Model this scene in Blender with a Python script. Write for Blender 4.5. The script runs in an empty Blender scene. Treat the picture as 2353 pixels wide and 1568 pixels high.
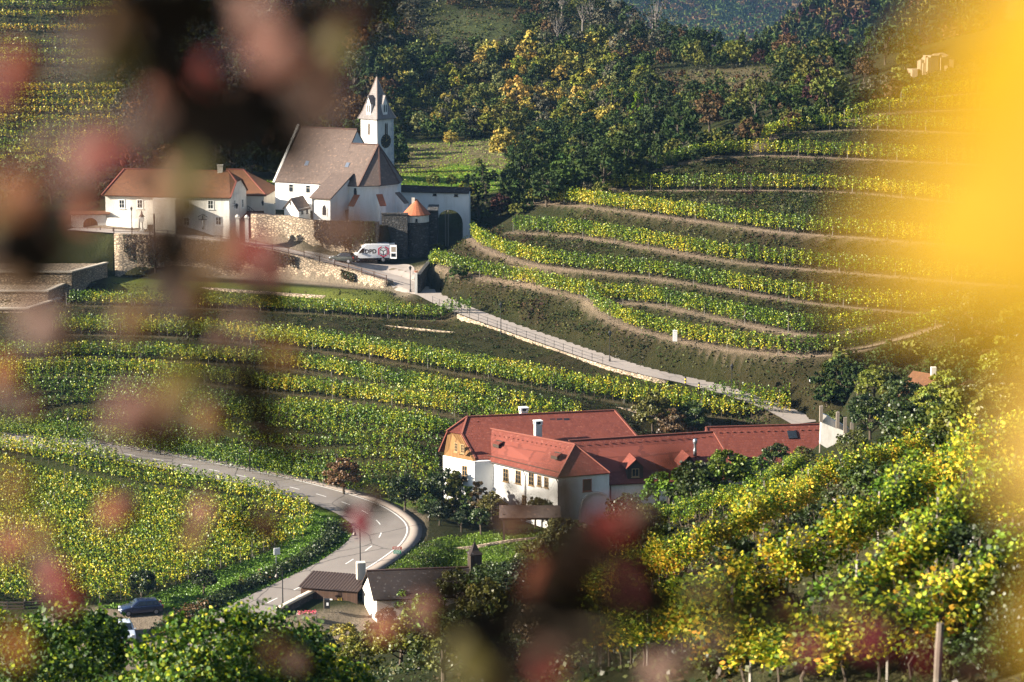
import bpy, math, random
import numpy as np
from mathutils import Vector, Matrix

R = math.radians
scene = bpy.context.scene
COL = scene.collection

# ------------------------------------------------------------------ camera
CAM_Z = 75.0
PITCH = R(10.0)
cam_d = bpy.data.cameras.new('camera')
cam = bpy.data.objects.new('camera', cam_d)
COL.objects.link(cam)
cam.location = (0, 0, CAM_Z)
cam.rotation_euler = (R(90) - PITCH, 0, 0)
cam_d.sensor_width = 36.0
cam_d.lens = 90.0
cam_d.clip_start = 0.05
cam_d.clip_end = 20000
cam_d.dof.use_dof = True
cam_d.dof.focus_distance = 320.0
cam_d.dof.aperture_fstop = 2.3
cam_d.dof.aperture_blades = 0
scene.camera = cam

# ------------------------------------------------------------------ light
SUN_EL = R(22.0)
SUN_AZ = math.atan2(-0.983, -0.18)          # direction towards the sun, x = sin, y = cos
sx, sy, sz = math.sin(SUN_AZ) * math.cos(SUN_EL), math.cos(SUN_AZ) * math.cos(SUN_EL), math.sin(SUN_EL)
sun_d = bpy.data.lights.new('sun', 'SUN')
sun_d.energy = 5.0
sun_d.angle = R(0.5)
sun_d.color = (1.0, 0.90, 0.76)
sun = bpy.data.objects.new('sun', sun_d)
COL.objects.link(sun)
sun.rotation_euler = Vector((sx, sy, sz)).to_track_quat('Z', 'Y').to_euler()

world = bpy.data.worlds.new('World')
scene.world = world
world.use_nodes = True
wn = world.node_tree.nodes
wl = world.node_tree.links
for n in list(wn):
    wn.remove(n)
wo = wn.new('ShaderNodeOutputWorld')
wb = wn.new('ShaderNodeBackground')
ws = wn.new('ShaderNodeTexSky')
ws.sky_type = 'NISHITA'
ws.sun_disc = False
ws.sun_elevation = SUN_EL
ws.sun_rotation = SUN_AZ
wb.inputs['Strength'].default_value = 0.05
wl.new(ws.outputs[0], wb.inputs['Color'])
wl.new(wb.outputs[0], wo.inputs['Surface'])

scene.view_settings.view_transform = 'Standard'
scene.view_settings.look = 'None'
scene.view_settings.gamma = 1.0
scene.view_settings.exposure = 1.9
scene.cycles.use_denoising = True
scene.cycles.max_bounces = 6
scene.cycles.transparent_max_bounces = 8
scene.cycles.caustics_reflective = False
scene.cycles.caustics_refractive = False

# ------------------------------------------------------------------ picture geometry
F0 = 2.5 * 2353.0
CX, CY = 1176.5, 784.0
SP, CP = math.sin(PITCH), math.cos(PITCH)


def P(u, v, d):
    """point seen at (u, v) of the photograph (2353 wide), d metres along the camera axis"""
    a = (u - CX) / F0
    b = (v - CY) / F0
    return Vector((d * a, d * (CP - b * SP), CAM_Z - d * (SP + b * CP)))


def G(u, v, z):
    b = (v - CY) / F0
    return P(u, v, (CAM_Z - z) / (SP + b * CP))


def uv_of(p):
    y, z = p[1], p[2] - CAM_Z
    d = y * CP - z * SP
    return CX + F0 * p[0] / d, CY - F0 * (y * SP + z * CP) / d, d


# ------------------------------------------------------------------ tags
def tag(o, label=None, cat=None, group=None, kind=None):
    if label: o['label'] = label
    if cat: o['category'] = cat
    if group: o['group'] = group
    if kind: o['kind'] = kind
    return o


def empty(name, loc=(0, 0, 0), rz=0.0, label=None, cat=None, group=None):
    o = bpy.data.objects.new(name, None)
    o.empty_display_size = 0.5
    o.location = loc
    o.rotation_euler = (0, 0, rz)
    COL.objects.link(o)
    return tag(o, label, cat, group)


def kids(o):
    return [c for c in CHILD.get(o.name, [])]


CHILD = {}


def link(o, parent=None):
    COL.objects.link(o)
    if parent is not None:
        o.parent = parent
        CHILD.setdefault(parent.name, []).append(o)
    return o


def dup(root, loc=None, rz=None, s=None, label=None, group=None, color=None, parent=None):
    r = root.copy()
    link(r, parent)
    if loc is not None: r.location = loc
    if rz is not None: r.rotation_euler = (r.rotation_euler[0], r.rotation_euler[1], rz)
    if s is not None: r.scale = (s, s, s) if not hasattr(s, '__len__') else s
    if label: r['label'] = label
    if group: r['group'] = group
    if color is not None: r.color = color
    for ch in kids(root):
        c = dup(ch, parent=r, color=color)
    return r


# ------------------------------------------------------------------ materials
def new_mat(name):
    m = bpy.data.materials.new(name)
    m.use_nodes = True
    nt = m.node_tree
    for n in list(nt.nodes):
        nt.nodes.remove(n)
    out = nt.nodes.new('ShaderNodeOutputMaterial')
    bs = nt.nodes.new('ShaderNodeBsdfPrincipled')
    nt.links.new(bs.outputs[0], out.inputs['Surface'])
    bs.inputs['Roughness'].default_value = 0.85
    bs.inputs['Specular IOR Level'].default_value = 0.25
    return m, nt, bs, out


def ramp(nt, fac, stops):
    r = nt.nodes.new('ShaderNodeValToRGB')
    e = r.color_ramp.elements
    while len(e) < len(stops):
        e.new(0.5)
    for i, (p, c) in enumerate(stops):
        e[i].position = p
        e[i].color = (*c, 1) if len(c) == 3 else c
    nt.links.new(fac, r.inputs[0])
    return r.outputs[0]


def noise(nt, scale, detail=4, rough=0.6, vec=None, kind='ShaderNodeTexNoise'):
    n = nt.nodes.new(kind)
    n.inputs['Scale'].default_value = scale
    if 'Detail' in n.inputs: n.inputs['Detail'].default_value = detail
    if 'Roughness' in n.inputs: n.inputs['Roughness'].default_value = rough
    if vec is not None: nt.links.new(vec, n.inputs['Vector'])
    return n


def mix(nt, fac, a, b, mode='MIX'):
    m = nt.nodes.new('ShaderNodeMix')
    m.data_type = 'RGBA'
    m.blend_type = mode
    for sock, val in ((m.inputs[0], fac), (m.inputs[6], a), (m.inputs[7], b)):
        if isinstance(val, (int, float)):
            sock.default_value = val
        elif isinstance(val, tuple):
            sock.default_value = (*val, 1)
        else:
            nt.links.new(val, sock)
    return m.outputs[2]


def coords(nt, out='Object'):
    return nt.nodes.new('ShaderNodeTexCoord').outputs[out]


def bump(nt, bs, h, strength=0.5, dist=0.05):
    b = nt.nodes.new('ShaderNodeBump')
    b.inputs['Strength'].default_value = strength
    b.inputs['Distance'].default_value = dist
    nt.links.new(h, b.inputs['Height'])
    nt.links.new(b.outputs[0], bs.inputs['Normal'])


def plain(name, col, rough=0.7, metal=0.0, var=0.12, sc=3.0, spec=0.3):
    m, nt, bs, _ = new_mat(name)
    n = noise(nt, sc, 4, 0.6, coords(nt))
    c = mix(nt, n.outputs['Fac'], tuple(x * (1 - var) for x in col), tuple(min(1, x * (1 + var)) for x in col))
    nt.links.new(c, bs.inputs['Base Color'])
    bs.inputs['Roughness'].default_value = rough
    bs.inputs['Metallic'].default_value = metal
    bs.inputs['Specular IOR Level'].default_value = spec
    return m


def plaster(name, col, dirt=(0.42, 0.36, 0.28), amount=0.5):
    m, nt, bs, _ = new_mat(name)
    co = coords(nt)
    mp = nt.nodes.new('ShaderNodeMapping')
    mp.inputs['Scale'].default_value = (1, 1, 0.25)
    nt.links.new(co, mp.inputs[0])
    n = noise(nt, 0.9, 6, 0.7, mp.outputs[0])
    f = ramp(nt, n.outputs['Fac'], [(0.46, (0, 0, 0)), (0.72, (amount,) * 3)])
    n2 = noise(nt, 0.25, 3, 0.5, co)
    base = mix(nt, n2.outputs['Fac'], col, tuple(x * 0.9 for x in col))
    nt.links.new(mix(nt, f, base, dirt), bs.inputs['Base Color'])
    n3 = noise(nt, 6, 3, 0.6, co)
    bump(nt, bs, n3.outputs['Fac'], 0.25, 0.02)
    bs.inputs['Roughness'].default_value = 0.92
    return m


def stone(name, cols, scale=1.9, mortar=(0.10, 0.08, 0.06), bumpd=0.08):
    m, nt, bs, _ = new_mat(name)
    co = coords(nt)
    mp = nt.nodes.new('ShaderNodeMapping')
    mp.inputs['Scale'].default_value = (1, 1, 1.7)
    nt.links.new(co, mp.inputs[0])
    nd = noise(nt, 1.5, 3, 0.6, mp.outputs[0])
    wv = mix(nt, 0.08, mp.outputs[0], nd.outputs['Color'], 'LINEAR_LIGHT')
    v1 = noise(nt, scale, kind='ShaderNodeTexVoronoi', vec=wv)
    v2 = noise(nt, scale, kind='ShaderNodeTexVoronoi', vec=wv)
    v2.feature = 'DISTANCE_TO_EDGE'
    sep = nt.nodes.new('ShaderNodeSeparateColor')
    nt.links.new(v1.outputs['Color'], sep.inputs[0])
    c = ramp(nt, sep.outputs[0], [(i / (len(cols) - 1), q) for i, q in enumerate(cols)])
    big = noise(nt, 0.35, 4, 0.6, co)
    c = mix(nt, ramp(nt, big.outputs['Fac'], [(0.5, (0, 0, 0)), (0.75, (0.4,) * 3)]), c, (0.12, 0.10, 0.07))
    e = ramp(nt, v2.outputs['Distance'], [(0.0, (0, 0, 0)), (0.10, (1, 1, 1))])
    nt.links.new(mix(nt, e, mortar, c), bs.inputs['Base Color'])
    bump(nt, bs, e, 0.9, bumpd)
    bs.inputs['Roughness'].default_value = 0.95
    return m


def tiles(name, c1, c2, c3, course=0.34, width=0.31, patch=(0.10, 0.06, 0.03), pamt=0.4, speck=None):
    """roof tiles laid in the roof's own UV (metres along eave, metres up the slope)"""
    m, nt, bs, _ = new_mat(name)
    uv0 = nt.nodes.new('ShaderNodeUVMap').outputs[0]
    jit = noise(nt, 2.6, 3, 0.7, uv0)
    uv = mix(nt, 0.10, uv0, jit.outputs['Color'], 'LINEAR_LIGHT')
    b = nt.nodes.new('ShaderNodeTexBrick')
    nt.links.new(uv, b.inputs['Vector'])
    b.inputs['Scale'].default_value = 1.0
    b.inputs['Brick Width'].default_value = width
    b.inputs['Row Height'].default_value = course
    b.inputs['Mortar Size'].default_value = 0.02
    b.inputs['Mortar Smooth'].default_value = 0.4
    b.inputs['Bias'].default_value = -0.1
    b.inputs['Color1'].default_value = (*c1, 1)
    b.inputs['Color2'].default_value = (*c2, 1)
    b.inputs['Mortar'].default_value = (*tuple(x * 0.5 for x in c1), 1)
    n = noise(nt, 1.1, 5, 0.7, uv)
    col = mix(nt, ramp(nt, n.outputs['Fac'], [(0.42, (0, 0, 0)), (0.7, (pamt,) * 3)]), b.outputs['Color'], patch)
    if speck:
        n2 = noise(nt, 2.2, 2, 0.5, uv)
        col = mix(nt, ramp(nt, n2.outputs['Fac'], [(0.62, (0, 0, 0)), (0.68, (0.8,) * 3)]), col, speck)
    n4 = noise(nt, 0.3, 3, 0.6, uv)
    col = mix(nt, n4.outputs['Fac'], col, c3)
    nt.links.new(col, bs.inputs['Base Color'])
    sp = nt.nodes.new('ShaderNodeSeparateXYZ')
    nt.links.new(uv, sp.inputs[0])
    dv = nt.nodes.new('ShaderNodeMath'); dv.operation = 'DIVIDE'
    nt.links.new(sp.outputs[1], dv.inputs[0]); dv.inputs[1].default_value = course
    fr = nt.nodes.new('ShaderNodeMath'); fr.operation = 'FRACT'
    nt.links.new(dv.outputs[0], fr.inputs[0])
    iv = nt.nodes.new('ShaderNodeMath'); iv.operation = 'SUBTRACT'
    iv.inputs[0].default_value = 1.0
    nt.links.new(fr.outputs[0], iv.inputs[1])
    ad = nt.nodes.new('ShaderNodeMath'); ad.operation = 'ADD'
    nt.links.new(iv.outputs[0], ad.inputs[0])
    ng = nt.nodes.new('ShaderNodeMath'); ng.operation = 'MULTIPLY'
    nt.links.new(b.outputs['Fac'], ng.inputs[0]); ng.inputs[1].default_value = -0.7
    nt.links.new(ng.outputs[0], ad.inputs[1])
    bump(nt, bs, ad.outputs[0], 0.6, 0.02)
    bs.inputs['Roughness'].default_value = 0.8
    return m


def leafmat(name, trans=0.22, gloss=0.45, spec=0.4):
    """leaf colours stored per leaf in the 'leaf' attribute, tinted by the object's colour"""
    m, nt, bs, out = new_mat(name)
    at = nt.nodes.new('ShaderNodeAttribute'); at.attribute_name = 'leaf'
    oi = nt.nodes.new('ShaderNodeObjectInfo')
    c = mix(nt, 1.0, at.outputs['Color'], oi.outputs['Color'], 'MULTIPLY')
    nt.links.new(c, bs.inputs['Base Color'])
    bs.inputs['Roughness'].default_value = gloss
    bs.inputs['Specular IOR Level'].default_value = spec
    tr = nt.nodes.new('ShaderNodeBsdfTranslucent')
    nt.links.new(c, tr.inputs['Color'])
    ms = nt.nodes.new('ShaderNodeMixShader')
    ms.inputs[0].default_value = trans
    nt.links.new(bs.outputs[0], ms.inputs[1])
    nt.links.new(tr.outputs[0], ms.inputs[2])
    nt.links.new(ms.outputs[0], out.inputs['Surface'])
    return m


M = {}
M['white'] = plaster('white_plaster', (0.84, 0.83, 0.80), amount=0.35)
M['white_old'] = plaster('old_white_plaster', (0.72, 0.69, 0.63), amount=0.75)
M['cream'] = plaster('cream_plaster', (0.74, 0.68, 0.58), amount=0.55)
M['tower_plaster'] = plaster('tower_plaster', (0.68, 0.66, 0.62), dirt=(0.30, 0.30, 0.31), amount=0.8)
M['stone'] = stone('stone_wall', [(0.10, 0.07, 0.045), (0.50, 0.38, 0.25), (0.72, 0.62, 0.48), (0.24, 0.17, 0.10), (0.66, 0.50, 0.34)])
M['dark_stone'] = stone('dark_stone', [(0.05, 0.05, 0.055), (0.12, 0.115, 0.115), (0.18, 0.17, 0.16), (0.07, 0.065, 0.06)], mortar=(0.04, 0.04, 0.04))
M['coping'] = plain('coping_slab', (0.50, 0.43, 0.34), 0.9, var=0.25)
M['tile_church'] = tiles('brown_church_tiles', (0.155, 0.112, 0.09), (0.085, 0.06, 0.05), (0.13, 0.095, 0.08), patch=(0.21, 0.155, 0.125), pamt=0.4, speck=(0.36, 0.22, 0.15))
M['tile_red'] = tiles('red_tiles', (0.20, 0.055, 0.036), (0.10, 0.024, 0.016), (0.16, 0.04, 0.026), course=0.36, pamt=0.45, patch=(0.10, 0.028, 0.02), speck=(0.28, 0.11, 0.075))
M['tile_old'] = tiles('old_orange_tiles', (0.20, 0.085, 0.038), (0.09, 0.042, 0.022), (0.15, 0.065, 0.032), patch=(0.11, 0.07, 0.03), pamt=0.6)
M['tile_orange'] = tiles('orange_tiles', (0.40, 0.13, 0.06), (0.28, 0.09, 0.045), (0.35, 0.115, 0.055), pamt=0.15)
M['tile_dark'] = tiles('dark_tiles', (0.035, 0.024, 0.02), (0.02, 0.014, 0.012), (0.028, 0.02, 0.017), pamt=0.15, speck=(0.16, 0.15, 0.15))
M['tile_spire'] = tiles('grey_spire_tiles', (0.24, 0.215, 0.205), (0.13, 0.115, 0.11), (0.20, 0.18, 0.175), pamt=0.3, patch=(0.12, 0.10, 0.10))
M['ridge'] = plain('ridge_tile', (0.19, 0.06, 0.04), 0.8, var=0.3, sc=6)
M['ridge_dark'] = plain('dark_ridge_tile', (0.09, 0.05, 0.04), 0.8, var=0.3, sc=6)
M['glass'] = plain('window_glass', (0.02, 0.025, 0.03), 0.12, var=0.3, sc=2, spec=0.6)
M['frame_white'] = plain('white_window_frame', (0.75, 0.74, 0.70), 0.6, var=0.05)
M['frame_wood'] = plain('wooden_window_frame', (0.34, 0.22, 0.10), 0.6, var=0.2)
M['frame_red'] = plain('red_window_frame', (0.32, 0.09, 0.06), 0.6, var=0.2)
M['iron'] = plain('black_iron', (0.012, 0.012, 0.013), 0.5, var=0.2, spec=0.5)
M['steel'] = plain('steel', (0.45, 0.48, 0.52), 0.3, 0.85, var=0.1)
M['wood_dark'] = plain('dark_wood', (0.05, 0.035, 0.025), 0.85, var=0.4, sc=5)
M['wood_grey'] = plain('grey_wood', (0.24, 0.20, 0.16), 0.9, var=0.35, sc=8)
M['bark'] = plain('bark', (0.075, 0.058, 0.042), 0.95, var=0.4, sc=7)
M['bark_pale'] = plain('pale_bark', (0.17, 0.15, 0.13), 0.9, var=0.3, sc=6)
M['copper'] = plain('gutter_metal', (0.10, 0.085, 0.075), 0.5, 0.5, var=0.2)
M['rust'] = plain('rusted_metal', (0.055, 0.035, 0.028), 0.8, var=0.3)
M['white_paint'] = plain('white_paint', (0.80, 0.80, 0.80), 0.35, var=0.03, spec=0.5)
M['gold'] = plain('gilded_metal', (0.75, 0.50, 0.12), 0.35, 0.7, var=0.1)
M['leaf'] = leafmat('leaf')
M['leaf_far'] = leafmat('far_leaf', 0.15, 0.7, 0.15)
M['leaf_near'] = leafmat('near_leaf', 0.25, 0.55, 0.28)

# planked wood
def planks(name, col, w=0.22):
    m, nt, bs, _ = new_mat(name)
    uv = nt.nodes.new('ShaderNodeUVMap').outputs[0]
    b = nt.nodes.new('ShaderNodeTexBrick')
    nt.links.new(uv, b.inputs['Vector'])
    b.inputs['Scale'].default_value = 1
    b.inputs['Brick Width'].default_value = w
    b.inputs['Row Height'].default_value = 30.0
    b.inputs['Mortar Size'].default_value = 0.02
    b.offset = 0.0
    b.inputs['Color1'].default_value = (*col, 1)
    b.inputs['Color2'].default_value = (*[x * 0.6 for x in col], 1)
    b.inputs['Mortar'].default_value = (*[x * 0.12 for x in col], 1)
    mp = nt.nodes.new('ShaderNodeMapping'); mp.inputs['Scale'].default_value = (6, 0.6, 1)
    nt.links.new(uv, mp.inputs[0])
    n = noise(nt, 1.0, 4, 0.6, mp.outputs[0])
    nt.links.new(mix(nt, n.outputs['Fac'], b.outputs['Color'], tuple(x * 0.55 for x in col)), bs.inputs['Base Color'])
    return m
M['planks_gold'] = planks('golden_planks', (0.30, 0.155, 0.055))
M['planks_brown'] = planks('brown_planks', (0.10, 0.055, 0.035), 0.16)
M['planks_door'] = planks('oak_door_planks', (0.46, 0.24, 0.08), 0.18)


def chain(o):
    m = Matrix.Identity(4)
    while o is not None:
        m = Matrix.LocRotScale(o.location, o.rotation_euler, o.scale) @ m
        o = o.parent
    return m


# ------------------------------------------------------------------ mesh builder
class MB:
    def __init__(s):
        s.v = []; s.f = []; s.uv = {}

    def face(s, pts, uv=None):
        i = len(s.v)
        s.v += [tuple(p) for p in pts]
        s.f.append(tuple(range(i, i + len(pts))))
        if uv: s.uv[len(s.f) - 1] = uv
        return s

    def hull8(s, a, b):
        """a, b: two loops of equal length, closed body between them (a = bottom ccw, b = top)"""
        i = len(s.v); n = len(a)
        s.v += [tuple(p) for p in a] + [tuple(p) for p in b]
        s.f.append(tuple(range(i + n - 1, i - 1, -1)))
        s.f.append(tuple(range(i + n, i + 2 * n)))
        for k in range(n):
            s.f.append((i + k, i + (k + 1) % n, i + n + (k + 1) % n, i + n + k))
        return s

    def prism(s, pts, z0, z1):
        z0f = z0 if hasattr(z0, '__len__') else [z0] * len(pts)
        z1f = z1 if hasattr(z1, '__len__') else [z1] * len(pts)
        return s.hull8([(p[0], p[1], z) for p, z in zip(pts, z0f)], [(p[0], p[1], z) for p, z in zip(pts, z1f)])

    def box(s, c, size, rz=0.0):
        hx, hy, hz = size[0] / 2, size[1] / 2, size[2] / 2
        ca, sa = math.cos(rz), math.sin(rz)
        q = [(c[0] + x * ca - y * sa, c[1] + x * sa + y * ca) for x, y in ((-hx, -hy), (hx, -hy), (hx, hy), (-hx, hy))]
        return s.prism(q, c[2] - hz, c[2] + hz)

    def bar(s, a, b, w, h=None):
        """square bar from a to b"""
        h = h or w
        a = Vector(a); b = Vector(b); d = (b - a).normalized()
        up = Vector((0, 0, 1)) if abs(d.z) < 0.9 else Vector((1, 0, 0))
        r = d.cross(up).normalized() * (w / 2)
        u = r.cross(d).normalized() * (h / 2)
        q = lambda p: [p - r - u, p + r - u, p + r + u, p - r + u]
        return s.hull8(q(a)[::-1], q(b)[::-1])

    def tube(s, pts, rad, n=8):
        pts = [Vector(p) for p in pts]
        rr = rad if hasattr(rad, '__len__') else [rad] * len(pts)
        i0 = len(s.v)
        side = None
        for k, p in enumerate(pts):
            d = (pts[min(k + 1, len(pts) - 1)] - pts[max(k - 1, 0)]).normalized()
            if side is None:
                side = d.cross(Vector((0.13, 0.2, 1)) if abs(d.z) < 0.9 else Vector((1, 0.1, 0))).normalized()
            else:
                side = (side - d * side.dot(d)).normalized()
            up = d.cross(side)
            for j in range(n):
                a = 2 * math.pi * j / n
                s.v.append(tuple(p + side * math.cos(a) * rr[k] + up * math.sin(a) * rr[k]))
        for k in range(len(pts) - 1):
            for j in range(n):
                a = i0 + k * n + j; b = i0 + k * n + (j + 1) % n
                s.f.append((a, b, b + n, a + n))
        s.f.append(tuple(i0 + j for j in range(n))[::-1])
        s.f.append(tuple(i0 + (len(pts) - 1) * n + j for j in range(n)))
        return s

    def lathe(s, prof, c=(0, 0, 0), n=16):
        i0 = len(s.v)
        for r, z in prof:
            for j in range(n):
                a = 2 * math.pi * j / n
                s.v.append((c[0] + r * math.cos(a), c[1] + r * math.sin(a), c[2] + z))
        for k in range(len(prof) - 1):
            for j in range(n):
                a = i0 + k * n + j; b = i0 + k * n + (j + 1) % n
                s.f.append((a, b, b + n, a + n))
        s.f.append(tuple(i0 + j for j in range(n))[::-1])
        s.f.append(tuple(i0 + (len(prof) - 1) * n + j for j in range(n)))
        return s

    def sheet(s, pts, thick=0.18, eave=None):
        """roof facet: slab with UV in metres (u level, v up the slope)"""
        pts = [Vector(p) for p in pts]
        nn = Vector((0, 0, 0))
        for k in range(len(pts)):
            a, b = pts[k], pts[(k + 1) % len(pts)]
            nn += a.cross(b)
        nn.normalize()
        if nn.z < 0:
            pts = pts[::-1]; nn = -nn
        h = Vector((0, 0, 1)).cross(nn)
        h = h.normalized() if h.length > 1e-3 else Vector((1, 0, 0))
        w = nn.cross(h)
        uv = [(p.dot(h), p.dot(w)) for p in pts]
        s.face(pts, uv)
        lo = [p - nn * thick for p in pts]
        s.face(lo[::-1])
        for k in range(len(pts)):
            a, b = k, (k + 1) % len(pts)
            s.face([pts[b], pts[a], lo[a], lo[b]])
        return s

    def panel(s, a, b, z0, z1, off=0.0, thick=0.1):
        """upright slab between plan points a, b standing off the line towards the camera side"""
        a = Vector((a[0], a[1], 0)); b = Vector((b[0], b[1], 0))
        d = (b - a).normalized()
        n = Vector((d.y, -d.x, 0))
        q = [a + n * off, b + n * off, b + n * (off + thick), a + n * (off + thick)]
        i = len(s.f)
        s.prism([(p.x, p.y) for p in q], z0, z1)
        L = (b - a).length
        # order of prism faces: bottom, top, sides 0..3 ; side 2 is the outer one (b->a)
        s.uv[i + 4] = [(L, z0), (0, z0), (0, z1), (L, z1)]
        return s

    def build(s, name, mat, parent=None, smooth=False, local=True):
        me = bpy.data.meshes.new(name)
        vv = s.v
        if parent is not None and local:
            inv = chain(parent).inverted()
            vv = [tuple(inv @ Vector(p)) for p in vv]
        me.from_pydata(vv, [], s.f)
        if s.uv:
            ul = me.uv_layers.new(name='UVMap')
            for fi, uv in s.uv.items():
                for k, li in enumerate(me.polygons[fi].loop_indices):
                    ul.data[li].uv = uv[k]
        me.materials.append(mat)
        if smooth:
            me.polygons.foreach_set('use_smooth', [True] * len(me.polygons))
        me.update()
        o = bpy.data.objects.new(name, me)
        return link(o, parent)


def npmesh(name, verts, faces, mat, parent=None, colors=None, smooth=False, extra=None):
    """verts Nx3, faces Mxk (k constant); colors Nx3"""
    me = bpy.data.meshes.new(name)
    nv = len(verts); nf = len(faces); k = faces.shape[1]
    me.vertices.add(nv)
    me.vertices.foreach_set('co', np.ascontiguousarray(verts, dtype=np.float32).ravel())
    me.loops.add(nf * k)
    me.loops.foreach_set('vertex_index', np.ascontiguousarray(faces, dtype=np.int32).ravel())
    me.polygons.add(nf)
    me.polygons.foreach_set('loop_start', np.arange(0, nf * k, k, dtype=np.int32))
    if smooth:
        me.polygons.foreach_set('use_smooth', np.ones(nf, dtype=bool))
    me.update(calc_edges=True)
    if colors is not None:
        a = me.color_attributes.new('leaf', 'FLOAT_COLOR', 'POINT')
        c4 = np.ones((nv, 4), dtype=np.float32); c4[:, :3] = colors
        a.data.foreach_set('color', c4.ravel())
    me.materials.append(mat)
    if name is None:
        return me
    o = bpy.data.objects.new(name, me)
    link(o, parent)
    return o
# ------------------------------------------------------------------ terrain
def L(pts, z=None, d=None):
    out = []
    for q in pts:
        if len(q) == 2:
            out.append(G(q[0], q[1], z))
        elif q[2] < 100 and d is None:
            out.append(G(q[0], q[1], q[2]))
        else:
            out.append(P(q[0], q[1], q[2]))
    return out


def resample(pts, step):
    pts = np.array([tuple(p) for p in pts], dtype=float)
    # Catmull-Rom through the points, then even steps
    if len(pts) > 2:
        ext = np.vstack([2 * pts[0] - pts[1], pts, 2 * pts[-1] - pts[-2]])
        out = []
        for k in range(1, len(ext) - 2):
            p0, p1, p2, p3 = ext[k - 1], ext[k], ext[k + 1], ext[k + 2]
            for t in np.linspace(0, 1, 12, endpoint=False):
                out.append(0.5 * (2 * p1 + (p2 - p0) * t + (2 * p0 - 5 * p1 + 4 * p2 - p3) * t * t + (3 * p1 - p0 - 3 * p2 + p3) * t ** 3))
        out.append(ext[-2])
        pts = np.array(out)
    sl = np.linalg.norm(np.diff(pts, axis=0), axis=1)
    cs = np.concatenate([[0], np.cumsum(sl)])
    n = max(2, int(cs[-1] / step) + 1)
    t = np.linspace(0, cs[-1], n)
    return np.stack([np.interp(t, cs, pts[:, i]) for i in range(3)], 1)


ROWS_R = {   # right hillside: vine row foot lines (u, v, level)
    1: (22, [(1349, 705, 22.9), (1419, 743, 22.2), (1501, 769, 21.7), (1595, 790, 21.5), (1677, 804, 21.4), (1794, 816, 21.5), (1853, 818, 21.6), (1923, 813, 21.9), (1999, 798, 22.5), (2087, 775, 23.3), (2175, 748, 24.0)]),
    2: (24, [(986, 608, 23.9), (1079, 634, 23.8), (1220, 661, 23.7), (1326, 684, 23.7), (1419, 696, 23.7), (1501, 702, 23.9), (1619, 726, 23.8), (1736, 751, 23.6), (1841, 769, 23.5), (1923, 769, 23.4), (2000, 757, 23.6)]),
    3: (26, [(1085, 549, 26.8), (1115, 573, 26.4), (1208, 605, 26.1), (1349, 625, 26.2), (1501, 640, 26.3), (1677, 669, 25.9), (1853, 696, 25.4), (2029, 713, 25.0), (2146, 718, 24.6), (2250, 712, 24.6)]),
    4: (28, [(1179, 535, 28.0), (1326, 546, 28.6), (1501, 573, 28.8), (1677, 602, 28.4), (1853, 619, 28.0), (2029, 634, 27.6), (2205, 649, 27.2), (2340, 658, 27.0)]),
    5: (32, [(1226, 467, 31.0), (1326, 473, 31.6), (1443, 488, 31.9), (1619, 511, 32.0), (1794, 534, 31.8), (1970, 546, 31.6), (2146, 561, 31.2), (2345, 576, 30.8)]),
    6: (34, [(1384, 438, 33.6), (1560, 438, 34.0), (1794, 438, 34.3), (1970, 444, 34.3), (2117, 458, 34.0), (2263, 473, 33.8), (2390, 484, 33.6)]),
    7: (38, [(1508, 393, 36.0), (1605, 367, 37.4), (1735, 358, 37.8), (1864, 361, 37.8), (2124, 373, 37.6), (2390, 387, 37.4)]),
    8: (41, [(1748, 330, 39.3), (1800, 310, 40.0), (1929, 299, 40.6), (2059, 300, 40.7), (2318, 311, 40.6), (2390, 314, 40.6)]),
    9: (43, [(1940, 280, 41.4), (2027, 263, 42.4), (2189, 254, 42.8), (2390, 250, 42.9)]),
    10: (44, [(2070, 238, 43.6), (2190, 220, 44.4), (2390, 205, 45.0)]),
}
ROWS_L = {   # middle left terraces
    'a': [(152, 702, 19.9), (450, 709, 19.9), (720, 722, 19.8), (900, 734, 19.7), (1082, 739, 19.6)],
    'b': [(120, 768, 18.8), (400, 776, 18.8), (700, 804, 18.5), (900, 834, 18.3), (1100, 868, 17.9), (1300, 905, 17.3), (1500, 938, 16.2), (1700, 965, 15.2), (1815, 975, 14.8)],
    'c': [(-10, 826, 17.3), (300, 828, 17.3), (640, 848, 17.1), (900, 893, 17.1), (1100, 930, 17.0), (1200, 950, 16.6), (1330, 975, 15.6)],
    'd': [(-10, 866, 16.0), (300, 868, 16.0), (640, 904, 15.7), (800, 922, 15.7), (1000, 951, 15.8), (1180, 985, 15.0)],
    'e': [(640, 955, 14.4), (800, 972, 14.3), (1000, 1002, 14.3), (1120, 1025, 13.8)],
}
MAIN_ROAD = [(-60, 1008, 11.0), (215, 1033, 10.8), (430, 1069, 10.3), (600, 1104, 9.9), (696, 1127, 9.7), (769, 1148, 9.4), (826, 1170, 9.2), (864, 1195, 9.0), (877, 1216, 8.7), (868, 1240, 8.4), (846, 1261, 8.1), (786, 1301, 7.5), (700, 1344, 6.8), (610, 1388, 6.2), (520, 1435, 5.6), (430, 1490, 5.2)]
LANE = [(165, 525, 27.1), (330, 536, 26.75), (450, 545, 26.2), (560, 558, 25.35), (680, 582, 24.3), (790, 606, 23.3), (880, 632, 22.0), (960, 662, 21.4), (1020, 693, 21.0), (1110, 729, 20.5), (1250, 778, 19.6), (1400, 829, 19.0), (1500, 857, 18.5), (1600, 879, 17.9), (1700, 907, 17.3), (1790, 940, 16.3), (1850, 972, 15.5)]

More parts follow.
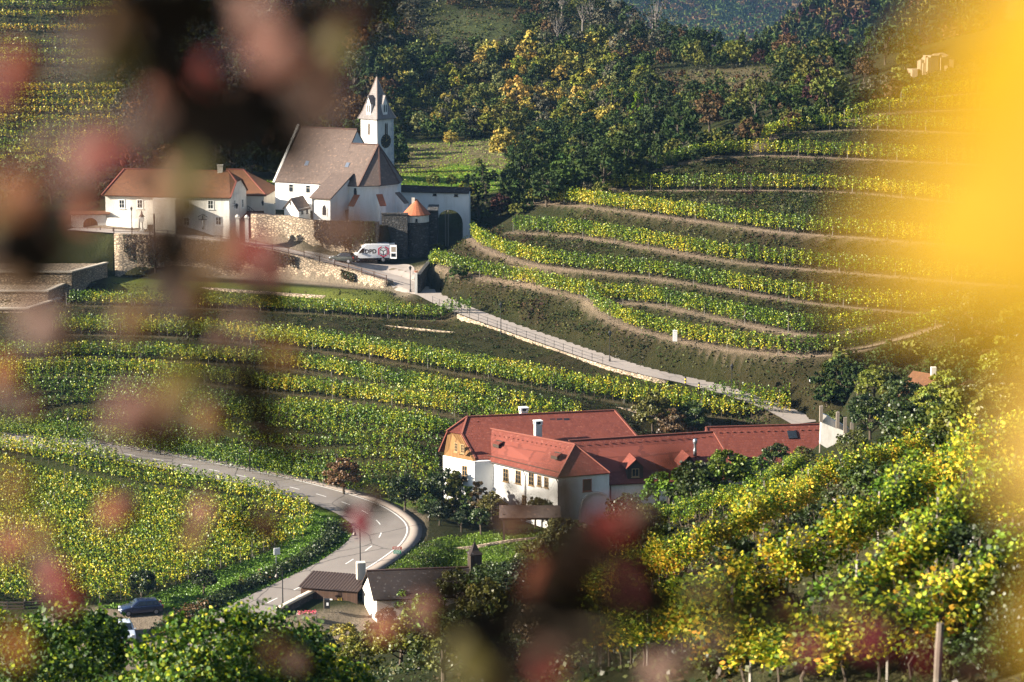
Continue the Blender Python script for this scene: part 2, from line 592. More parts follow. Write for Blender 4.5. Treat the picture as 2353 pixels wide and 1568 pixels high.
ctrl = []
for z, pts in ROWS_R.values():
    ctrl += [G(q[0], q[1], q[2] if len(q) > 2 else z) for q in pts]
for pts in ROWS_L.values():
    ctrl += [G(*q) for q in pts]
ctrl += [G(*q) for q in MAIN_ROAD] + [G(*q) for q in LANE]
ctrl += [G(*q) for q in [
    # block of vines above the main road, verge
    (0, 975, 12.2), (200, 995, 12.0), (400, 1030, 11.8), (600, 1070, 11.3), (800, 1105, 10.6), (930, 1135, 10.0), (0, 900, 15.0), (300, 910, 14.8), (640, 1000, 13.2), (850, 1030, 12.8), (1000, 1060, 12.0),
    # flat vineyard and verge inside the bend
    (0, 1060, 9.5), (200, 1100, 9.0), (500, 1180, 8.4), (700, 1200, 8.2), (0, 1250, 7.2), (300, 1280, 6.9), (600, 1260, 7.2), (760, 1215, 8.0), (150, 1380, 6.0), (400, 1370, 6.0), (600, 1330, 6.6), (0, 1420, 5.6),
    (300, 1410, 5.5), (330, 1450, 5.3), (300, 1500, 5.2), (150, 1500, 5.2), (450, 1530, 5.0), (0, 1520, 5.2),
    # round the farm
    (1000, 1190, 8.5), (1080, 1200, 8.3), (980, 1240, 8.0), (1100, 1235, 8.2), (1220, 1225, 8.4), (1280, 1250, 8.2), (1000, 1280, 7.2), (1150, 1290, 7.2), (1260, 1300, 7.2), (1290, 1215, 8.4), (1400, 1205, 8.8), (1560, 1190, 9.4), (1700, 1160, 10.0), (1850, 1120, 11.5),
    (1100, 1100, 9.5), (1300, 1060, 12.0), (1450, 1040, 12.8), (1600, 1010, 13.4), (1750, 1000, 13.8),
    (850, 1420, 5.5), (720, 1400, 5.5), (700, 1450, 5.0), (900, 1440, 5.2), (1150, 1380, 6.4), (600, 1480, 5.0), (560, 1440, 5.4),
    # strip under the village wall, plaza, church hill
    (250, 655, 20.7), (500, 662, 20.6), (700, 672, 20.5), (880, 690, 20.4), (940, 705, 20.3),
    (100, 660, 20.6), (0, 680, 20.4),
    (640, 548, 26.0), (740, 572, 25.0), (840, 590, 23.4), (940, 604, 22.9), (1000, 590, 23.0),
    (300, 520, 27.2), (480, 530, 26.8), (600, 500, 28.0),
    (640, 500, 28.2), (740, 505, 28.0), (840, 500, 28.0), (920, 500, 27.8), (1040, 545, 23.4), (1075, 560, 23.8),
    (960, 625, 22.4), (1000, 650, 22.6), (1000, 600, 24.4),
]]
ctrl += [P(*q) for q in [
    (0, 560, 372), (100, 520, 385), (0, 500, 395),
    (200, 470, 400), (330, 440, 402), (450, 430, 402), (580, 440, 402), (700, 420, 410), (850, 400, 415), (960, 420, 415),
    (1000, 460, 405), (1050, 470, 400), (1000, 400, 432), (1120, 400, 430), (1130, 450, 402), (1150, 520, 370), (1200, 490, 368),
    (1000, 370, 462), (1150, 350, 470), (1000, 330, 490), (950, 320, 500), (1120, 320, 500), (1250, 380, 445), (1350, 400, 425), (1400, 390, 400),
    (1450, 400, 372), (1550, 350, 395), (1650, 320, 390), (1750, 280, 400), (1900, 240, 405), (2000, 200, 412), (2100, 170, 415), (2200, 130, 420), (2353, 60, 425), (2450, 20, 430),
    (1000, 250, 530), (1100, 200, 548), (1200, 150, 560), (1100, 100, 580), (1200, 50, 600), (1000, 50, 600), (1200, -20, 630), (900, 0, 625), (900, 150, 560), (800, 250, 520), (750, 100, 585),
    (1400, 300, 470), (1500, 260, 470), (1600, 230, 475), (1700, 200, 480), (1400, 200, 520), (1500, 170, 530), (1650, 150, 535), (1800, 160, 500), (1900, 150, 480), (2000, 130, 470), (1400, 100, 580), (1500, 75, 600), (1600, 100, 580), (1700, 125, 560),
    (1850, 135, 540), (1950, 140, 520), (2100, 110, 470), (1480, 60, 650), (1350, 0, 650), (1650, 150, 640), (1600, 150, 700), (1500, 120, 700), (1750, 190, 640), (1900, 200, 620), (2100, 210, 560), (2000, 200, 600),
    (600, 330, 480), (500, 250, 520), (600, 150, 560), (500, 50, 600), (600, -20, 640), (650, 420, 430),
    (300, 380, 440), (150, 370, 445), (0, 390, 445), (0, 300, 470), (150, 280, 475), (300, 270, 480), (0, 200, 500), (200, 180, 505), (0, 100, 530), (200, 80, 540), (0, 0, 560), (200, -20, 570), (-200, 200, 500), (-200, 400, 450), (-200, 0, 560),
    (350, 150, 530), (-150, 560, 380), (-150, 700, 345), (-150, 900, 310),
    # near slope carrying the foreground vines
    (2000, 850, 275), (2175, 775, 292), (2300, 760, 292), (2150, 850, 268), (1900, 880, 291), (1850, 930, 293), (2100, 960, 249), (2200, 960, 240), (2330, 880, 255), (1965, 1005, 236), (2000, 1020, 205), (2000, 1050, 155), (2200, 1000, 158), (2353, 1000, 125), (1900, 1070, 205),
    (1560, 1240, 128), (1750, 1160, 122), (1866, 1170, 93), (1581, 1325, 97), (2100, 1090, 88), (1353, 1400, 102), (1300, 1340, 115), (1300, 1290, 165), (1420, 1230, 175),
    (1838, 1335, 76), (2123, 1190, 70), (2353, 1080, 66), (1600, 1500, 61), (2037, 1405, 58), (2353, 1190, 55), (1553, 1568, 52), (2200, 1530, 46), (2353, 1400, 46),
    (1400, 1500, 74), (1200, 1400, 150), (1150, 1500, 95), (1000, 1500, 120), (1000, 1440, 165), (820, 1480, 175), (820, 1568, 92), (620, 1560, 175), (620, 1640, 110), (400, 1640, 150), (400, 1800, 80), (600, 1800, 70), (100, 1640, 150), (100, 1800, 80), (800, 1800, 62), (1100, 1800, 50), (1500, 1800, 38), (2000, 1800, 32), (2353, 1800, 28),
]]
ctrl += [Vector(q) for q in [(0, 0, 73.3), (12, 0, 74.0), (-15, 0, 70), (-40, 0, 62), (30, 0, 75.5), (0, 15, 68.5), (15, 15, 70), (-20, 20, 63), (60, 0, 77), (60, 60, 66), (90, 100, 60), (110, 150, 52), (0, -20, 79), (60, -20, 83), (-60, -20, 66), (-60, 60, 48), (-90, 0, 50), (-90, 60, 40), (-90, 120, 25), (120, 60, 70), (130, 250, 36), (130, 330, 44), (140, 400, 60), (170, 250, 46), (180, 400, 66), (-120, 240, 8), (-130, 300, 12), (150, 0, 84)]]
ctrl += [Vector(q) for q in [(36, 275, 10), (36, 280, 11.5), (29, 275, 10), (41, 272, 12), (23, 276, 10.5), (-160, 700, 80), (0, 720, 84), (30, 720, 24), (60, 730, 18), (90, 720, 14), (120, 680, 20), (-150, 600, 62), (260, 500, 66), (260, 300, 70), (200, 700, 30)]]
CT = np.array([tuple(p) for p in ctrl])
# merge near duplicates
keep = []
for i in range(len(CT)):
    if all(np.hypot(*(CT[i, :2] - CT[j, :2])) > 1.0 for j in keep):
        keep.append(i)
CT = CT[keep]


def kern(a, b):
    d2 = ((a[:, None, :] - b[None, :, :]) ** 2).sum(-1)
    return np.sqrt(d2 + 9.0)


nC = len(CT)
A = np.zeros((nC + 3, nC + 3))
A[:nC, :nC] = kern(CT[:, :2], CT[:, :2]) - 0.4 * np.eye(nC)
A[:nC, nC] = 1; A[:nC, nC + 1:] = CT[:, :2] / 100
A[nC, :nC] = 1; A[nC + 1:, :nC] = CT[:, :2].T / 100
W = np.linalg.solve(A, np.concatenate([CT[:, 2], [0, 0, 0]]))


def base_h(xy):
    xy = np.asarray(xy, dtype=float).reshape(-1, 2)
    out = np.zeros(len(xy))
    for i in range(0, len(xy), 20000):
        q = xy[i:i + 20000]
        out[i:i + 20000] = kern(q, CT[:, :2]) @ W[:nC] + W[nC] + q @ W[nC + 1:] / 100
    return out


gx = np.concatenate([np.arange(-330, -150, 6.0), np.arange(-150, 175, 0.9), np.arange(175, 330, 6.0)])
gy = np.concatenate([np.arange(-30, 40, 2.0), np.arange(40, 190, 1.5), np.arange(190, 400, 0.8), np.arange(400, 520, 1.8), np.arange(520, 760, 4.0)])
GX, GY = np.meshgrid(gx, gy)
GZ = base_h(np.stack([GX.ravel(), GY.ravel()], 1)).reshape(GX.shape)
GCOL = np.zeros(GX.shape + (3,))


def near_line(poly, reach):
    """distance of grid vertices to a polyline and the line's height there (only within reach)"""
    poly = np.asarray(poly)
    x0, x1 = poly[:, 0].min() - reach, poly[:, 0].max() + reach
    y0, y1 = poly[:, 1].min() - reach, poly[:, 1].max() + reach
    ix = np.where((gx >= x0) & (gx <= x1))[0]; iy = np.where((gy >= y0) & (gy <= y1))[0]
    if len(ix) == 0 or len(iy) == 0: return None
    sl = (slice(iy[0], iy[-1] + 1), slice(ix[0], ix[-1] + 1))
    q = np.stack([GX[sl].ravel(), GY[sl].ravel()], 1)
    best = np.full(len(q), 1e9); zz = np.zeros(len(q)); sd = np.zeros(len(q))
    for a, b in zip(poly[:-1], poly[1:]):
        ab = b[:2] - a[:2]; l2 = (ab ** 2).sum() + 1e-9
        t = np.clip(((q - a[:2]) @ ab) / l2, 0, 1)
        c = a[:2] + t[:, None] * ab
        d = np.hypot(*(q - c).T)
        m = d < best
        best[m] = d[m]; zz[m] = (a[2] + t * (b[2] - a[2]))[m]
        sd[m] = np.sign(ab[0] * (q[:, 1] - a[1]) - ab[1] * (q[:, 0] - a[0]))[m]
    sh = GX[sl].shape
    return sl, best.reshape(sh), zz.reshape(sh), sd.reshape(sh)


def carve(poly, half, blend, dz=0.0, col=None, lo=None, colhalf=None):
    r = near_line(poly, half + blend + 1)
    if r is None: return
    sl, d, z, sd = r
    w = np.clip((half + blend - d) / blend, 0, 1); w = w * w * (3 - 2 * w)
    GZ[sl] = GZ[sl] * (1 - w) + (z + dz) * w
    if col is not None:
        cw = np.clip((colhalf or half) + 0.6 - d, 0, 1)[..., None]
        GCOL[sl] = GCOL[sl] * (1 - cw) + np.array(col) * cw


ROW3 = {}
for k, (z, pts) in ROWS_R.items():
    ROW3['r%d' % k] = resample([G(q[0], q[1], q[2] if len(q) > 2 else z) for q in pts], 1.0)
for k, pts in ROWS_L.items():
    ROW3['l' + k] = resample([G(*q) for q in pts], 1.0)
ROAD3 = resample([G(*q) for q in MAIN_ROAD], 1.5)
LANE3 = resample([G(*q) for q in LANE], 1.5)

# ground colours: 0 grass, painted per region ---------------------------------
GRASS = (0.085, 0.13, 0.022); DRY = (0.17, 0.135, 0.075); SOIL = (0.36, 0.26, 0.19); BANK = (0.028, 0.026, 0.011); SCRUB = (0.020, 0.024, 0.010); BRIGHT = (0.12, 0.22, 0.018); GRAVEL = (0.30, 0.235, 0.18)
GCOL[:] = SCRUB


def zone(poly_uvz, col, soft=1.5):
    """paint the ground inside a plan polygon"""
    p = np.array([tuple(q)[:2] for q in poly_uvz])
    x, y = GX, GY
    ins = np.zeros(GX.shape, dtype=bool); dist = np.full(GX.shape, 1e9)
    x0, y0 = p.min(0) - 5; x1, y1 = p.max(0) + 5
    ix = np.where((gx >= x0) & (gx <= x1))[0]; iy = np.where((gy >= y0) & (gy <= y1))[0]
    sl = (slice(iy[0], iy[-1] + 1), slice(ix[0], ix[-1] + 1))
    x, y = GX[sl], GY[sl]
    ins = np.zeros(x.shape, dtype=bool); dist = np.full(x.shape, 1e9)
    n = len(p)
    for i in range(n):
        a, b = p[i], p[(i + 1) % n]
        cond = ((a[1] > y) != (b[1] > y)) & (x < (b[0] - a[0]) * (y - a[1]) / (b[1] - a[1] + 1e-12) + a[0])
        ins ^= cond
        ab = b - a; t = np.clip(((x - a[0]) * ab[0] + (y - a[1]) * ab[1]) / (ab @ ab + 1e-9), 0, 1)
        dist = np.minimum(dist, np.hypot(x - a[0] - t * ab[0], y - a[1] - t * ab[1]))
    w = np.where(ins, np.clip(dist / soft, 0, 1), 0)[..., None]
    GCOL[sl] = GCOL[sl] * (1 - w) + np.array(col) * w


Z = lambda pts: [P(*q) if q[2] > 100 else G(*q) for q in pts]
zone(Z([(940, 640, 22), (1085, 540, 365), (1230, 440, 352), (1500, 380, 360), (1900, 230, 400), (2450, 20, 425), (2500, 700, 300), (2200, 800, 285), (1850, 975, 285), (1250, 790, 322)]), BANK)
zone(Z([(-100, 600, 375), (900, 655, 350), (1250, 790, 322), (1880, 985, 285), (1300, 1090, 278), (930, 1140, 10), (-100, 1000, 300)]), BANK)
zone(Z([(905, 455, 405), (1130, 445, 405), (1200, 400, 430), (1180, 360, 462), (1120, 322, 500), (905, 318, 500)]), DRY)
zone(Z([(905, 460, 405), (1150, 440, 405), (1190, 400, 430), (1150, 385, 445), (1040, 372, 458), (905, 395, 430)]), BRIGHT)
zone(Z([(-100, 1000, 300), (600, 1100, 9.9), (800, 1160, 9.3), (820, 1230, 8.5), (500, 1420, 6), (260, 1405, 5.5), (-100, 1420, 5.6)]), (0.03, 0.04, 0.012))
zone(Z([(715, 1165, 9), (810, 1190, 9), (815, 1245, 8.4), (560, 1400, 6), (300, 1405, 5.6), (330, 1370, 6), (620, 1270, 7)]), BRIGHT)
zone(Z([(-60, 1430, 5.5), (230, 1395, 5.5), (560, 1405, 5.8), (700, 1395, 5.8), (560, 1540, 5), (300, 1560, 5), (-60, 1540, 5)]), GRAVEL)
zone(Z([(860, 1128, 9.8), (935, 1155, 9.4), (985, 1185, 9), (985, 1235, 8.2), (940, 1275, 7.7), (860, 1310, 7.3), (800, 1330, 7), (860, 1240, 8.4)]), GRAVEL, .8)
zone(Z([(960, 1255, 8), (1100, 1225, 8.2), (1280, 1215, 8.4), (1290, 1330, 7), (850, 1330, 7), (868, 1305, 7.4)]), BRIGHT)
zone(Z([(620, 1440, 5), (850, 1400, 5.5), (1150, 1400, 6.4), (1200, 1440, 6), (700, 1500, 5)]), GRAVEL)
zone(Z([(240, 618, 362), (900, 655, 350), (960, 690, 338), (880, 680, 340), (240, 645, 350)]), (0.13, 0.15, 0.03))
zone(Z([(150, 520, 375), (330, 505, 378), (600, 520, 372), (700, 545, 366), (1000, 590, 360), (950, 680, 342), (860, 650, 350), (150, 545, 370)]), GRAVEL)
zone([Vector(q) for q in [(-3, 20, 0), (60, 20, 0), (140, 120, 0), (90, 230, 0), (30, 180, 0), (8, 100, 0)]], (0.07, 0.065, 0.03), 6)
zone(Z([(-200, 400, 440), (330, 385, 440), (360, 180, 505), (330, -30, 570), (-200, -30, 570)]), (0.05, 0.045, 0.02), 4)
zone(Z([(950, 115, 575), (1180, 105, 578), (1230, 20, 610), (1000, 25, 610)]), (0.07, 0.085, 0.035), 6)
zone(Z([(1480, 270, 468), (1850, 210, 480), (1800, 140, 520), (1500, 150, 535)]), (0.13, 0.10, 0.055), 6)

for k, p in ROW3.items():
    carve(p, 0.9 if k[0] == 'r' else 1.1, 1.6, 0, SOIL if k[0] == 'r' else (0.13, 0.10, 0.06), colhalf=0.75 if k[0] == 'r' else 0.5)
WALLTOP = resample([G(*q) for q in [(262, 541, 27.0), (340, 543, 26.8), (450, 553, 26.2), (571, 567, 25.3), (700, 596, 23.9), (800, 624, 22.7), (888, 650, 21.9)]], 1.0)
def side_line(line, o, z=None):
    line = np.asarray(line).copy()
    t = np.gradient(line[:, :2], axis=0); t /= np.linalg.norm(t, axis=1)[:, None]
    line[:, 0] += -t[:, 1] * o; line[:, 1] += t[:, 0] * o
    if z is not None: line[:, 2] = z
    return line
carve(side_line(WALLTOP, 2.3), 0.9, 0.5, -0.1)
carve(side_line(WALLTOP, -3.8, np.linspace(21.15, 21.0, len(WALLTOP))), 3.6, 0.5, 0)
KIRCHWALL = resample([G(*q) for q in [(577, 541, 26.1), (640, 551, 25.5), (700, 563, 25.0), (790, 583, 24.0), (866, 596, 23.4)]], 1.0)
carve(side_line(KIRCHWALL, 2.3, np.linspace(28.0, 27.9, len(KIRCHWALL))), 1.2, 0.4, 0)
carve(side_line(KIRCHWALL, -1.7, KIRCHWALL[:, 2] - .05), 1.3, 0.4, 0)
carve(resample([G(*q) for q in [(690, 581, 24.6), (790, 604, 23.4), (870, 618, 22.7), (915, 634, 22.2)]], 1), 3.6, 2.0, -.1)
VERGE = resample([G(*q) for q in [(-60, 985, 11.5), (215, 1010, 11.2), (430, 1045, 10.8), (645, 1088, 10.3), (773, 1116, 10.0), (859, 1128, 9.8), (930, 1150, 9.5)]], 2)
carve(VERGE, 1.4, 1.5, 0, (0.12, 0.17, 0.035), colhalf=1.5)
carve(ROAD3, 6.2, 3.5, -0.14)
carve(LANE3, 1.7, 1.2, -0.12)
carve(side_line(WALLTOP, -3.8, np.linspace(21.15, 21.0, len(WALLTOP))), 3.6, 0.5, 0)
PLAZA = [G(*q) for q in [(690, 570, 24.6), (845, 597, 23.4), (948, 606, 22.95), (948, 655, 21.8), (1000, 690, 20.75), (960, 672, 21.0), (893, 650, 21.6), (770, 604, 23.4), (660, 577, 24.8)]]


def h_at(x, y):
    ix = int(np.clip(np.searchsorted(gx, x) - 1, 0, len(gx) - 2)); iy = int(np.clip(np.searchsorted(gy, y) - 1, 0, len(gy) - 2))
    tx = (x - gx[ix]) / (gx[ix + 1] - gx[ix]); ty = (y - gy[iy]) / (gy[iy + 1] - gy[iy])
    return float((GZ[iy, ix] * (1 - tx) + GZ[iy, ix + 1] * tx) * (1 - ty) + (GZ[iy + 1, ix] * (1 - tx) + GZ[iy + 1, ix + 1] * tx) * ty)


def hs(xy):
    xy = np.asarray(xy).reshape(-1, 2)
    ix = np.clip(np.searchsorted(gx, xy[:, 0]) - 1, 0, len(gx) - 2); iy = np.clip(np.searchsorted(gy, xy[:, 1]) - 1, 0, len(gy) - 2)
    tx = np.clip((xy[:, 0] - gx[ix]) / (gx[ix + 1] - gx[ix]), 0, 1); ty = np.clip((xy[:, 1] - gy[iy]) / (gy[iy + 1] - gy[iy]), 0, 1)
    return (GZ[iy, ix] * (1 - tx) + GZ[iy, ix + 1] * tx) * (1 - ty) + (GZ[iy + 1, ix] * (1 - tx) + GZ[iy + 1, ix + 1] * tx) * ty


DS = np.concatenate([np.arange(25, 200, 1.5), np.arange(200, 740, 1.0)])


def hit(u, v):
    """first ground point along the ray through (u, v)"""
    o = P(u, v, 1.0) - Vector((0, 0, CAM_Z))
    pts = np.stack([o.x * DS, o.y * DS], 1)
    zz = CAM_Z + o.z * DS
    dd = zz - hs(pts)
    k = np.where(dd < 0)[0]
    if len(k) == 0: return None
    k = k[0]
    if k == 0: d = DS[0]
    else: d = DS[k - 1] + (DS[k] - DS[k - 1]) * dd[k - 1] / (dd[k - 1] - dd[k])
    x, y = o.x * d, o.y * d
    return Vector((x, y, h_at(x, y)))


# small roughness of open ground
rg = np.random.default_rng(5)
def ground_mesh():
    ny, nx = GX.shape
    V = np.stack([GX.ravel(), GY.ravel(), GZ.ravel()], 1)
    i = np.arange(ny * nx).reshape(ny, nx)
    Fq = np.stack([i[:-1, :-1].ravel(), i[:-1, 1:].ravel(), i[1:, 1:].ravel(), i[1:, :-1].ravel()], 1)
    m, nt, bs, _ = new_mat('ground')
    at = nt.nodes.new('ShaderNodeAttribute'); at.attribute_name = 'leaf'
    co = coords(nt)
    n1 = noise(nt, 0.55, 7, 0.72, co); n2 = noise(nt, 3.5, 5, 0.75, co); n3 = noise(nt, 0.09, 4, 0.6, co)
    c = mix(nt, ramp(nt, n1.outputs['Fac'], [(0.35, (0, 0, 0)), (0.68, (0.75,) * 3)]), at.outputs['Color'], (0.085, 0.06, 0.034))
    c = mix(nt, ramp(nt, n2.outputs['Fac'], [(0.42, (0.85,) * 3), (0.62, (0, 0, 0))]), c, (0.35, 0.40, 0.30), 'MULTIPLY')
    c = mix(nt, ramp(nt, n3.outputs['Fac'], [(0.4, (0, 0, 0)), (0.65, (0.45,) * 3)]), c, (0.035, 0.055, 0.012))
    c = mix(nt, 0.45, c, at.outputs['Color'])
    nt.links.new(c, bs.inputs['Base Color'])
    bump(nt, bs, n2.outputs['Fac'], 0.9, 0.35)
    bs.inputs['Roughness'].default_value = 1.0
    bs.inputs['Specular IOR Level'].default_value = 0.05
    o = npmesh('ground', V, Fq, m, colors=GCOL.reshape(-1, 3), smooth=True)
    tag(o, kind='structure')
ground_mesh()

# ------------------------------------------------------------------ roads
def ribbon(name, line, offs, dz, mat, kind='structure', zf=None):
    """strip between two side offsets of a centre line"""
    line = np.asarray(line)
    t = np.gradient(line[:, :2], axis=0); t /= np.linalg.norm(t, axis=1)[:, None]
    n = np.stack([-t[:, 1], t[:, 0]], 1)
    vs = []
    for o in offs:
        q = np.column_stack([line[:, :2] + n * o, line[:, 2] + dz])
        vs.append(q)
    V = np.vstack(vs); m = len(line)
    Fs = []
    for k in range(len(offs) - 1):
        a = np.arange(m - 1) + k * m
        Fs.append(np.stack([a, a + m, a + m + 1, a + 1], 1))
    Fs = np.vstack(Fs)
    # walk round so that faces look up
    o = npmesh(name, V, Fs[:, ::-1] if offs[0] < offs[-1] else Fs, mat)
    if kind: o['kind'] = kind
    return o


def asphalt(name, col, crack=0.6):
    m, nt, bs, _ = new_mat(name)
    co = coords(nt)
    n = noise(nt, 0.5, 6, 0.7, co); n2 = noise(nt, 14, 3, 0.7, co)
    c = mix(nt, n.outputs['Fac'], tuple(x * 0.8 for x in col), tuple(x * 1.25 for x in col))
    c = mix(nt, 0.25, c, n2.outputs['Color'], 'OVERLAY')
    nd = noise(nt, 0.3, 3, 0.6, co)
    wv = mix(nt, 0.35, co, nd.outputs['Color'], 'LINEAR_LIGHT')
    v = noise(nt, 0.16, kind='ShaderNodeTexVoronoi', vec=wv); v.feature = 'DISTANCE_TO_EDGE'
    e = ramp(nt, v.outputs['Distance'], [(0.0, (crack,) * 3), (0.012, (0, 0, 0))])
    c = mix(nt, e, c, (0.03, 0.028, 0.027))
    nt.links.new(c, bs.inputs['Base Color'])
    bs.inputs['Roughness'].default_value = 0.9
    bump(nt, bs, n2.outputs['Fac'], 0.3, 0.01)
    return m


M['asphalt'] = asphalt('asphalt', (0.20, 0.175, 0.155), 0.8)
M['paving'] = asphalt('pavement', (0.21, 0.175, 0.15), 0.7)
M['lane'] = asphalt('lane', (0.32, 0.275, 0.24), 0.3)
M['marking'] = plain('road_marking', (0.72, 0.70, 0.66), 0.8, var=0.25, sc=4)
# the line runs from far left to the car park; its left side (positive offset) is the outer side of the bend
ribbon('road', ROAD3, [-3.0, -1, 1, 3.0], 0.0, M['asphalt'])
pv = ROAD3[: int(len(ROAD3) * 0.80)]
def kerbed(name, line, a, b, top, mat):
    line = np.asarray(line)
    t = np.gradient(line[:, :2], axis=0); t /= np.linalg.norm(t, axis=1)[:, None]
    n = np.stack([-t[:, 1], t[:, 0]], 1)
    prof = [(a, -0.1), (a, top), (b, top + 0.02), (b, -0.2)]
    V = np.vstack([np.column_stack([line[:, :2] + n * o, line[:, 2] + z]) for o, z in prof]); m = len(line)
    Fs = np.vstack([np.stack([np.arange(m - 1) + k * m, np.arange(m - 1) + k * m + 1, np.arange(m - 1) + (k + 1) * m + 1, np.arange(m - 1) + (k + 1) * m], 1) for k in range(3)])
    o = npmesh(name, V, Fs, mat); o['kind'] = 'structure'
    return o
kerbed('pavement', pv, 3.02, 4.3, 0.05, M['paving'])
# markings
def dashes():
    c = MB()
    t = np.gradient(ROAD3[:, :2], axis=0); t /= np.linalg.norm(t, axis=1)[:, None]
    n = np.stack([-t[:, 1], t[:, 0]], 1)
    k = 0
    fine = resample(ROAD3, 0.5)
    tt = np.gradient(fine[:, :2], axis=0); tt /= np.linalg.norm(tt, axis=1)[:, None]
    nn = np.stack([-tt[:, 1], tt[:, 0]], 1)
    i = 0
    while i < len(fine) - 8:
        for j in range(3):
            a, b = i + j, i + j + 1
            c.face([(*(fine[a, :2] - nn[a] * .06), fine[a, 2] + .006), (*(fine[b, :2] - nn[b] * .06), fine[b, 2] + .006), (*(fine[b, :2] + nn[b] * .06), fine[b, 2] + .006), (*(fine[a, :2] + nn[a] * .06), fine[a, 2] + .006)])
        i += 8
    o = c.build('road_markings', M['marking']); o['kind'] = 'structure'
    e = ribbon('road_edge_line', fine[: int(len(fine) * .86)], [2.62, 2.76], 0.006, M['marking'])
dashes()
ribbon('lane', LANE3[20:] if False else LANE3, [-1.75, -0.6, 0.6, 1.75], 0.0, M['lane'])
def loft(name, near, far, mat, n=60, k=10, dz=0.05):
    a = resample(near, 0.5); b = resample(far, 0.5)
    a = np.array([a[int(i)] for i in np.linspace(0, len(a) - 1, n)]); b = np.array([b[int(i)] for i in np.linspace(0, len(b) - 1, n)])
    V = np.vstack([a + (b - a) * t for t in np.linspace(0, 1, k)])
    V[:, 2] = hs(V[:, :2]) + dz
    Fq = np.vstack([np.stack([np.arange(n - 1) + j * n, np.arange(n - 1) + j * n + 1, np.arange(n - 1) + (j + 1) * n + 1, np.arange(n - 1) + (j + 1) * n], 1) for j in range(k - 1)])
    o = npmesh(name, V, Fq, mat); o['kind'] = 'structure'
loft('forecourt', [G(*q) for q in [(700, 590, 24.1), (800, 617, 22.95), (886, 643, 22.15), (915, 655, 21.9), (1000, 689, 21.1)]], [G(*q) for q in [(700, 568, 24.9), (790, 588, 23.9), (866, 598, 23.3), (946, 606, 23.0), (950, 650, 21.9)]], M['lane'])
# ------------------------------------------------------------------ leaves
def rand_unit(rng, n):
    v = rng.normal(size=(n, 3)); return v / np.linalg.norm(v, axis=1)[:, None]


def leaf_polys(c, size, rng, k=4, up=0.0, aspect=0.75, out=None):
    """one small polygon per leaf; returns verts, faces"""
    n = len(c)
    nrm = rand_unit(rng, n)
    if out is not None: nrm = nrm + out
    nrm[:, 2] += up
    nrm /= np.linalg.norm(nrm, axis=1)[:, None]
    a = np.cross(nrm, rand_unit(rng, n)); a /= np.linalg.norm(a, axis=1)[:, None]
    b = np.cross(nrm, a)
    s = np.broadcast_to(size, (n,))[:, None]
    if k == 4:
        shp = [(-1, 0, 0), (0, -aspect, .15), (1, 0, 0), (0, aspect, .15)]
    elif k == 6:
        shp = [(-1, 0, 0), (-.35, -aspect, .18), (.45, -aspect * .8, .12), (1, 0, -.1), (.45, aspect * .8, .12), (-.35, aspect, .18)]
    V = np.stack([c + a * s * x + b * s * y + nrm * s * z for x, y, z in shp], 1).reshape(-1, 3)
    Fq = np.arange(n * k).reshape(n, k)
    return V, Fq


def shade(col, rng, n, var=0.25, k=4):
    c = np.asarray(col, dtype=float)
    if c.ndim == 1: c = np.tile(c, (n, 1))
    c = c * (1 + rng.uniform(-var, var, (n, 1))) * (1 + rng.uniform(-.08, .08, (n, 3)))
    return np.repeat(np.clip(c, 0.003, 0.95), k, axis=0)


LG = np.array([[0.018, 0.045, 0.007], [0.045, 0.10, 0.010], [0.085, 0.165, 0.010], [0.20, 0.27, 0.013], [0.40, 0.38, 0.018], [0.62, 0.47, 0.035], [0.62, 0.33, 0.03], [0.30, 0.10, 0.03]])


def pal(t):
    """0 dark green .. 1 orange brown"""
    t = np.clip(t, 0, 0.9999) * (len(LG) - 1)
    i = t.astype(int); f = (t - i)[:, None]
    return LG[i] * (1 - f) + LG[i + 1] * f


def wob(x, seed, f=1.0):
    r = np.random.default_rng(seed)
    o = np.zeros_like(x)
    for k in range(5):
        o += np.sin(x * f * (0.35 + 0.7 * k) + r.uniform(0, 6.28)) / (1 + .6 * k)
    return o / 2.2


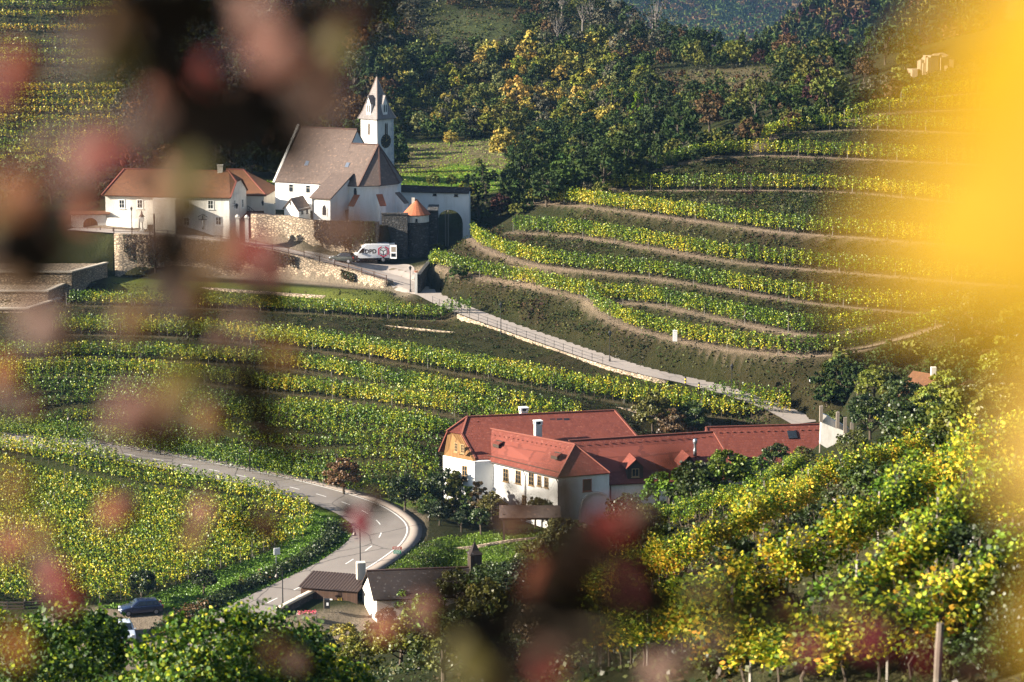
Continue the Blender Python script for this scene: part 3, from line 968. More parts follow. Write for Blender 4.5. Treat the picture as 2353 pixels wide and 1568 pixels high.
def vine_foliage(line, rng, seed, h0=0.55, h1=1.95, thick=0.28, dens=85, size=0.10, tone=0.36, spread=0.26, k=4):
    line = np.asarray(line)
    sl = np.linalg.norm(np.diff(line, axis=0), axis=1); cs = np.concatenate([[0], np.cumsum(sl)])
    Lt = cs[-1]; n = int(Lt * dens)
    s = rng.uniform(0, Lt, n)
    # vines stand about 1.1 m apart: bunch the leaves a little round each of them
    s = s + 0.22 * np.sin(2 * np.pi * s / 1.15) * rng.uniform(.4, 1.2, n)
    s = np.clip(s, 0, Lt)
    p = np.stack([np.interp(s, cs, line[:, i]) for i in range(3)], 1)
    t = np.gradient(line, axis=0); t /= np.linalg.norm(t, axis=1)[:, None] + 1e-9
    tx = np.interp(s, cs, t[:, 0]); ty = np.interp(s, cs, t[:, 1])
    nn = np.stack([-ty, tx, 0 * tx], 1)
    top = h1 + 0.16 * wob(s, seed, 3.0) + 0.12 * rng.normal(size=n)
    bot = h0 + 0.16 * wob(s, seed + 1, 2.2)
    q = rng.beta(1.5, 1.25, n)
    h = bot + (top - bot) * q
    w = thick * (0.65 + 0.5 * np.sin(np.pi * np.clip(q, 0, 1))) * (1 + .25 * wob(s, seed + 2, 2.5))
    side = rng.choice([-1, 1], n) * np.abs(rng.normal(0.75, .35, n))
    p = p + nn * (side * w)[:, None]; p[:, 2] += h
    out = nn * np.sign(side)[:, None] * 0.5
    V, Fq = leaf_polys(p, size * rng.uniform(.7, 1.35, n), rng, k, up=0.15, out=out)
    tt = tone + spread * (0.55 * wob(s, seed + 3, .33) + .30 * wob(s, seed + 4, 2.4)) + 0.10 * (0.55 - q) + rng.normal(0, .05, n)
    tt = tt + np.where(rng.uniform(size=n) < .42, -.24, .05)
    C = shade(pal(tt), rng, n, .30, k)
    return V, Fq, C


STAKE = plain('vineyard_stake_wood', (0.26, 0.235, 0.20), 0.9, var=0.3, sc=6)
TRUNKM = M['bark']


def vine_row(line, label, group, seed, lines=1, gap=1.6, tone=.36, spread=.26, dens=85, size=.10, h0=.55, h1=1.95, stake=6.0, trunks=True, back=+1):
    """a trellised row: foliage, end and middle stakes, vine stems"""
    rng = np.random.default_rng(seed)
    line = np.asarray(line)
    o = Vector(line[len(line) // 2])
    root = empty('vine_row', o, 0, label, 'vine row', group)
    V, Fq, C = vine_foliage(line, rng, seed, h0, h1, .28, dens, size, tone, spread)
    npmesh('foliage', V - np.array(o), Fq, M['leaf'], root, C)
    sl = np.linalg.norm(np.diff(line, axis=0), axis=1); cs = np.concatenate([[0], np.cumsum(sl)])
    if trunks:
        tm = MB()
        for s in np.arange(.4, cs[-1], 1.15):
            p = [np.interp(s, cs, line[:, i]) for i in range(3)]
            dx, dy = rng.normal(0, .08, 2)
            tm.tube([(p[0], p[1], p[2] - .15), (p[0] + dx, p[1] + dy, p[2] + .45), (p[0] + dx * .3, p[1], p[2] + .95)], [.035, .028, .02], 4)
        so = tm.build('stems', TRUNKM, root); so['kind'] = 'stuff'
    if stake:
        sm = None
        for s in np.arange(0.0, cs[-1], stake):
            p = [np.interp(s, cs, line[:, i]) for i in range(3)]
            if sm is None:
                m_ = MB(); m_.bar((0, 0, -.3), (0, 0, 1.75), .09)
                sm = m_.build('stake', STAKE, None)
                link_parent(sm, root)
                sm.location = Vector(p) - o
            else:
                c = sm.copy(); link(c, root); c.location = Vector(p) - o
    return root


def link_parent(o, parent):
    o.parent = parent
    CHILD.setdefault(parent.name, []).append(o)


# right hillside rows
LBL_R = {
    1: 'lowest vine row on the right hillside, looping over the grassy bank above the lane',
    2: 'long vine row just above the lowest one, starting by the walled corner near the van',
    3: 'third vine row up the right hillside, starting under the dark trees',
    4: 'fourth vine row up the right hillside, above a pale dirt ledge',
    5: 'fifth vine row up, starting at the dark tree clump right of the arch wall',
    6: 'sixth vine row up the right hillside, straight and level with many pale stakes',
    7: 'seventh vine row up, bending down at its left end towards the wood',
    8: 'eighth vine row up, short, below the scrubby slope',
    9: 'ninth vine row up the right hillside, behind the yellow leaf',
    10: 'topmost vine row under the rocky outcrop, mostly behind the yellow leaf'}
gR = 'vine rows on the ledges of the right hillside'
for k in ROWS_R:
    line = ROW3['r%d' % k].copy()
    line[:, 2] = hs(line[:, :2])
    vine_row(line, LBL_R[k], gR, 100 + k, tone=.42 + (.05 if k in (5, 6) else 0), spread=.30, dens=170, h1=2.45 if k < 6 else 2.25, h0=.5, stake=7.0)

# middle terraces
def offset(line, o):
    line = np.asarray(line).copy()
    t = np.gradient(line[:, :2], axis=0); t /= np.linalg.norm(t, axis=1)[:, None]
    line[:, 0] += -t[:, 1] * o; line[:, 1] += t[:, 0] * o
    line[:, 2] = hs(line[:, :2])
    return line

LBL_L = {'a': 'top terrace under the grassy strip below the stone wall', 'b': 'long terrace below the low dry stone wall', 'c': 'third terrace down, with the pale path above it', 'd': 'fourth terrace down', 'e': 'fifth terrace down, ending behind the farmhouse'}
gL = 'vine rows on the middle terraces'
for k in ROWS_L:
    for j in range(3 if k == 'b' else 2):
        line = offset(ROW3['l' + k], 0.15 + 1.5 * j)
        vine_row(line, '%s vine row on the %s' % (('front', 'second', 'rearmost')[j], LBL_L[k]), gL, 200 + ord(k) * 3 + j, tone=.41 + .05 * (k in 'bd'), spread=.34, dens=115, h0=.5, h1=1.95, stake=9.0, trunks=(j == 0))
# block between the terraces and the main road: rows one behind the other up the slope
top = resample([G(*q) for q in [(-30, 885, 15.4), (300, 893, 15.2), (640, 965, 14.0), (850, 1000, 13.4), (1010, 1025, 13.0)]], 1)
bot = resample([G(*q) for q in [(-60, 978, 12.2), (200, 1003, 11.9), (430, 1036, 11.5), (645, 1078, 11.0), (800, 1106, 10.6), (1005, 1150, 9.8)]], 1)
def at(line, t):
    i = t * (len(line) - 1)
    j = int(min(i, len(line) - 2)); return line[j] + (line[j + 1] - line[j]) * (i - j)
NB = 9
ORD = ['lowest', 'second', 'third', 'fourth', 'fifth', 'sixth', 'seventh', 'eighth', 'highest']
for i in range(NB):
    f = i / (NB - 1)
    line = np.array([at(bot, t) * (1 - f) + at(top, t) * f for t in np.linspace(0, 1, 60)])
    line[:, 2] = hs(line[:, :2])
    vine_row(line, '%s vine row from the grass verge in the dark green block beside the main road' % ORD[i], 'vine rows in the block beside the main road', 400 + i, tone=.34, spread=.24, dens=80, h0=.5, h1=1.9, stake=12.0 if i < 2 else 0, trunks=i == 0)

# flat vineyard inside the bend: rows run down from the road
rt = resample([G(*q) for q in [(-330, 1010, 10.2), (0, 1042, 9.8), (200, 1075, 9.4), (430, 1115, 9.2), (600, 1150, 9.0), (700, 1185, 8.6), (724, 1215, 8.3)]], 1)
rb = resample([G(*q) for q in [(-330, 1390, 5.8), (-60, 1395, 5.8), (100, 1390, 5.9), (280, 1385, 5.9), (430, 1345, 6.2), (560, 1305, 6.7), (640, 1270, 7.1), (715, 1238, 7.9)]], 1)
dirv = np.array([0.86, -0.5]); dirv /= np.linalg.norm(dirv)
nrm_ = np.array([-dirv[1], dirv[0]])
def cut(line, off):
    s = line[:, :2] @ nrm_ - off
    for a in range(len(line) - 1):
        if s[a] * s[a + 1] <= 0:
            t = s[a] / (s[a] - s[a + 1] + 1e-12)
            return line[a] + (line[a + 1] - line[a]) * t
    return None
ring = np.vstack([rt, rb[::-1], rt[:1]])
def cut(line, off):
    s = line[:, :2] @ nrm_ - off
    hits = []
    for a in range(len(line) - 1):
        if s[a] * s[a + 1] < 0:
            t = s[a] / (s[a] - s[a + 1] + 1e-12)
            hits.append(line[a] + (line[a + 1] - line[a]) * t)
    if len(hits) < 2: return None
    hits.sort(key=lambda q: q[0])
    return (hits[0], hits[-1]) if hits[-1][0] - hits[0][0] > 2.5 else None
offs = np.arange((ring[:, :2] @ nrm_).min() + .4, (ring[:, :2] @ nrm_).max(), 2.0)
fl = []
for o_ in offs:
    a = cut(ring, o_); 
    if a is not None: fl.append(a)
nf_ = len(fl)
for i, (a, b) in enumerate(fl):
    m_ = max(3, int(np.linalg.norm(a - b)))
    line = np.array([a + (b - a) * t for t in np.linspace(0, 1, m_)])
    line[:, 2] = hs(line[:, :2])
    j = nf_ - i
    lab = 'vine row number %d counted from the upper road, in the flat vineyard inside the bend' % j if j > 1 else 'vine row closest to the upper road in the flat vineyard'
    vine_row(line, lab, 'vine rows in the flat vineyard inside the bend', 500 + i, tone=.48, spread=.20, dens=90, size=.11, h0=.45, h1=1.75, stake=max(8.0, m_ / 2 - .3), trunks=True)

# golden rows on the far left hillside
gg = 'golden vine rows on the far left hillside'
lv = [(40, 0), (72, 0), (104, 1), (128, 1), (150, 1), (208, 0), (226, 0), (244, 0), (262, 0), (282, 0), (300, 1), (318, 1), (338, 1), (356, 1), (376, 1), (18, 1), (0, 0)]
for i, (vv, gr) in enumerate(sorted(lv)):
    pts = []
    for uu in range(-60, 300, 12):
        h_ = hit(uu, vv + 3 * math.sin(uu / 90.0))
        if h_: pts.append(tuple(h_))
    line = np.array(pts)
    if len(line) < 4: continue
    line = resample(line, 1.5); line[:, 2] = hs(line[:, :2])
    vine_row(line, 'golden vine row number %d from the top on the hillside at far left' % (i + 1), gg, 700 + i, tone=.70 if not gr else .50, spread=.22, dens=45, size=.14, h0=.35, h1=1.7, stake=0, trunks=False)
# ------------------------------------------------------------------ buildings
def ray(u, v):
    return (P(u, v, 1.0) - Vector((0, 0, CAM_Z)))


def onwall(A_, B_, u, v):
    """where the sight line through (u, v) meets the upright plane over A-B"""
    r = ray(u, v)
    n = Vector((B_[1] - A_[1], -(B_[0] - A_[0])))
    t = (n.x * A_[0] + n.y * A_[1]) / (n.x * r.x + n.y * r.y)
    return Vector((r.x * t, r.y * t, CAM_Z + r.z * t))


def wframe(A_, B_):
    d = Vector((B_[0] - A_[0], B_[1] - A_[1], 0)).normalized()
    n = Vector((d.y, -d.x, 0))
    if n.y > 0.25: n = -n
    return d, n


def add_window(parent, A_, B_, u, v, w, h, frame, cross=(1, 2), name='window', proud=0.05, fw=0.07, glass='glass', n=None, arch=False, pane='pane'):
    p = onwall(A_, B_, u, v)
    d, nn = wframe(A_, B_)
    nn = n or nn
    z = Vector((0, 0, 1))
    m = MB()
    f0 = p + nn * 0.03
    def slab(mb, cx, cz, sw, sh, depth, off):
        c = p + d * cx + z * cz + nn * off
        q = [c - d * sw / 2, c + d * sw / 2, c + d * sw / 2 + nn * depth, c - d * sw / 2 + nn * depth]
        if d.cross(nn).z < 0: q = q[::-1]
        mb.prism([(k.x, k.y) for k in q], c.z - sh / 2, c.z + sh / 2)
    slab(m, -w / 2 + fw / 2, 0, fw, h, proud, 0.003); slab(m, w / 2 - fw / 2, 0, fw, h, proud, 0.003)
    slab(m, 0, h / 2 - fw / 2, w - 2 * fw, fw, proud, 0.003); slab(m, 0, -h / 2 + fw / 2, w - 2 * fw, fw, proud, 0.003)
    slab(m, 0, -h / 2 - 0.05, w + 0.14, 0.07, proud + 0.07, 0.003)
    for k in range(1, cross[0] + 1):
        slab(m, -w / 2 + w * k / (cross[0] + 1), 0, 0.045, h - 2 * fw, proud - 0.01, 0.004)
    for k in range(1, cross[1] + 1):
        slab(m, 0, -h / 2 + h * k / (cross[1] + 1), w - 2 * fw, 0.035, proud - 0.015, 0.005)
    o = m.build(name, frame, parent)
    g = MB(); slab(g, 0, 0, w - 2 * fw, h - 2 * fw, 0.012, 0.006)
    g.build(pane, M[glass], o)
    return o


def lancet(parent, A_, B_, u, v, w, h, name='window', surround=None, n=None, mat='glass', off=0.02):
    p = onwall(A_, B_, u, v)
    d, nn = wframe(A_, B_)
    nn = n or nn
    z = Vector((0, 0, 1))
    def shape(ww, hh):
        s = [(-ww / 2, -hh / 2), (ww / 2, -hh / 2), (ww / 2, hh * .18), (ww * .32, hh * .36), (0, hh / 2), (-ww * .32, hh * .36), (-ww / 2, hh * .18)]
        return s
    def put(mb, s, o0, o1):
        a = [p + d * x + z * y + nn * o0 for x, y in s]; b = [p + d * x + z * y + nn * o1 for x, y in s]
        mb.hull8(a, b)
    if surround:
        m = MB(); put(m, shape(w * 1.5, h * 1.2), 0.004, off + 0.03)
        o = m.build(name, surround, parent)
        g = MB(); put(g, shape(w, h), off + 0.032, off + 0.045)
        g.build('pane', M[mat], o)
    else:
        m = MB(); put(m, shape(w, h), 0.004, off)
        o = m.build(name, M[mat], parent)
    return o


def xy(p): return (p[0], p[1])


def onplane(p0, n, u, v):
    r = ray(u, v); o = Vector((0, 0, CAM_Z))
    return o + r * ((p0 - o).dot(n) / r.dot(n))


# ============ church
def church():
    A = G(632, 414, 33.0)
    th = R(25)
    ex = Vector((math.cos(th), -math.sin(th), 0)); ey = Vector((math.sin(th), math.cos(th), 0))
    O = Vector((A.x, A.y, 0))
    q = lambda x, y, z=0: O + ex * x + ey * y + Vector((0, 0, z))
    zb, ze, zr = 26.6, 33.0, 40.2
    c = empty('church', q(6, 5, 27.5), 0, 'white hill church with a steep brown tiled roof and a polygonal choir', 'church')
    LN, WH, WC, LC = 9.9, 7.2, 5.3, 14.0
    sl = (zr - ze) / WH
    zc = ze + WC * sl
    m = MB()
    m.prism([xy(q(0, 0)), xy(q(LN, 0)), xy(q(LN, 2 * WH)), xy(q(0, 2 * WH))], zb, ze)
    # nave gable triangles, west one rising as a parapet
    for x0, x1, e in ((-0.28, 0.12, 0.28), (LN - 0.4, LN - 0.05, 0.0)):
        a = [q(x0, -e, ze - .3), q(x0, 2 * WH + e, ze - .3), q(x0, WH, zr + e * 1.4)]
        b = [q(x1, -e, ze - .3), q(x1, 2 * WH + e, ze - .3), q(x1, WH, zr + e * 1.4)]
        m.hull8(a, b)
    wall = m.build('nave_wall', M['white'], c)
    m = MB()
    eo = 0.3
    m.sheet([q(0.1, -eo, ze - eo * sl + .1), q(LN, -eo, ze - eo * sl + .1), q(LN, WH, zr), q(0.1, WH, zr)], .2)
    m.sheet([q(0.1, 2 * WH + eo, ze - eo * sl + .1), q(LN, 2 * WH + eo, ze - eo * sl + .1), q(LN, WH, zr), q(0.1, WH, zr)], .2)
    rf = m.build('nave_roof', M['tile_church'], c)
    m = MB(); m.bar(q(0.1, WH, zr + .06), q(LN, WH, zr + .06), .3, .16)
    m.build('ridge_cap', M['ridge_dark'], rf)
    # choir and apse
    Q = [(LN, 0), (LC, 0), (16.3, 1.9), (17.5, 5.3), (16.3, 8.7), (LC, 2 * WC), (LN, 2 * WC)]
    m = MB(); m.prism([xy(q(*p)) for p in Q], zb, ze)
    ch = m.build('choir_wall', M['white'], c)
    m = MB()
    ap = q(14.4, 5.3, zc)
    def ov(p):
        dx, dy = p[0] - 12.5, p[1] - 5.3
        l = math.hypot(dx, dy)
        return (p[0] + dx / l * .35, p[1] + dy / l * .35)
    Qe = [(LN, -eo), (LC + .05, -eo)] + [ov(p) for p in Q[2:5]] + [(LC + .05, 2 * WC + eo), (LN, 2 * WC + eo)]
    ee = ze - eo * sl + .1
    m.sheet([q(*Qe[0], ee), q(*Qe[1], ee), ap, q(LN, WC, zc)], .2)
    for i in range(1, 5):
        m.sheet([q(*Qe[i], ee), q(*Qe[i + 1], ee), ap], .2)
    m.sheet([q(*Qe[5], ee), q(*Qe[6], ee), q(LN, WC, zc), ap], .2)
    cr = m.build('choir_roof', M['tile_church'], c)
    m = MB()
    for i in (1, 2, 3, 4, 5):
        m.bar(q(*Qe[i], ee + .05), ap + Vector((0, 0, .08)), .2, .12)
    m.bar(q(LN, WC, zc + .07), ap + Vector((0, 0, .07)), .28, .14)
    m.build('hip_cap', M['ridge_dark'], cr)
    # cornice
    m = MB()
    for a, b in zip(Q[:4], Q[1:5]):
        m.bar(q(*a, ze - .42), q(*b, ze - .42), .24, .2)
    m.bar(q(.2, -.02, ze - .42), q(LN - .2, -.02, ze - .42), .26, .2)
    m.build('cornice', M['white'], c)
    # chapel wing leaning on the nave
    x1, x2, D, zl, zt = 9.3, 12.25, 5.5, 31.6, 34.0
    m = MB()
    m.prism([xy(q(x1, -D)), xy(q(x2, -D)), xy(q(x2, .3)), xy(q(x1, .3))], zb - .5, [zl, zl, zt - .1, zt - .1])
    m.build('chapel_wall', M['white'], c)
    m = MB()
    s2 = (zt - zl) / (D + .3)
    m.sheet([q(x1 - .3, -D - .35, zl - .1), q(x2 + .25, -D - .35, zl - .1), q(x2 + .25, 1.15, zt + .45), q(x1 - .3, 1.15, zt + .45)], .18)
    m.build('chapel_roof', M['tile_church'], c)
    lancet(c, q(x1, -D), q(x2, -D), 745.5, 483, .62, 1.5, surround=M['white'])
    add_window(c, q(x2, -D), q(x2, 0), 797, 494, .9, 1.5, M['wood_dark'], (0, 1), n=ex)
    add_window(c, q(x2, -D), q(x2, 0), 806, 428, .35, .35, M['wood_dark'], (0, 0), n=ex)
    # buttresses with sloped tile tops
    def buttress(base, dirx, w=.85, D=1.7, z1=31.4, z0=30.1, tile='tile_orange'):
        dn = dirx.normalized(); sd = Vector((-dn.y, dn.x, 0)) * w / 2
        b0, b1 = base - dn * .3, base + dn * D
        m = MB()
        m.prism([xy(b0 - sd), xy(b1 - sd), xy(b1 + sd), xy(b0 + sd)], zb - .5, [z1 + .2, z0, z0, z1 + .2])
        o = m.build('buttress', M['white'], c)
        m = MB(); e = 1.12
        m.sheet([b1 + dn * .12 - sd * e + Vector((0, 0, z0 - .02)), b1 + dn * .12 + sd * e + Vector((0, 0, z0 - .02)), base + sd * e + Vector((0, 0, z1 + .12)), base - sd * e + Vector((0, 0, z1 + .12))], .12)
        m.build('tiled_top', M[tile], o)
    buttress(q(13.6, 0), -ey)
    buttress(q(16.3, 1.9), ex * .75 - ey * .75)
    buttress(q(17.5, 5.3), ex * .9 - ey * .25, tile='tile_church')
    # openings
    for u in (669, 708, 737):
        add_window(c, q(0, 0), q(LN, 0), u, 430 + (u - 669) * .055, .75, 1.5, M['white_old'], (0, 1), fw=.05)
        # reveal beside the pane
    lancet(c, q(0, 0), q(14, 0), 816.5, 450, .5, 3.2)
    # roof lights on the nave roof
    for u, v in ((705, 377), (798, 381)):
        t = onplane(q(0, 0, ze), (ey * -sl + Vector((0, 0, 1))).normalized(), u, v) - O
        yy = t.dot(ey); xx = t.dot(ex); zz = ze + sl * yy
        m = MB(); m.sheet([q(xx - .28, yy - .3, zz - .3 * sl + .12), q(xx + .28, yy - .3, zz - .3 * sl + .12), q(xx + .28, yy + .3, zz + .3 * sl + .12), q(xx - .28, yy + .3, zz + .3 * sl + .12)], .12)
        o = m.build('roof_window', M['steel'], c)
    # drain pipes
    for x, y0 in ((7.6, -.12), ):
        m = MB(); m.tube([q(x, y0 - .25, ze - .2), q(x, y0, ze - .6), q(x, y0, zb)], .07, 6); m.build('drain_pipe', M['copper'], c)
    m = MB(); m.tube([q(x1 + .1, -D - .2, zl - .2), q(x1 + .1, -D - .08, zl - .6), q(x1 + .1, -D - .08, zb)], .07, 6); m.build('drain_pipe', M['copper'], c)
    m = MB(); m.bar(q(-.1, WH, zr + .3), q(-.1, WH, zr + 1.0), .08); m.bar(q(-.35, WH, zr + .75), q(.15, WH, zr + .75), .07)
    m.build('gable_cross', M['iron'], c)
    return q, ex, ey, zc


cq, cex, cey, czc = church()


def small_chapel():
    # little gabled porch in front of the nave: left gable face and right side
    z0, ze = 26.8, 30.0
    A = P(653, 478, 369.5); Bp = P(686, 482, 366.8); C = P(713, 478, 370)
    D_ = Vector((A.x + C.x - Bp.x, A.y + C.y - Bp.y, 0))
    c = empty('porch_house', Vector((Bp.x, Bp.y, 27.6)), 0, 'tiny white gabled house standing against the church nave', 'small house')
    ze = 75 - 367 * (.17365 + .16743e-3 * (459 - 784)) if False else 29.9
    m = MB()
    m.prism([xy(A), xy(Bp), xy(C), xy(D_)], 26.5, ze)
    g0 = (Vector(xy(A)) + Vector(xy(Bp))) / 2; g1 = (Vector(xy(D_)) + Vector(xy(C))) / 2
    zt = ze + 1.45
    d = (g1 - g0).normalized() * .15
    def gab(a, b, t, s):
        m.hull8([(a[0], a[1], ze - .1), (b[0], b[1], ze - .1), (t[0], t[1], zt - .12)], [(a[0] + s.x, a[1] + s.y, ze - .1), (b[0] + s.x, b[1] + s.y, ze - .1), (t[0] + s.x, t[1] + s.y, zt - .12)])
    gab(A, Bp, g0, d); gab(D_, C, g1, -d)
    m.build('wall', M['white'], c)
    m = MB()
    def P3(p, z): return Vector((p[0], p[1], z))
    wv = (Vector(xy(Bp)) - Vector(xy(A))).normalized() * .25
    o_ = -d * 1.8
    m.sheet([P3(Vector(xy(Bp)) + wv + o_, ze - .25), P3(Vector(xy(C)) + wv, ze - .25), P3(g1, zt), P3(g0 + o_, zt)], .12)
    m.sheet([P3(Vector(xy(A)) - wv + o_, ze - .25), P3(Vector(xy(D_)) - wv, ze - .25), P3(g1, zt), P3(g0 + o_, zt)], .12)
    m.build('roof', M['tile_church'], c)
    add_window(c, Bp, C, 694, 487, .42, .55, M['wood_dark'], (0, 0)); add_window(c, Bp, C, 705.5, 486, .42, .55, M['wood_dark'], (0, 0))
    add_window(c, A, Bp, 668, 467, .3, .35, M['wood_dark'], (0, 0))
small_chapel()


def church_tower():
    Fc = P(866, 274, 386); Lc = P(831.5, 274, 388.2); Rc = P(907, 274, 387.9)
    s = 3.5
    e1 = Vector((Lc.x - Fc.x, Lc.y - Fc.y, 0)).normalized() * s
    e2 = Vector((-e1.y, e1.x, 0)); e2 = -e2 if e2.x < 0 else e2
    F_ = Vector((Fc.x, Fc.y, 0))
    q = lambda a, b, z=0: F_ + e1 * a + e2 * b + Vector((0, 0, z))
    zt, zs = Fc.z, P(867, 175, 389).z
    c = empty('church_tower', q(.5, .5, 27), 0, 'slender square white church tower with clock and pointed tiled spire', 'tower')
    m = MB(); m.prism([xy(q(0, 0)), xy(q(0, 1)), xy(q(1, 1)), xy(q(1, 0))], 26, zt)
    sh = m.build('tower_shaft', M['tower_plaster'], c)
    m = MB(); m.prism([xy(q(-.02, -.02)), xy(q(-.02, 1.02)), xy(q(1.02, 1.02)), xy(q(1.02, -.02))], 34.4, 34.55)
    m.build('string_course', M['tower_plaster'], c)
    m = MB()
    # quoins on the right hand corner
    for k in range(12):
        z = 33.4 + k * .62
        w = .16 if k % 2 else .09
        m.prism([xy(q(-.012, 1 - w)), xy(q(-.012, 1.012)), xy(q(.05, 1.012)), xy(q(.05, 1 - w))], z, z + .5)
    m.build('quoins', plain('quoin_stone', (.42, .44, .47), .9, var=.2), c)
    ctr = q(.5, .5)
    # spire: flared foot
    e = .09
    base = [q(-e, -e), q(-e, 1 + e), q(1 + e, 1 + e), q(1 + e, -e)]
    mid = [q(.06, .06), q(.06, .94), q(.94, .94), q(.94, .06)]
    m = MB()
    zm = zt + 1.1
    for i in range(4):
        j = (i + 1) % 4
        m.sheet([base[i] + Vector((0, 0, zt - .06)), base[j] + Vector((0, 0, zt - .06)), mid[j] + Vector((0, 0, zm)), mid[i] + Vector((0, 0, zm))], .1)
        m.sheet([mid[i] + Vector((0, 0, zm)), mid[j] + Vector((0, 0, zm)), ctr + Vector((0, 0, zs))], .1)
    m.prism([xy(b) for b in base], zt - .12, zt - .01)
    sp = m.build('spire', M['tile_spire'], c)
    m = MB()
    for i in range(4):
        m.bar(mid[i] + Vector((0, 0, zm)), ctr + Vector((0, 0, zs)), .13); m.bar(base[i] + Vector((0, 0, zt)), mid[i] + Vector((0, 0, zm)), .13)
    m.build('hip_cap', plain('pale_hip_tiles', (.42, .33, .28), .9), sp)
    m = MB(); m.bar(ctr + Vector((0, 0, zs - .1)), ctr + Vector((0, 0, zs + 1.5)), .06); m.bar(ctr + Vector((-.3, 0, zs + 1.0)), ctr + Vector((.3, 0, zs + 1.0)), .06)
    m.lathe([(.01, -.12), (.12, 0), (.01, .12)], tuple(ctr + Vector((0, 0, zs + .25))), 8)
    m.build('spire_cross', M['iron'], c)
    # gabled dormers
    for (w0, w1, inn) in ((q(0, 0), q(1, 0), e2), (q(0, 0), q(0, 1), e1)):
        d = (w1 - w0).normalized(); nn = -inn.normalized()
        p = (w0 + w1) / 2 + nn * .05
        hw = .46
        zb_, zg, ztop = zt + .12, zt + 2.35, zt + 3.45
        def loop(off): return [p - d * hw + Vector((0, 0, zb_)) - nn * off, p + d * hw + Vector((0, 0, zb_)) - nn * off, p + d * hw + Vector((0, 0, zg)) - nn * off, p + Vector((0, 0, ztop)) - nn * off, p - d * hw + Vector((0, 0, zg)) - nn * off]
        m = MB(); m.hull8(loop(.02), loop(1.35))
        dm = m.build('dormer', M['white'], c)
        m = MB()
        for sgn in (-1, 1):
            m.sheet([p + d * sgn * (hw + .1) + Vector((0, 0, zg - .18)) + nn * .08, p + d * sgn * (hw + .1) + Vector((0, 0, zg - .18)) - nn * 1.3, p + Vector((0, 0, ztop + .06)) - nn * 1.3, p + Vector((0, 0, ztop + .06)) + nn * .08], .07)
        m.build('dormer_roof', M['tile_spire'], dm)
        for sgn in (-1, 1):
            m = MB()
            s_ = [(-.1, 0), (.1, 0), (.1, .95), (0, 1.2), (-.1, .95)]
            c0 = p + d * sgn * .2 + Vector((0, 0, zt + .95))
            m.hull8([c0 + d * x + Vector((0, 0, y)) - nn * .015 for x, y in s_], [c0 + d * x + Vector((0, 0, y)) + nn * .02 for x, y in s_])
            m.build('opening', M['iron'], dm)
    # belfry windows
    for w0, w1, u in ((q(0, 0), q(1, 0), 848.5), (q(0, 0), q(0, 1), 887)):
        d = (w1 - w0).normalized(); nn = -(e2 if w1 == q(1, 0) else e1).normalized()
        p = onwall(w0, w1, u, 296)
        o = None
        m = MB()
        s_ = [(-.44, -1.1), (.44, -1.1), (.44, .7), (.25, 1.1), (0, 1.3), (-.25, 1.1), (-.44, .7)]
        m.hull8([p + d * x + Vector((0, 0, y)) for x, y in s_], [p + d * x + Vector((0, 0, y)) + nn * .05 for x, y in s_])
        o = m.build('belfry_window', M['white_old'], c)
        m = MB()
        for sg in (-1, 1):
            s_ = [(-.13, -.95), (.13, -.95), (.13, .65), (0, .95), (-.13, .65)]
            m.hull8([p + d * (x + sg * .17) + Vector((0, 0, y)) + nn * .052 for x, y in s_], [p + d * (x + sg * .17) + Vector((0, 0, y)) + nn * .07 for x, y in s_])
        m.build('louvre', M['wood_dark'], o)
    # clock
    p = onwall(q(0, 0), q(0, 1), 886.5, 324.5)
    d = e2.normalized(); nn = -e1.normalized()
    def disc(r, o0, o1, mat, name, parent, n=28):
        m = MB(); m.hull8([p + d * r * math.cos(2 * math.pi * k / n) + Vector((0, 0, r * math.sin(2 * math.pi * k / n))) + nn * o0 for k in range(n)], [p + d * r * math.cos(2 * math.pi * k / n) + Vector((0, 0, r * math.sin(2 * math.pi * k / n))) + nn * o1 for k in range(n)])
        return m.build(name, mat, parent)
    ck = disc(1.05, .0, .06, M['iron'], 'clock', c)
    m = MB()
    for k in range(12):
        a = k * math.pi / 6
        v = d * math.sin(a) + Vector((0, 0, math.cos(a)))
        m.bar(p + v * .78 + nn * .07, p + v * .97 + nn * .07, .07, .02)
    m.build('clock_numerals', M['gold'], ck)
    m = MB()
    for a, l in ((R(62), .55), (R(5), .72)):
        v = d * math.sin(a) + Vector((0, 0, math.cos(a)))
        m.bar(p - v * .12 + nn * .09, p + v * l + nn * .09, .07, .02)
    m.build('clock_hands', M['gold'], ck)
church_tower()


def extrude_wall(m, A_, B_, poly, th):
    """poly in (s along A-B, z), extruded th backwards"""
    d, n = wframe(A_, B_)
    A3 = Vector((A_[0], A_[1], 0))
    f = [A3 + d * s + Vector((0, 0, z)) for s, z in poly]
    b = [p - n * th for p in f]
    m.hull8(f, b)


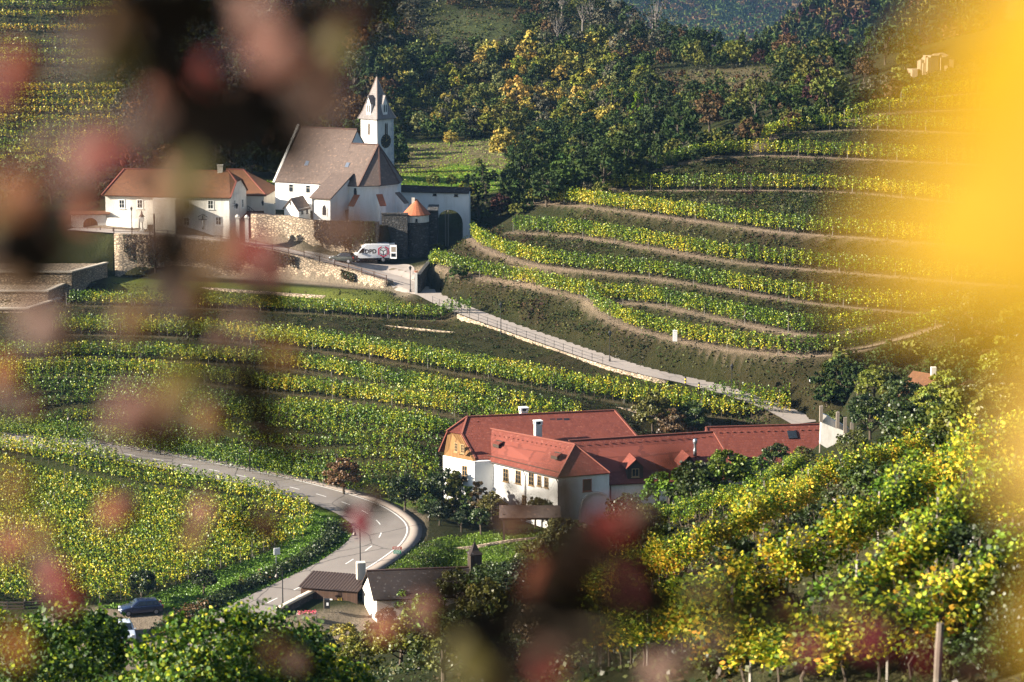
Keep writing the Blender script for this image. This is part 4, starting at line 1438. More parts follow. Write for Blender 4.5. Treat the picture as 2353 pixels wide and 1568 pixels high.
def arch_wall():
    A = P(921, 440, 381); B_ = P(1078, 442, 379)
    L_ = (Vector(xy(B_)) - Vector(xy(A))).length
    c = empty('arch_wall', Vector((A.x, A.y, 24)), 0, 'white covered wall with a round arch right of the church', 'wall')
    d, n = wframe(A, B_)
    zt = 30.9
    pc = onwall(A, B_, 1033, 500); sc = (Vector((pc.x, pc.y)) - Vector(xy(A))).length; r = 2.0; zc = 26.2
    m = MB()
    # pieces left and right of the arch and over it, in strips
    def strip(s0, s1, z00, z01): extrude_wall(m, A, B_, [(s0, z00), (s1, z01), (s1, zt), (s0, zt)], .9)
    strip(0, sc - r, 21, 21); strip(sc + r, L_, 21, 21)
    N = 14
    for k in range(N):
        a0, a1 = math.pi - math.pi * k / N, math.pi - math.pi * (k + 1) / N
        strip(sc + r * math.cos(a0), sc + r * math.cos(a1), zc + r * math.sin(a0), zc + r * math.sin(a1))
    m.build('wall_face', M['white'], c)
    m = MB()
    A3 = Vector((A.x, A.y, 0))
    q = lambda s, o, z: A3 + d * s + n * o + Vector((0, 0, z))
    m.sheet([q(-1.0, .35, zt - .1), q(L_, .35, zt - .1), q(L_, -1.2, zt + .55), q(-1.0, -1.2, zt + .75)], .12)
    m.sheet([q(-1.0, -2.7, zt - .1), q(L_, -2.7, zt - .1), q(L_, -1.2, zt + .55), q(-1.0, -1.2, zt + .75)], .12)
    m.build('roof', M['tile_dark'], c)
    for u, v in ((999, 444.5), (1048, 446)):
        add_window(c, A, B_, u, v + 3, .55, .3, M['wood_dark'], (0, 0))
arch_wall()


def round_tower():
    z0 = 21.5
    p = P(957, 490, 367.3)
    c = empty('round_tower', Vector((p.x, p.y, 23)), 0, 'squat round stone tower with a cone of orange tiles', 'tower')
    m = MB(); m.lathe([(1.95, z0), (1.78, p.z - 2.2), (1.74, p.z)], (p.x, p.y, 0), 28)
    m.build('wall', M['dark_stone'], c)
    m = MB(); m.lathe([(1.80, p.z - 1.2), (1.77, p.z + .02)], (p.x, p.y, 0), 28); m.build('plaster_band', M['tower_plaster'], c)
    m = MB()
    n = 20
    top = Vector((p.x, p.y, p.z + 2.1))
    for k in range(n):
        a0, a1 = 2 * math.pi * k / n, 2 * math.pi * (k + 1) / n
        r = 2.05
        m.sheet([Vector((p.x + r * math.cos(a0), p.y + r * math.sin(a0), p.z - .12)), Vector((p.x + r * math.cos(a1), p.y + r * math.sin(a1), p.z - .12)), top], .1)
    m.build('roof', M['tile_orange'], c)
    m = MB(); m.box((p.x - .45, p.y - .1, p.z + 1.75), (.45, .4, .9)); m.build('chimney', M['cream'], c)
    add_window(c, P(940, 510, 365.6), P(975, 510, 365.6), 957, 507, .3, .45, M['wood_dark'], (0, 0))
    # bastion to the left and the dark wall behind
    b = empty('bastion_wall', P(903, 560, 364.5), 0, 'dark ruined stone bastion left of the round tower', 'wall')
    A = P(877, 493, 364.5); B_ = P(936, 495, 364.5)
    m = MB(); m.prism([xy(A), xy(B_), (B_.x, B_.y + 4), (A.x - .2, A.y + 4)], 21.5, [A.z, B_.z, B_.z - .1, A.z - .3])
    m.build('wall', M['dark_stone'], b)
    m = MB(); m.prism([(A.x - .1, A.y - .1), (B_.x + .1, B_.y - .1), (B_.x + .1, B_.y + .6), (A.x - .1, A.y + .6)], A.z, A.z + .18); m.build('coping', M['dark_stone'], b)
    A = P(983, 487, 368.5); B_ = P(1004, 489, 368.5)
    b = empty('corner_wall', Vector((A.x, A.y, 23)), 0, 'tall dark stone wall between round tower and arch', 'wall')
    m = MB(); m.prism([xy(A), xy(B_), (B_.x, B_.y + 7), (A.x, A.y + 7)], 21.5, A.z); m.build('wall', M['dark_stone'], b)
    m = MB(); m.prism([(A.x - .1, A.y - .1), (B_.x + .12, B_.y - .1), (B_.x + .12, B_.y + 7.1), (A.x - .1, A.y + 7.1)], A.z + .001, A.z + .2); m.build('coping', M['dark_stone'], b)
round_tower()


def wall_along(name, line, z0, z1, th, mat, label, cap=None, step=1, capmat=None, cat='wall', group=None):
    """masonry wall following a plan line; z0 / z1 arrays or offsets"""
    line = np.asarray(line)
    n = len(line)
    t = np.gradient(line[:, :2], axis=0); t /= np.linalg.norm(t, axis=1)[:, None]
    nn = np.stack([-t[:, 1], t[:, 0]], 1)
    a = line[:, :2] - nn * th / 2; b = line[:, :2] + nn * th / 2
    c = empty(name, Vector((*line[n // 2, :2], z0[n // 2])), 0, label, cat, group)
    V = np.vstack([np.column_stack([a, z0]), np.column_stack([a, z1]), np.column_stack([b, z1]), np.column_stack([b, z0])])
    Fq = []
    for k in range(3):
        i = np.arange(n - 1) + k * n
        Fq.append(np.stack([i, i + 1, i + 1 + n, i + n], 1))
    Fq.append(np.array([[0, n, 2 * n, 3 * n], [n - 1, 4 * n - 1, 3 * n - 1, 2 * n - 1]]))
    o = npmesh('masonry', V - np.array([*c.location]), np.vstack(Fq), mat, c)
    if cap:
        e = cap
        a2 = line[:, :2] - nn * (th / 2 + e); b2 = line[:, :2] + nn * (th / 2 + e)
        V = np.vstack([np.column_stack([a2, z1 + .002]), np.column_stack([a2, z1 + .14]), np.column_stack([b2, z1 + .14]), np.column_stack([b2, z1 + .002])])
        i0 = [np.stack([np.arange(n - 1) + k * n, np.arange(n - 1) + 1 + k * n, np.arange(n - 1) + 1 + ((k + 1) % 4) * n, np.arange(n - 1) + ((k + 1) % 4) * n], 1) for k in range(4)]
        npmesh('coping', V - np.array([*c.location]), np.vstack(i0 + [np.array([[0, n, 2 * n, 3 * n], [n - 1, 4 * n - 1, 3 * n - 1, 2 * n - 1]])]), capmat or M['coping'], c)
    return c


wall_along('retaining_wall', side_line(WALLTOP, .55), np.full(len(WALLTOP), 20.4), WALLTOP[:, 2] + .12, 1.5, M['stone'], 'tall rubble stone retaining wall carrying the fenced village road')
kw = KIRCHWALL.copy()
ktop = np.interp(np.arange(len(kw)), np.linspace(0, len(kw) - 1, 5), [29.2, 28.9, 28.5, 28.5, 28.6]) + .08 * wob(np.arange(len(kw)) * 1.0, 3)
wall_along('churchyard_wall', side_line(kw, .5), kw[:, 2] - 1.2, ktop, 1.4, M['stone'], 'high rough stone wall of the churchyard above the road')
# dry stone wall under the grass strip, and the one under the top terrace
ws_ = resample([G(*q) for q in [(256, 655, 20.6), (450, 662, 20.6), (600, 672, 20.5), (760, 683, 20.4)]], 1)
wall_along('dry_stone_wall', ws_, ws_[:, 2] - 1.4, ws_[:, 2] + .15, .4, M['stone'], 'low dry stone wall below the grassy strip, above the top terrace vines', cap=None)
ws_ = resample([G(*q) for q in [(740, 742, 19.3), (860, 750, 19.2), (1000, 763, 19.1), (1100, 775, 19.0), (1180, 790, 18.8)]], 1)
wall_along('dry_stone_wall', ws_, ws_[:, 2] - 1.5, ws_[:, 2] + .25, .4, M['stone'], 'pale dry stone wall under the end of the top terrace near the lane')
ws_ = resample([G(*q) for q in [(1135, 868, 17.6), (1250, 893, 17.2), (1400, 925, 16.6), (1520, 945, 16.0), (1640, 968, 15.2)]], 1)
wall_along('dry_stone_wall', side_line(ws_, -1.6), ws_[:, 2] - 1.3, ws_[:, 2] + .05, .4, M['stone'], 'long pale dry stone wall below the long middle terrace, behind the farm roofs')
ws_ = side_line(LANE3[int(len(LANE3) * .56): int(len(LANE3) * .86)], -2.1)
wall_along('lane_wall', ws_, ws_[:, 2] - 1.0, ws_[:, 2] + .02, .35, M['stone'], 'overgrown stone wall holding the lower side of the lane')

# terrace walls at far left, three stepped bastions
for i, (v0, v1, u1, d0, ub, lab) in enumerate(((624, 664, 164, 352, 247, 'topmost of the three stepped stone terrace walls at far left'), (668, 706, 109, 346, 163, 'middle one of the three stepped stone terrace walls at far left'), (708, 760, 64, 340, 140, 'lowest of the three stepped stone terrace walls at far left'))):
    A = P(-60, v0, d0); B_ = P(u1, v0 + 3, d0); C = P(ub, v0 - 2, d0 + 9)
    c = empty('terrace_wall', Vector((B_.x, B_.y, B_.z - 2)), 0, lab, 'wall', 'stepped terrace walls at far left')
    m = MB(); m.prism([(A.x, A.y), (B_.x, B_.y), (C.x, C.y), (A.x, A.y + 9)], B_.z - 4.2, B_.z)
    m.build('masonry', M['stone'], c)
    m = MB(); m.prism([(A.x, A.y - .15), (B_.x + .15, B_.y - .15), (C.x + .15, C.y), (C.x - .5, C.y), (B_.x - .45, B_.y + .45), (A.x, A.y + .45)], B_.z + .002, B_.z + .2)
    m.build('coping', M['coping'], c)


# ============ village houses
def v3(p, z): return Vector((p[0], p[1], z))


def white_house():
    A = G(244, 531, 26.4); B_ = G(528, 541, 26.2)
    ze, zr = 31.8, 34.9
    Cp = P(566, 446, 375.5); D_ = Vector((A.x + 1.0, Cp.y + 1.2, 0))
    c = empty('village_house', Vector(((A.x + B_.x) / 2, A.y + 4, 26.4)), 0, 'long white two storey house with an old orange tiled roof left of the church', 'house')
    m = MB(); m.prism([xy(A), xy(B_), xy(Cp), xy(D_)], 24.8, ze)
    # gable under the half hip
    g = (Vector(xy(B_)) + Vector(xy(Cp))) / 2
    dd = (Vector(xy(Cp)) - Vector(xy(B_)))
    inn = Vector((-1, 0)) * .3
    zh = 33.5
    k = .42
    p1 = Vector(xy(B_)) + dd * k * .75; p2 = Vector(xy(Cp)) - dd * k * .75
    lp = [v3(B_, ze - .05), v3(Cp, ze - .05), v3(p2, zh), v3(p1, zh)]
    m.hull8([p + Vector((-.35, 0, 0)) for p in lp], lp)
    m.build('wall', M['white_old'], c)
    m = MB()
    e = .45
    r1 = P(285.7, 392.5, 373.2); r1.z = zr; r2 = v3(g + Vector((-1.2, 0)), zr)
    a = v3((A.x - e, A.y - e), ze - .15); b = v3((B_.x + .25, B_.y - e), ze - .15); cc = v3((Cp.x + .25, Cp.y + e), ze - .15); d = v3((D_.x - e, D_.y + e), ze - .15)
    h1 = v3(p1 + Vector((.3, 0)), zh + .08); h2 = v3(p2 + Vector((.3, 0)), zh + .08)
    m.sheet([a, b, h1, r2, r1]); m.sheet([d, cc, h2, r2, r1]); m.sheet([a, d, r1]); m.sheet([h1, h2, r2])
    rf = m.build('roof', M['tile_old'], c)
    m = MB()
    for s, t in ((r1, r2), (a, r1), (h1, r2), (b, h1)): m.bar(s + Vector((0, 0, .06)), t + Vector((0, 0, .06)), .22, .12)
    m.build('ridge_cap', M['tile_orange'] if False else M['ridge'], rf)
    m = MB(); q = r2 + Vector((-1.3, .2, .2)); m.box(tuple(q), (.75, .6, 1.3)); m.box((q.x, q.y, q.z + .68), (.9, .75, .1)); m.build('chimney', M['cream'], rf)
    for u, v, w, h in ((280, 469, .95, 1.35), (321.5, 469, .95, 1.35), (429, 470, .95, 1.35), (484, 470.5, .95, 1.35), (429, 509, .95, 1.3), (502, 508, .95, 1.3)):
        add_window(c, A, B_, u, v, w, h, M['frame_white'], (1, 1), fw=.13)
    for u, v in ((539, 469.5), (557, 467.5)):
        add_window(c, B_, Cp, u, v, .9, 1.3, M['frame_white'], (1, 1), fw=.1, n=Vector((1, -.15, 0)).normalized())
    # projecting part in the middle, half hidden
    S0, S1 = onwall(A, B_, 357, 500), onwall(A, B_, 408, 500)
    m = MB(); m.prism([(S0.x, S0.y - 2.4), (S1.x, S1.y - 2.4), (S1.x, S1.y + .3), (S0.x, S0.y + .3)], 24.8, ze - .35)
    m.build('bay', M['cream'], c)
    return A, B_, Cp
hA, hB, hC = white_house()


def crucifix():
    p = onwall(hA, hB, 466, 511)
    p.y -= .12
    c = empty('crucifix', p, 0, 'black wrought cross hung on the white house front', 'crucifix')
    m = MB(); m.bar(p + Vector((0, 0, -1.0)), p + Vector((0, 0, .95)), .13); m.bar(p + Vector((-.55, 0, .4)), p + Vector((.55, 0, .4)), .13); m.bar(p + Vector((-.7, 0, .75)), p + Vector((0, 0, 1.15)), .07); m.bar(p + Vector((.7, 0, .75)), p + Vector((0, 0, 1.15)), .07)
    m.build('cross', M['iron'], c)
    m = MB(); m.tube([p + Vector((0, -.12, -.75)), p + Vector((0, -.12, -.1)), p + Vector((0, -.12, .35))], [.05, .1, .07], 6); m.tube([p + Vector((-.45, -.1, .45)), p + Vector((0, -.12, .3)), p + Vector((.45, -.1, .45))], .045, 5)
    m.build('figure', M['steel'], c)
crucifix()


def back_house():
    A = P(563, 446, 377.5); B_ = P(606, 443, 376.0)
    ze = 30.9
    L_ = 9.0
    c = empty('back_house', Vector((B_.x, B_.y, 27.5)), 0, 'smaller cream house with hipped red roof between the long white house and the church', 'house')
    C = (B_.x + 1.0, B_.y + L_); D_ = (A.x - 3.5, A.y + L_)
    A0 = (A.x - 3.5, A.y - .2)
    m = MB(); m.prism([A0, xy(B_), C, D_], 26, ze); m.build('wall', M['cream'], c)
    m = MB(); e = .4
    rl = P(520, 393, 381); rr = P(560, 392, 380.5); zr = 34.0; rl.z = rr.z = zr
    a = v3((A0[0], A0[1] - e), ze - .1); b = v3((B_.x + e, B_.y - e), ze - .1); cc = v3((C[0] + e, C[1] + e), ze - .1); d = v3((D_[0], D_[1] + e), ze - .1)
    m.sheet([a, b, rr, rl]); m.sheet([b, cc, rr]); m.sheet([d, cc, rr, rl])
    rf = m.build('roof', M['tile_old'], c)
    m = MB(); m.bar(rl + Vector((0, 0, .06)), rr + Vector((0, 0, .06)), .22, .12); m.bar(rr + Vector((0, 0, .06)), b + Vector((0, 0, .06)), .22, .12); m.build('ridge_cap', M['ridge'], rf)
    for u, v in ((573, 471), (595.5, 464)):
        add_window(c, A, B_, u, v, .7, 1.35, M['frame_white'], (1, 1), fw=.1)
    add_window(c, A, B_, 582, 471, .5, .9, M['wood_dark'], (0, 1))
    # outside stair railing
    m = MB()
    p0, p1 = P(569, 473, 375.5), P(600, 497, 374.5)
    m.bar(p0, p1, .06); m.bar(p0 + Vector((0, 0, -.45)), p1 + Vector((0, 0, -.45)), .05)
    for t in np.linspace(0, 1, 8):
        q = p0.lerp(p1, t); m.bar(q, q + Vector((0, 0, -.95)), .04)
    m.build('stair_railing', M['iron'], c)
    # garden wall to the right
    A2 = P(606, 466, 374.5); B2 = P(632, 470, 372.5)
    w = empty('yard_wall', Vector((A2.x, A2.y, 27)), 0, 'cream plastered yard wall between the back house and the church', 'wall')
    m = MB(); m.prism([xy(A2), xy(B2), (B2.x, B2.y + .4), (A2.x, A2.y + .4)], 26, [A2.z, B2.z, B2.z, A2.z]); m.build('wall', M['cream'], w)
back_house()


def gate_wall():
    A = G(165, 531, 26.5); B_ = G(245, 531.5, 26.4)
    A = Vector((A.x, A.y - .3, 0)); B_ = Vector((B_.x, B_.y - .3, 0))
    c = empty('gate_wall', Vector((A.x, A.y, 26.4)), 0, 'white courtyard wall with a tiled top and a round arched gate', 'wall')
    L_ = (B_ - A).length
    pc = onwall(A, B_, 208, 515); sc = (Vector(xy(pc)) - Vector(xy(A))).length
    r, zc, zt = 1.05, 27.35, 28.95
    m = MB()
    def strip(s0, s1, a, b): extrude_wall(m, A, B_, [(s0, a), (s1, b), (s1, zt), (s0, zt)], .6)
    strip(0, sc - r, 25.5, 25.5); strip(sc + r, L_, 25.5, 25.5)
    for k in range(10):
        a0, a1 = math.pi * (1 - k / 10), math.pi * (1 - (k + 1) / 10)
        strip(sc + r * math.cos(a0), sc + r * math.cos(a1), zc + r * math.sin(a0), zc + r * math.sin(a1))
    m.build('wall', M['cream'], c)
    d, n = wframe(A, B_)
    q = lambda s, o, z: A + d * s + n * o + Vector((0, 0, z))
    m = MB(); m.sheet([q(-.2, .25, zt), q(L_ + .6, .25, zt), q(L_ + .6, -.9, zt + .35), q(-.2, -.9, zt + .35)], .1); m.build('tiled_top', M['tile_old'], c)
    m = MB()
    m.panel(xy(q(sc - r, -.3, 0)), xy(q(sc + r, -.3, 0)), 25.9, zc + r, 0, .08)
    m.build('gate', M['planks_door'], c)
    # low wall in front of the house to the right of the gate
    w = empty('front_wall', Vector((B_.x, B_.y, 26.4)), 0, 'low white wall along the foot of the long white house', 'wall')
    A2 = G(246, 531.5, 26.35); B2 = G(340, 535, 26.4)
    m = MB(); m.prism([(A2.x, A2.y - .7), (B2.x, B2.y - .7), (B2.x, B2.y - .25), (A2.x, A2.y - .25)], 25.3, 28.4); m.build('wall', M['white_old'], w)
    # gate pillars right of the house
    k = empty('garden_gate', G(556, 530, 26.3), 0, 'pair of white gate pillars with a wooden door beside the stone wall', 'gate')
    for u in (546, 567):
        p = P(u, 510, 364.5 if u == 546 else 364)
        m = MB(); m.box((p.x, p.y, 27.3), (.5, .5, 3.4)); m.box((p.x, p.y, 29.08), (.66, .66, .14)); m.lathe([(.26, 0), (.3, .1), (.05, .35)], (p.x, p.y, 29.15), 8); m.build('pillar', M['white_old'], k)
    p0, p1 = P(549, 510, 364.6), P(564, 510, 364.3)
    m = MB(); m.panel(xy(p0), xy(p1), 25.4, 28.4, 0, .07); m.build('door', M['planks_brown'], k)
gate_wall()


# ============ farm (four joined wings)
def farm():
    c = empty('farmhouse', G(1250, 1190, 8.4), 0, 'large white farmhouse of joined wings with red tiled roofs beside the bend', 'farmhouse')
    W_ = M['white']
    # --- wing with the wooden gable
    ze, zr = 14.6, 18.2
    EL, ER = G(1007, 1037, ze), G(1093, 1055, ze)
    HL, HR = G(1026, 992, 16.9), G(1061, 998, 16.7)
    R1, R2 = G(1073, 959, zr), G(1412.5, 944, zr)
    dr = (R2 - R1).normalized()
    ER2 = G(1500, 1046, ze); BL = EL; BR = R2 + (EL - R1); BR.z = ze
    BR += Vector((0, 3.0, 0)); 
    BLb = EL + Vector((.6, 3.0, 0))
    m = MB()
    m.sheet([ER, ER2, R2, R1, HR]); m.sheet([HL, HR, R1]); m.sheet([EL, BR, R2, R1, HL]); m.sheet([ER2, BR, R2])
    rf = m.build('north_roof', M['tile_red'], c)
    m = MB()
    for s, t in ((R1, R2), (R2, ER2), (HR, R1), (ER, HR), (HL, R1)): m.bar(s + Vector((0, 0, .07)), t + Vector((0, 0, .07)), .2, .12)
    m.build('ridge_cap', M['ridge'], rf)
    # snow guards in a line below the ridge
    m = MB()
    nrm = (R2 - R1).cross(ER - R1).normalized(); nrm = nrm if nrm.z > 0 else -nrm
    down = (ER - R1) - dr * (ER - R1).dot(dr); down.normalize()
    for k in range(17):
        q = R1 + dr * (1.0 + k * .95) + down * .75 + nrm * .06; m.box(tuple(q), (.16, .16, .1))
    m.build('snow_guards', M['ridge'], rf)
    WL, WR = G(1018, 1044, ze), G(1090, 1058, ze)
    back = Vector((dr.x, dr.y, 0))
    m = MB()
    g0 = WL; g1 = WR
    far = 17.5
    m.prism([xy(g0), xy(g1), xy(g1 + back * far), (g0.x + back.x * far + 1, g0.y + back.y * far + 1.6)], 6.8, ze - .15)
    m.build('north_wall', W_, c)
    # timber gable
    lp = [WL + Vector((.05, -.02, -.3)), WR + Vector((-.02, -.02, -.3)), HR + Vector((-.12, .05, -.08)), HL + Vector((.15, .05, -.12))]
    gn = Vector((-(WR.y - WL.y) * -1, -(WR.x - WL.x), 0)).normalized()
    m = MB()
    inn = back * .3
    L1 = (Vector(xy(WR)) - Vector(xy(WL))).length
    i0 = len(m.f)
    m.hull8([p + inn for p in lp], lp)
    m.uv[i0 + 1] = [(0, 0), (L1, 0), (L1 * .6, 2.4), (L1 * .25, 2.4)]
    gb = m.build('timber_gable', M['planks_gold'], c)
    for u, v in ((1048.5, 1028), (1063.5, 1031.5)):
        add_window(c, WL - back * .02, WR - back * .02, u, v, .5, 1.0, M['frame_wood'], (1, 2), proud=.07)
    add_window(c, WL, WR, 1068, 1087.5, .75, 1.65, M['frame_wood'], (1, 2))
    # --- front wing
    zf = 14.4
    A2, B2, C2 = G(1096, 1053, zf), G(1281, 1097, zf), G(1402, 1087, zf)
    Lr, Rr = G(1112, 983, 17.1), G(1321, 1022, 17.1)
    D2 = A2 + (C2 - B2)
    m = MB()
    m.sheet([A2, B2, Rr, Lr]); m.sheet([B2, C2, Rr]); m.sheet([C2, D2, Lr, Rr])
    rf2 = m.build('front_roof', M['tile_red'], c)
    m = MB()
    for s, t in ((Lr, Rr), (B2, Rr), (C2, Rr)): m.bar(s + Vector((0, 0, .07)), t + Vector((0, 0, .07)), .2, .12)
    m.build('ridge_cap', M['ridge'], rf2)
    # snow rail above the eave, dark
    m = MB(); up = (Lr - A2).normalized(); n2 = (B2 - A2).cross(Lr - A2).normalized(); n2 = n2 if n2.z > 0 else -n2
    pa, pb = A2 + (Lr - A2) * .15 + n2 * .12, B2 + (Rr - B2) * .13 + n2 * .12
    for k in range(40):
        q = pa.lerp(pb, (k + .5) / 40); m.bar(q - n2 * .1, q + n2 * .02, .05)
    m.bar(pa, pb, .05)
    m.build('snow_rail', M['wood_dark'], rf2)
    m = MB()
    for k in range(19):
        q = Lr.lerp(Rr, (k + .7) / 19.5) - (Lr - A2).normalized() * .75 + n2 * .05; m.box(tuple(q), (.12, .12, .08))
    m.build('snow_guards', M['ridge'], rf2)
    fd = Vector((B2.x - A2.x, B2.y - A2.y, 0)).normalized(); fn = Vector((fd.y, -fd.x, 0)); fn = fn if fn.y < 0 else -fn
    rd = Vector((C2.x - B2.x, C2.y - B2.y, 0)).normalized()
    ins = -fn * .3
    WA, WB, WC_ = A2 + ins + fd * .15, B2 + ins - fd * .2, C2 + ins * .6
    WC_ = WB + (C2 - B2) * .97
    WD = WA + (WC_ - WB)
    m = MB(); m.prism([xy(WA), xy(WB), xy(WC_), xy(WD)], 6.8, zf - .12); m.build('front_wall', W_, c)
    for u, v, h, fr in ((1125, 1086, 1.45, 'frame_red'), (1162.5, 1092, 1.45, 'frame_wood'), (1191, 1096.5, 1.45, 'frame_wood'), (1221, 1101, 1.4, 'frame_wood'), (1239.5, 1105, 1.15, 'frame_wood'), (1255.5, 1109, 1.15, 'frame_wood'), (1119, 1143, 1.2, 'frame_wood'), (1205, 1150, 1.1, 'frame_wood')):
        add_window(c, WA, WB, u, v, .62 if h < 1.3 else .85, h, M[fr], (1, 2), glass='glass')
    add_window(c, WB, WC_, 1349, 1115, 1.0, 1.3, M['frame_red'], (0, 0), n=Vector((rd.y, -rd.x, 0)), glass='rust')
    # vault arch moulding and gate in the shaded end wall
    pc = onwall(WB, WC_, 1368, 1168); nn = Vector((rd.y, -rd.x, 0))
    m = MB(); r = 1.75
    prev = None
    pts = [pc + rd * (r * math.cos(a)) + Vector((0, 0, r * math.sin(a))) + nn * .12 for a in np.linspace(math.pi, 0, 15)]
    for a, b in zip(pts[:-1], pts[1:]): m.bar(a, b, .22)
    m.bar(pts[0], pts[0] + Vector((0, 0, -1.6)), .22); m.bar(pts[-1], pts[-1] + Vector((0, 0, -1.6)), .22)
    m.build('gate_arch', M['cream'], c)
    # pipes and gutter
    m = MB(); m.tube([A2 + Vector((0, 0, -.12)), B2 + Vector((0, 0, -.12))], .08, 6); m.build('gutter', M['copper'], c)
    for u in (1098, 1208, 1284):
        p = onwall(WA, WB, u, 1100)
        m = MB(); m.tube([p + fn * .35 + Vector((0, 0, 14.2 - p.z)), p + fn * .1 + Vector((0, 0, 13.7 - p.z)), p + fn * .1 + Vector((0, 0, 8 - p.z))], .055, 6); m.build('drain_pipe', M['copper'], c)
    # flat shed dormers on the pink slope
    for u, v in ((1143, 1022), (1277, 1049)):
        q = onplane(A2, n2, u, v)
        w = .55
        upv = (Lr - A2); upv = (upv - fd * upv.dot(fd)).normalized()
        lo = q - upv * .45 + Vector((0, 0, .5)); hi = q + upv * .55
        m = MB(); m.sheet([lo - fd * w, lo + fd * w, hi + fd * w, hi - fd * w], .1)
        dm = m.build('shed_dormer', M['tile_red'], c)
        m = MB()
        b0 = q - upv * .38
        m.hull8([b0 - fd * w * .85, b0 + fd * w * .85, b0 + fd * w * .85 + Vector((0, 0, .42)), b0 - fd * w * .85 + Vector((0, 0, .42))], [hi - fd * w * .85, hi + fd * w * .85, hi + fd * w * .85 + Vector((0, 0, .02)), hi - fd * w * .85 + Vector((0, 0, .02))])
        m.build('dormer_front', M['wood_dark'], dm)
    # --- long wing with dormers
    z3, z3r = 13.0, 16.6
    E3, F3 = G(1398, 1113, z3), G(1703, 1100, z3)
    S3, T3 = G(1307, 1014, z3r), G(1640, 993, z3r)
    d3 = (F3 - E3).normalized(); n3 = Vector((d3.y, -d3.x, 0))
    E3l = E3 - d3 * 4.5
    Bk = S3 * 2 - E3l; Bk.z = z3; Bk = Vector((S3.x, S3.y + 4.2, z3)); Bk2 = Vector((T3.x + 2.2, T3.y + 3.6, z3))
    m = MB(); m.sheet([E3l, F3, T3, S3]); m.sheet([F3, Bk2, T3]); m.sheet([Bk2, Bk, S3, T3])
    rf3 = m.build('long_roof', M['tile_red'], c)
    m = MB()
    for s, t in ((S3, T3), (F3, T3)): m.bar(s + Vector((0, 0, .07)), t + Vector((0, 0, .07)), .2, .12)
    m.build('ridge_cap', M['ridge'], rf3)
    s3n = d3.cross(S3 - E3).normalized(); s3n = s3n if s3n.z > 0 else -s3n
    u3 = (T3 - F3); u3 = (u3 - d3 * u3.dot(d3)).normalized()
    m = MB()
    for k in range(17):
        q = S3.lerp(T3, (k + .8) / 17.6) - u3 * .7 + s3n * .06; m.box(tuple(q), (.16, .16, .1))
    m.build('snow_guards', M['ridge'], rf3)
    m = MB(); i3 = -n3 * .35
    m.prism([xy(E3l + i3), xy(F3 + i3 - d3 * .3), xy(Bk2 + Vector((-.4, -.3, 0))), xy(Bk)], 6.8, z3 - .1); m.build('long_wall', M['white_old'], c)
    for u, v in ((1423, 1166), (1455, 1164), (1522, 1161)):
        add_window(c, E3l + i3, F3 + i3, u, v, .8, 1.0, M['wood_dark'], (0, 0))
    m = MB(); p = onwall(E3 + i3, F3 + i3, 1403, 1130); m.tube([p - Vector((0, .1, 0)) + Vector((0, 0, 12.8 - p.z)), p - Vector((0, .1, 0)) + Vector((0, 0, 8 - p.z))], .06, 6); m.build('drain_pipe', M['copper'], c)
    # gabled dormers: pink left slope, dark timber front
    for u, v in ((1460, 1098), (1582, 1090)):
        q = onplane(E3, s3n, u, v)
        f = n3; w = .85; hgt = 1.25
        b = q
        runb = 2.6
        m = MB()
        fl_, fr_ = b - d3 * w, b + d3 * w
        tp = b + Vector((0, 0, hgt + .75))
        m.hull8([fl_ + Vector((0, 0, -.4)), fr_ + Vector((0, 0, -.4)), fr_ + Vector((0, 0, hgt)), tp, fl_ + Vector((0, 0, hgt))], [p - f * runb for p in [fl_ + Vector((0, 0, -.4)), fr_ + Vector((0, 0, -.4)), fr_ + Vector((0, 0, hgt)), tp, fl_ + Vector((0, 0, hgt))]])
        dm = m.build('gabled_dormer', M['planks_brown'] if False else M['wood_dark'], c)
        m = MB(); e = .25
        for sg in (-1, 1):
            a = b + d3 * sg * (w + e) + Vector((0, 0, hgt - .18)) + f * .3
            t_ = tp + f * .3 + Vector((0, 0, .08))
            m.sheet([a, t_, t_ - f * 3.2, a - f * 2.4], .1)
        m.build('dormer_roof', M['tile_red'], dm)
        add_window(dm, fl_ + f * .01, fr_ + f * .01, *uv_of(b + Vector((0, 0, .55)))[:2], .8, .9, M['frame_wood'], (1, 0), name='dormer_window')
    # steel flue
    q = onplane(E3, s3n, 1597, 1042)
    m = MB(); m.lathe([(.2, -.3), (.2, .35), (.14, .5), (.14, .95), (.24, 1.15), (.26, 1.45), (.14, 1.6)], tuple(q), 14); m.build('flue_pipe', M['steel'], c, smooth=True)
    # --- far right wing
    S4, T4 = G(1622, 983, 15.9), G(1897, 975, 15.9)
    d4 = (T4 - S4).normalized(); n4 = Vector((d4.y, -d4.x, 0))
    lo = n4 * 4.6 + Vector((0, 0, -3.6)); bk = -n4 * 4.0 + Vector((0, 0, -3.4))
    m = MB(); m.sheet([S4 + lo, T4 + lo, T4, S4]); m.sheet([S4 + bk, T4 + bk, T4, S4]); rf4 = m.build('east_roof', M['tile_red'], c)
    m = MB(); m.bar(S4 + Vector((0, 0, .07)), T4 + Vector((0, 0, .07)), .2, .12); m.bar(S4 + Vector((0, 0, .05)), S4 + lo + Vector((0, 0, .05)), .2, .12); m.build('ridge_cap', M['ridge'], rf4)
    m = MB(); m.prism([xy(S4 + lo * .93 + d4 * .3), xy(T4 + lo * .93 - d4 * .2), xy(T4 + bk * .93 - d4 * .2), xy(S4 + bk * .93 + d4 * .3)], 7, 12.2)
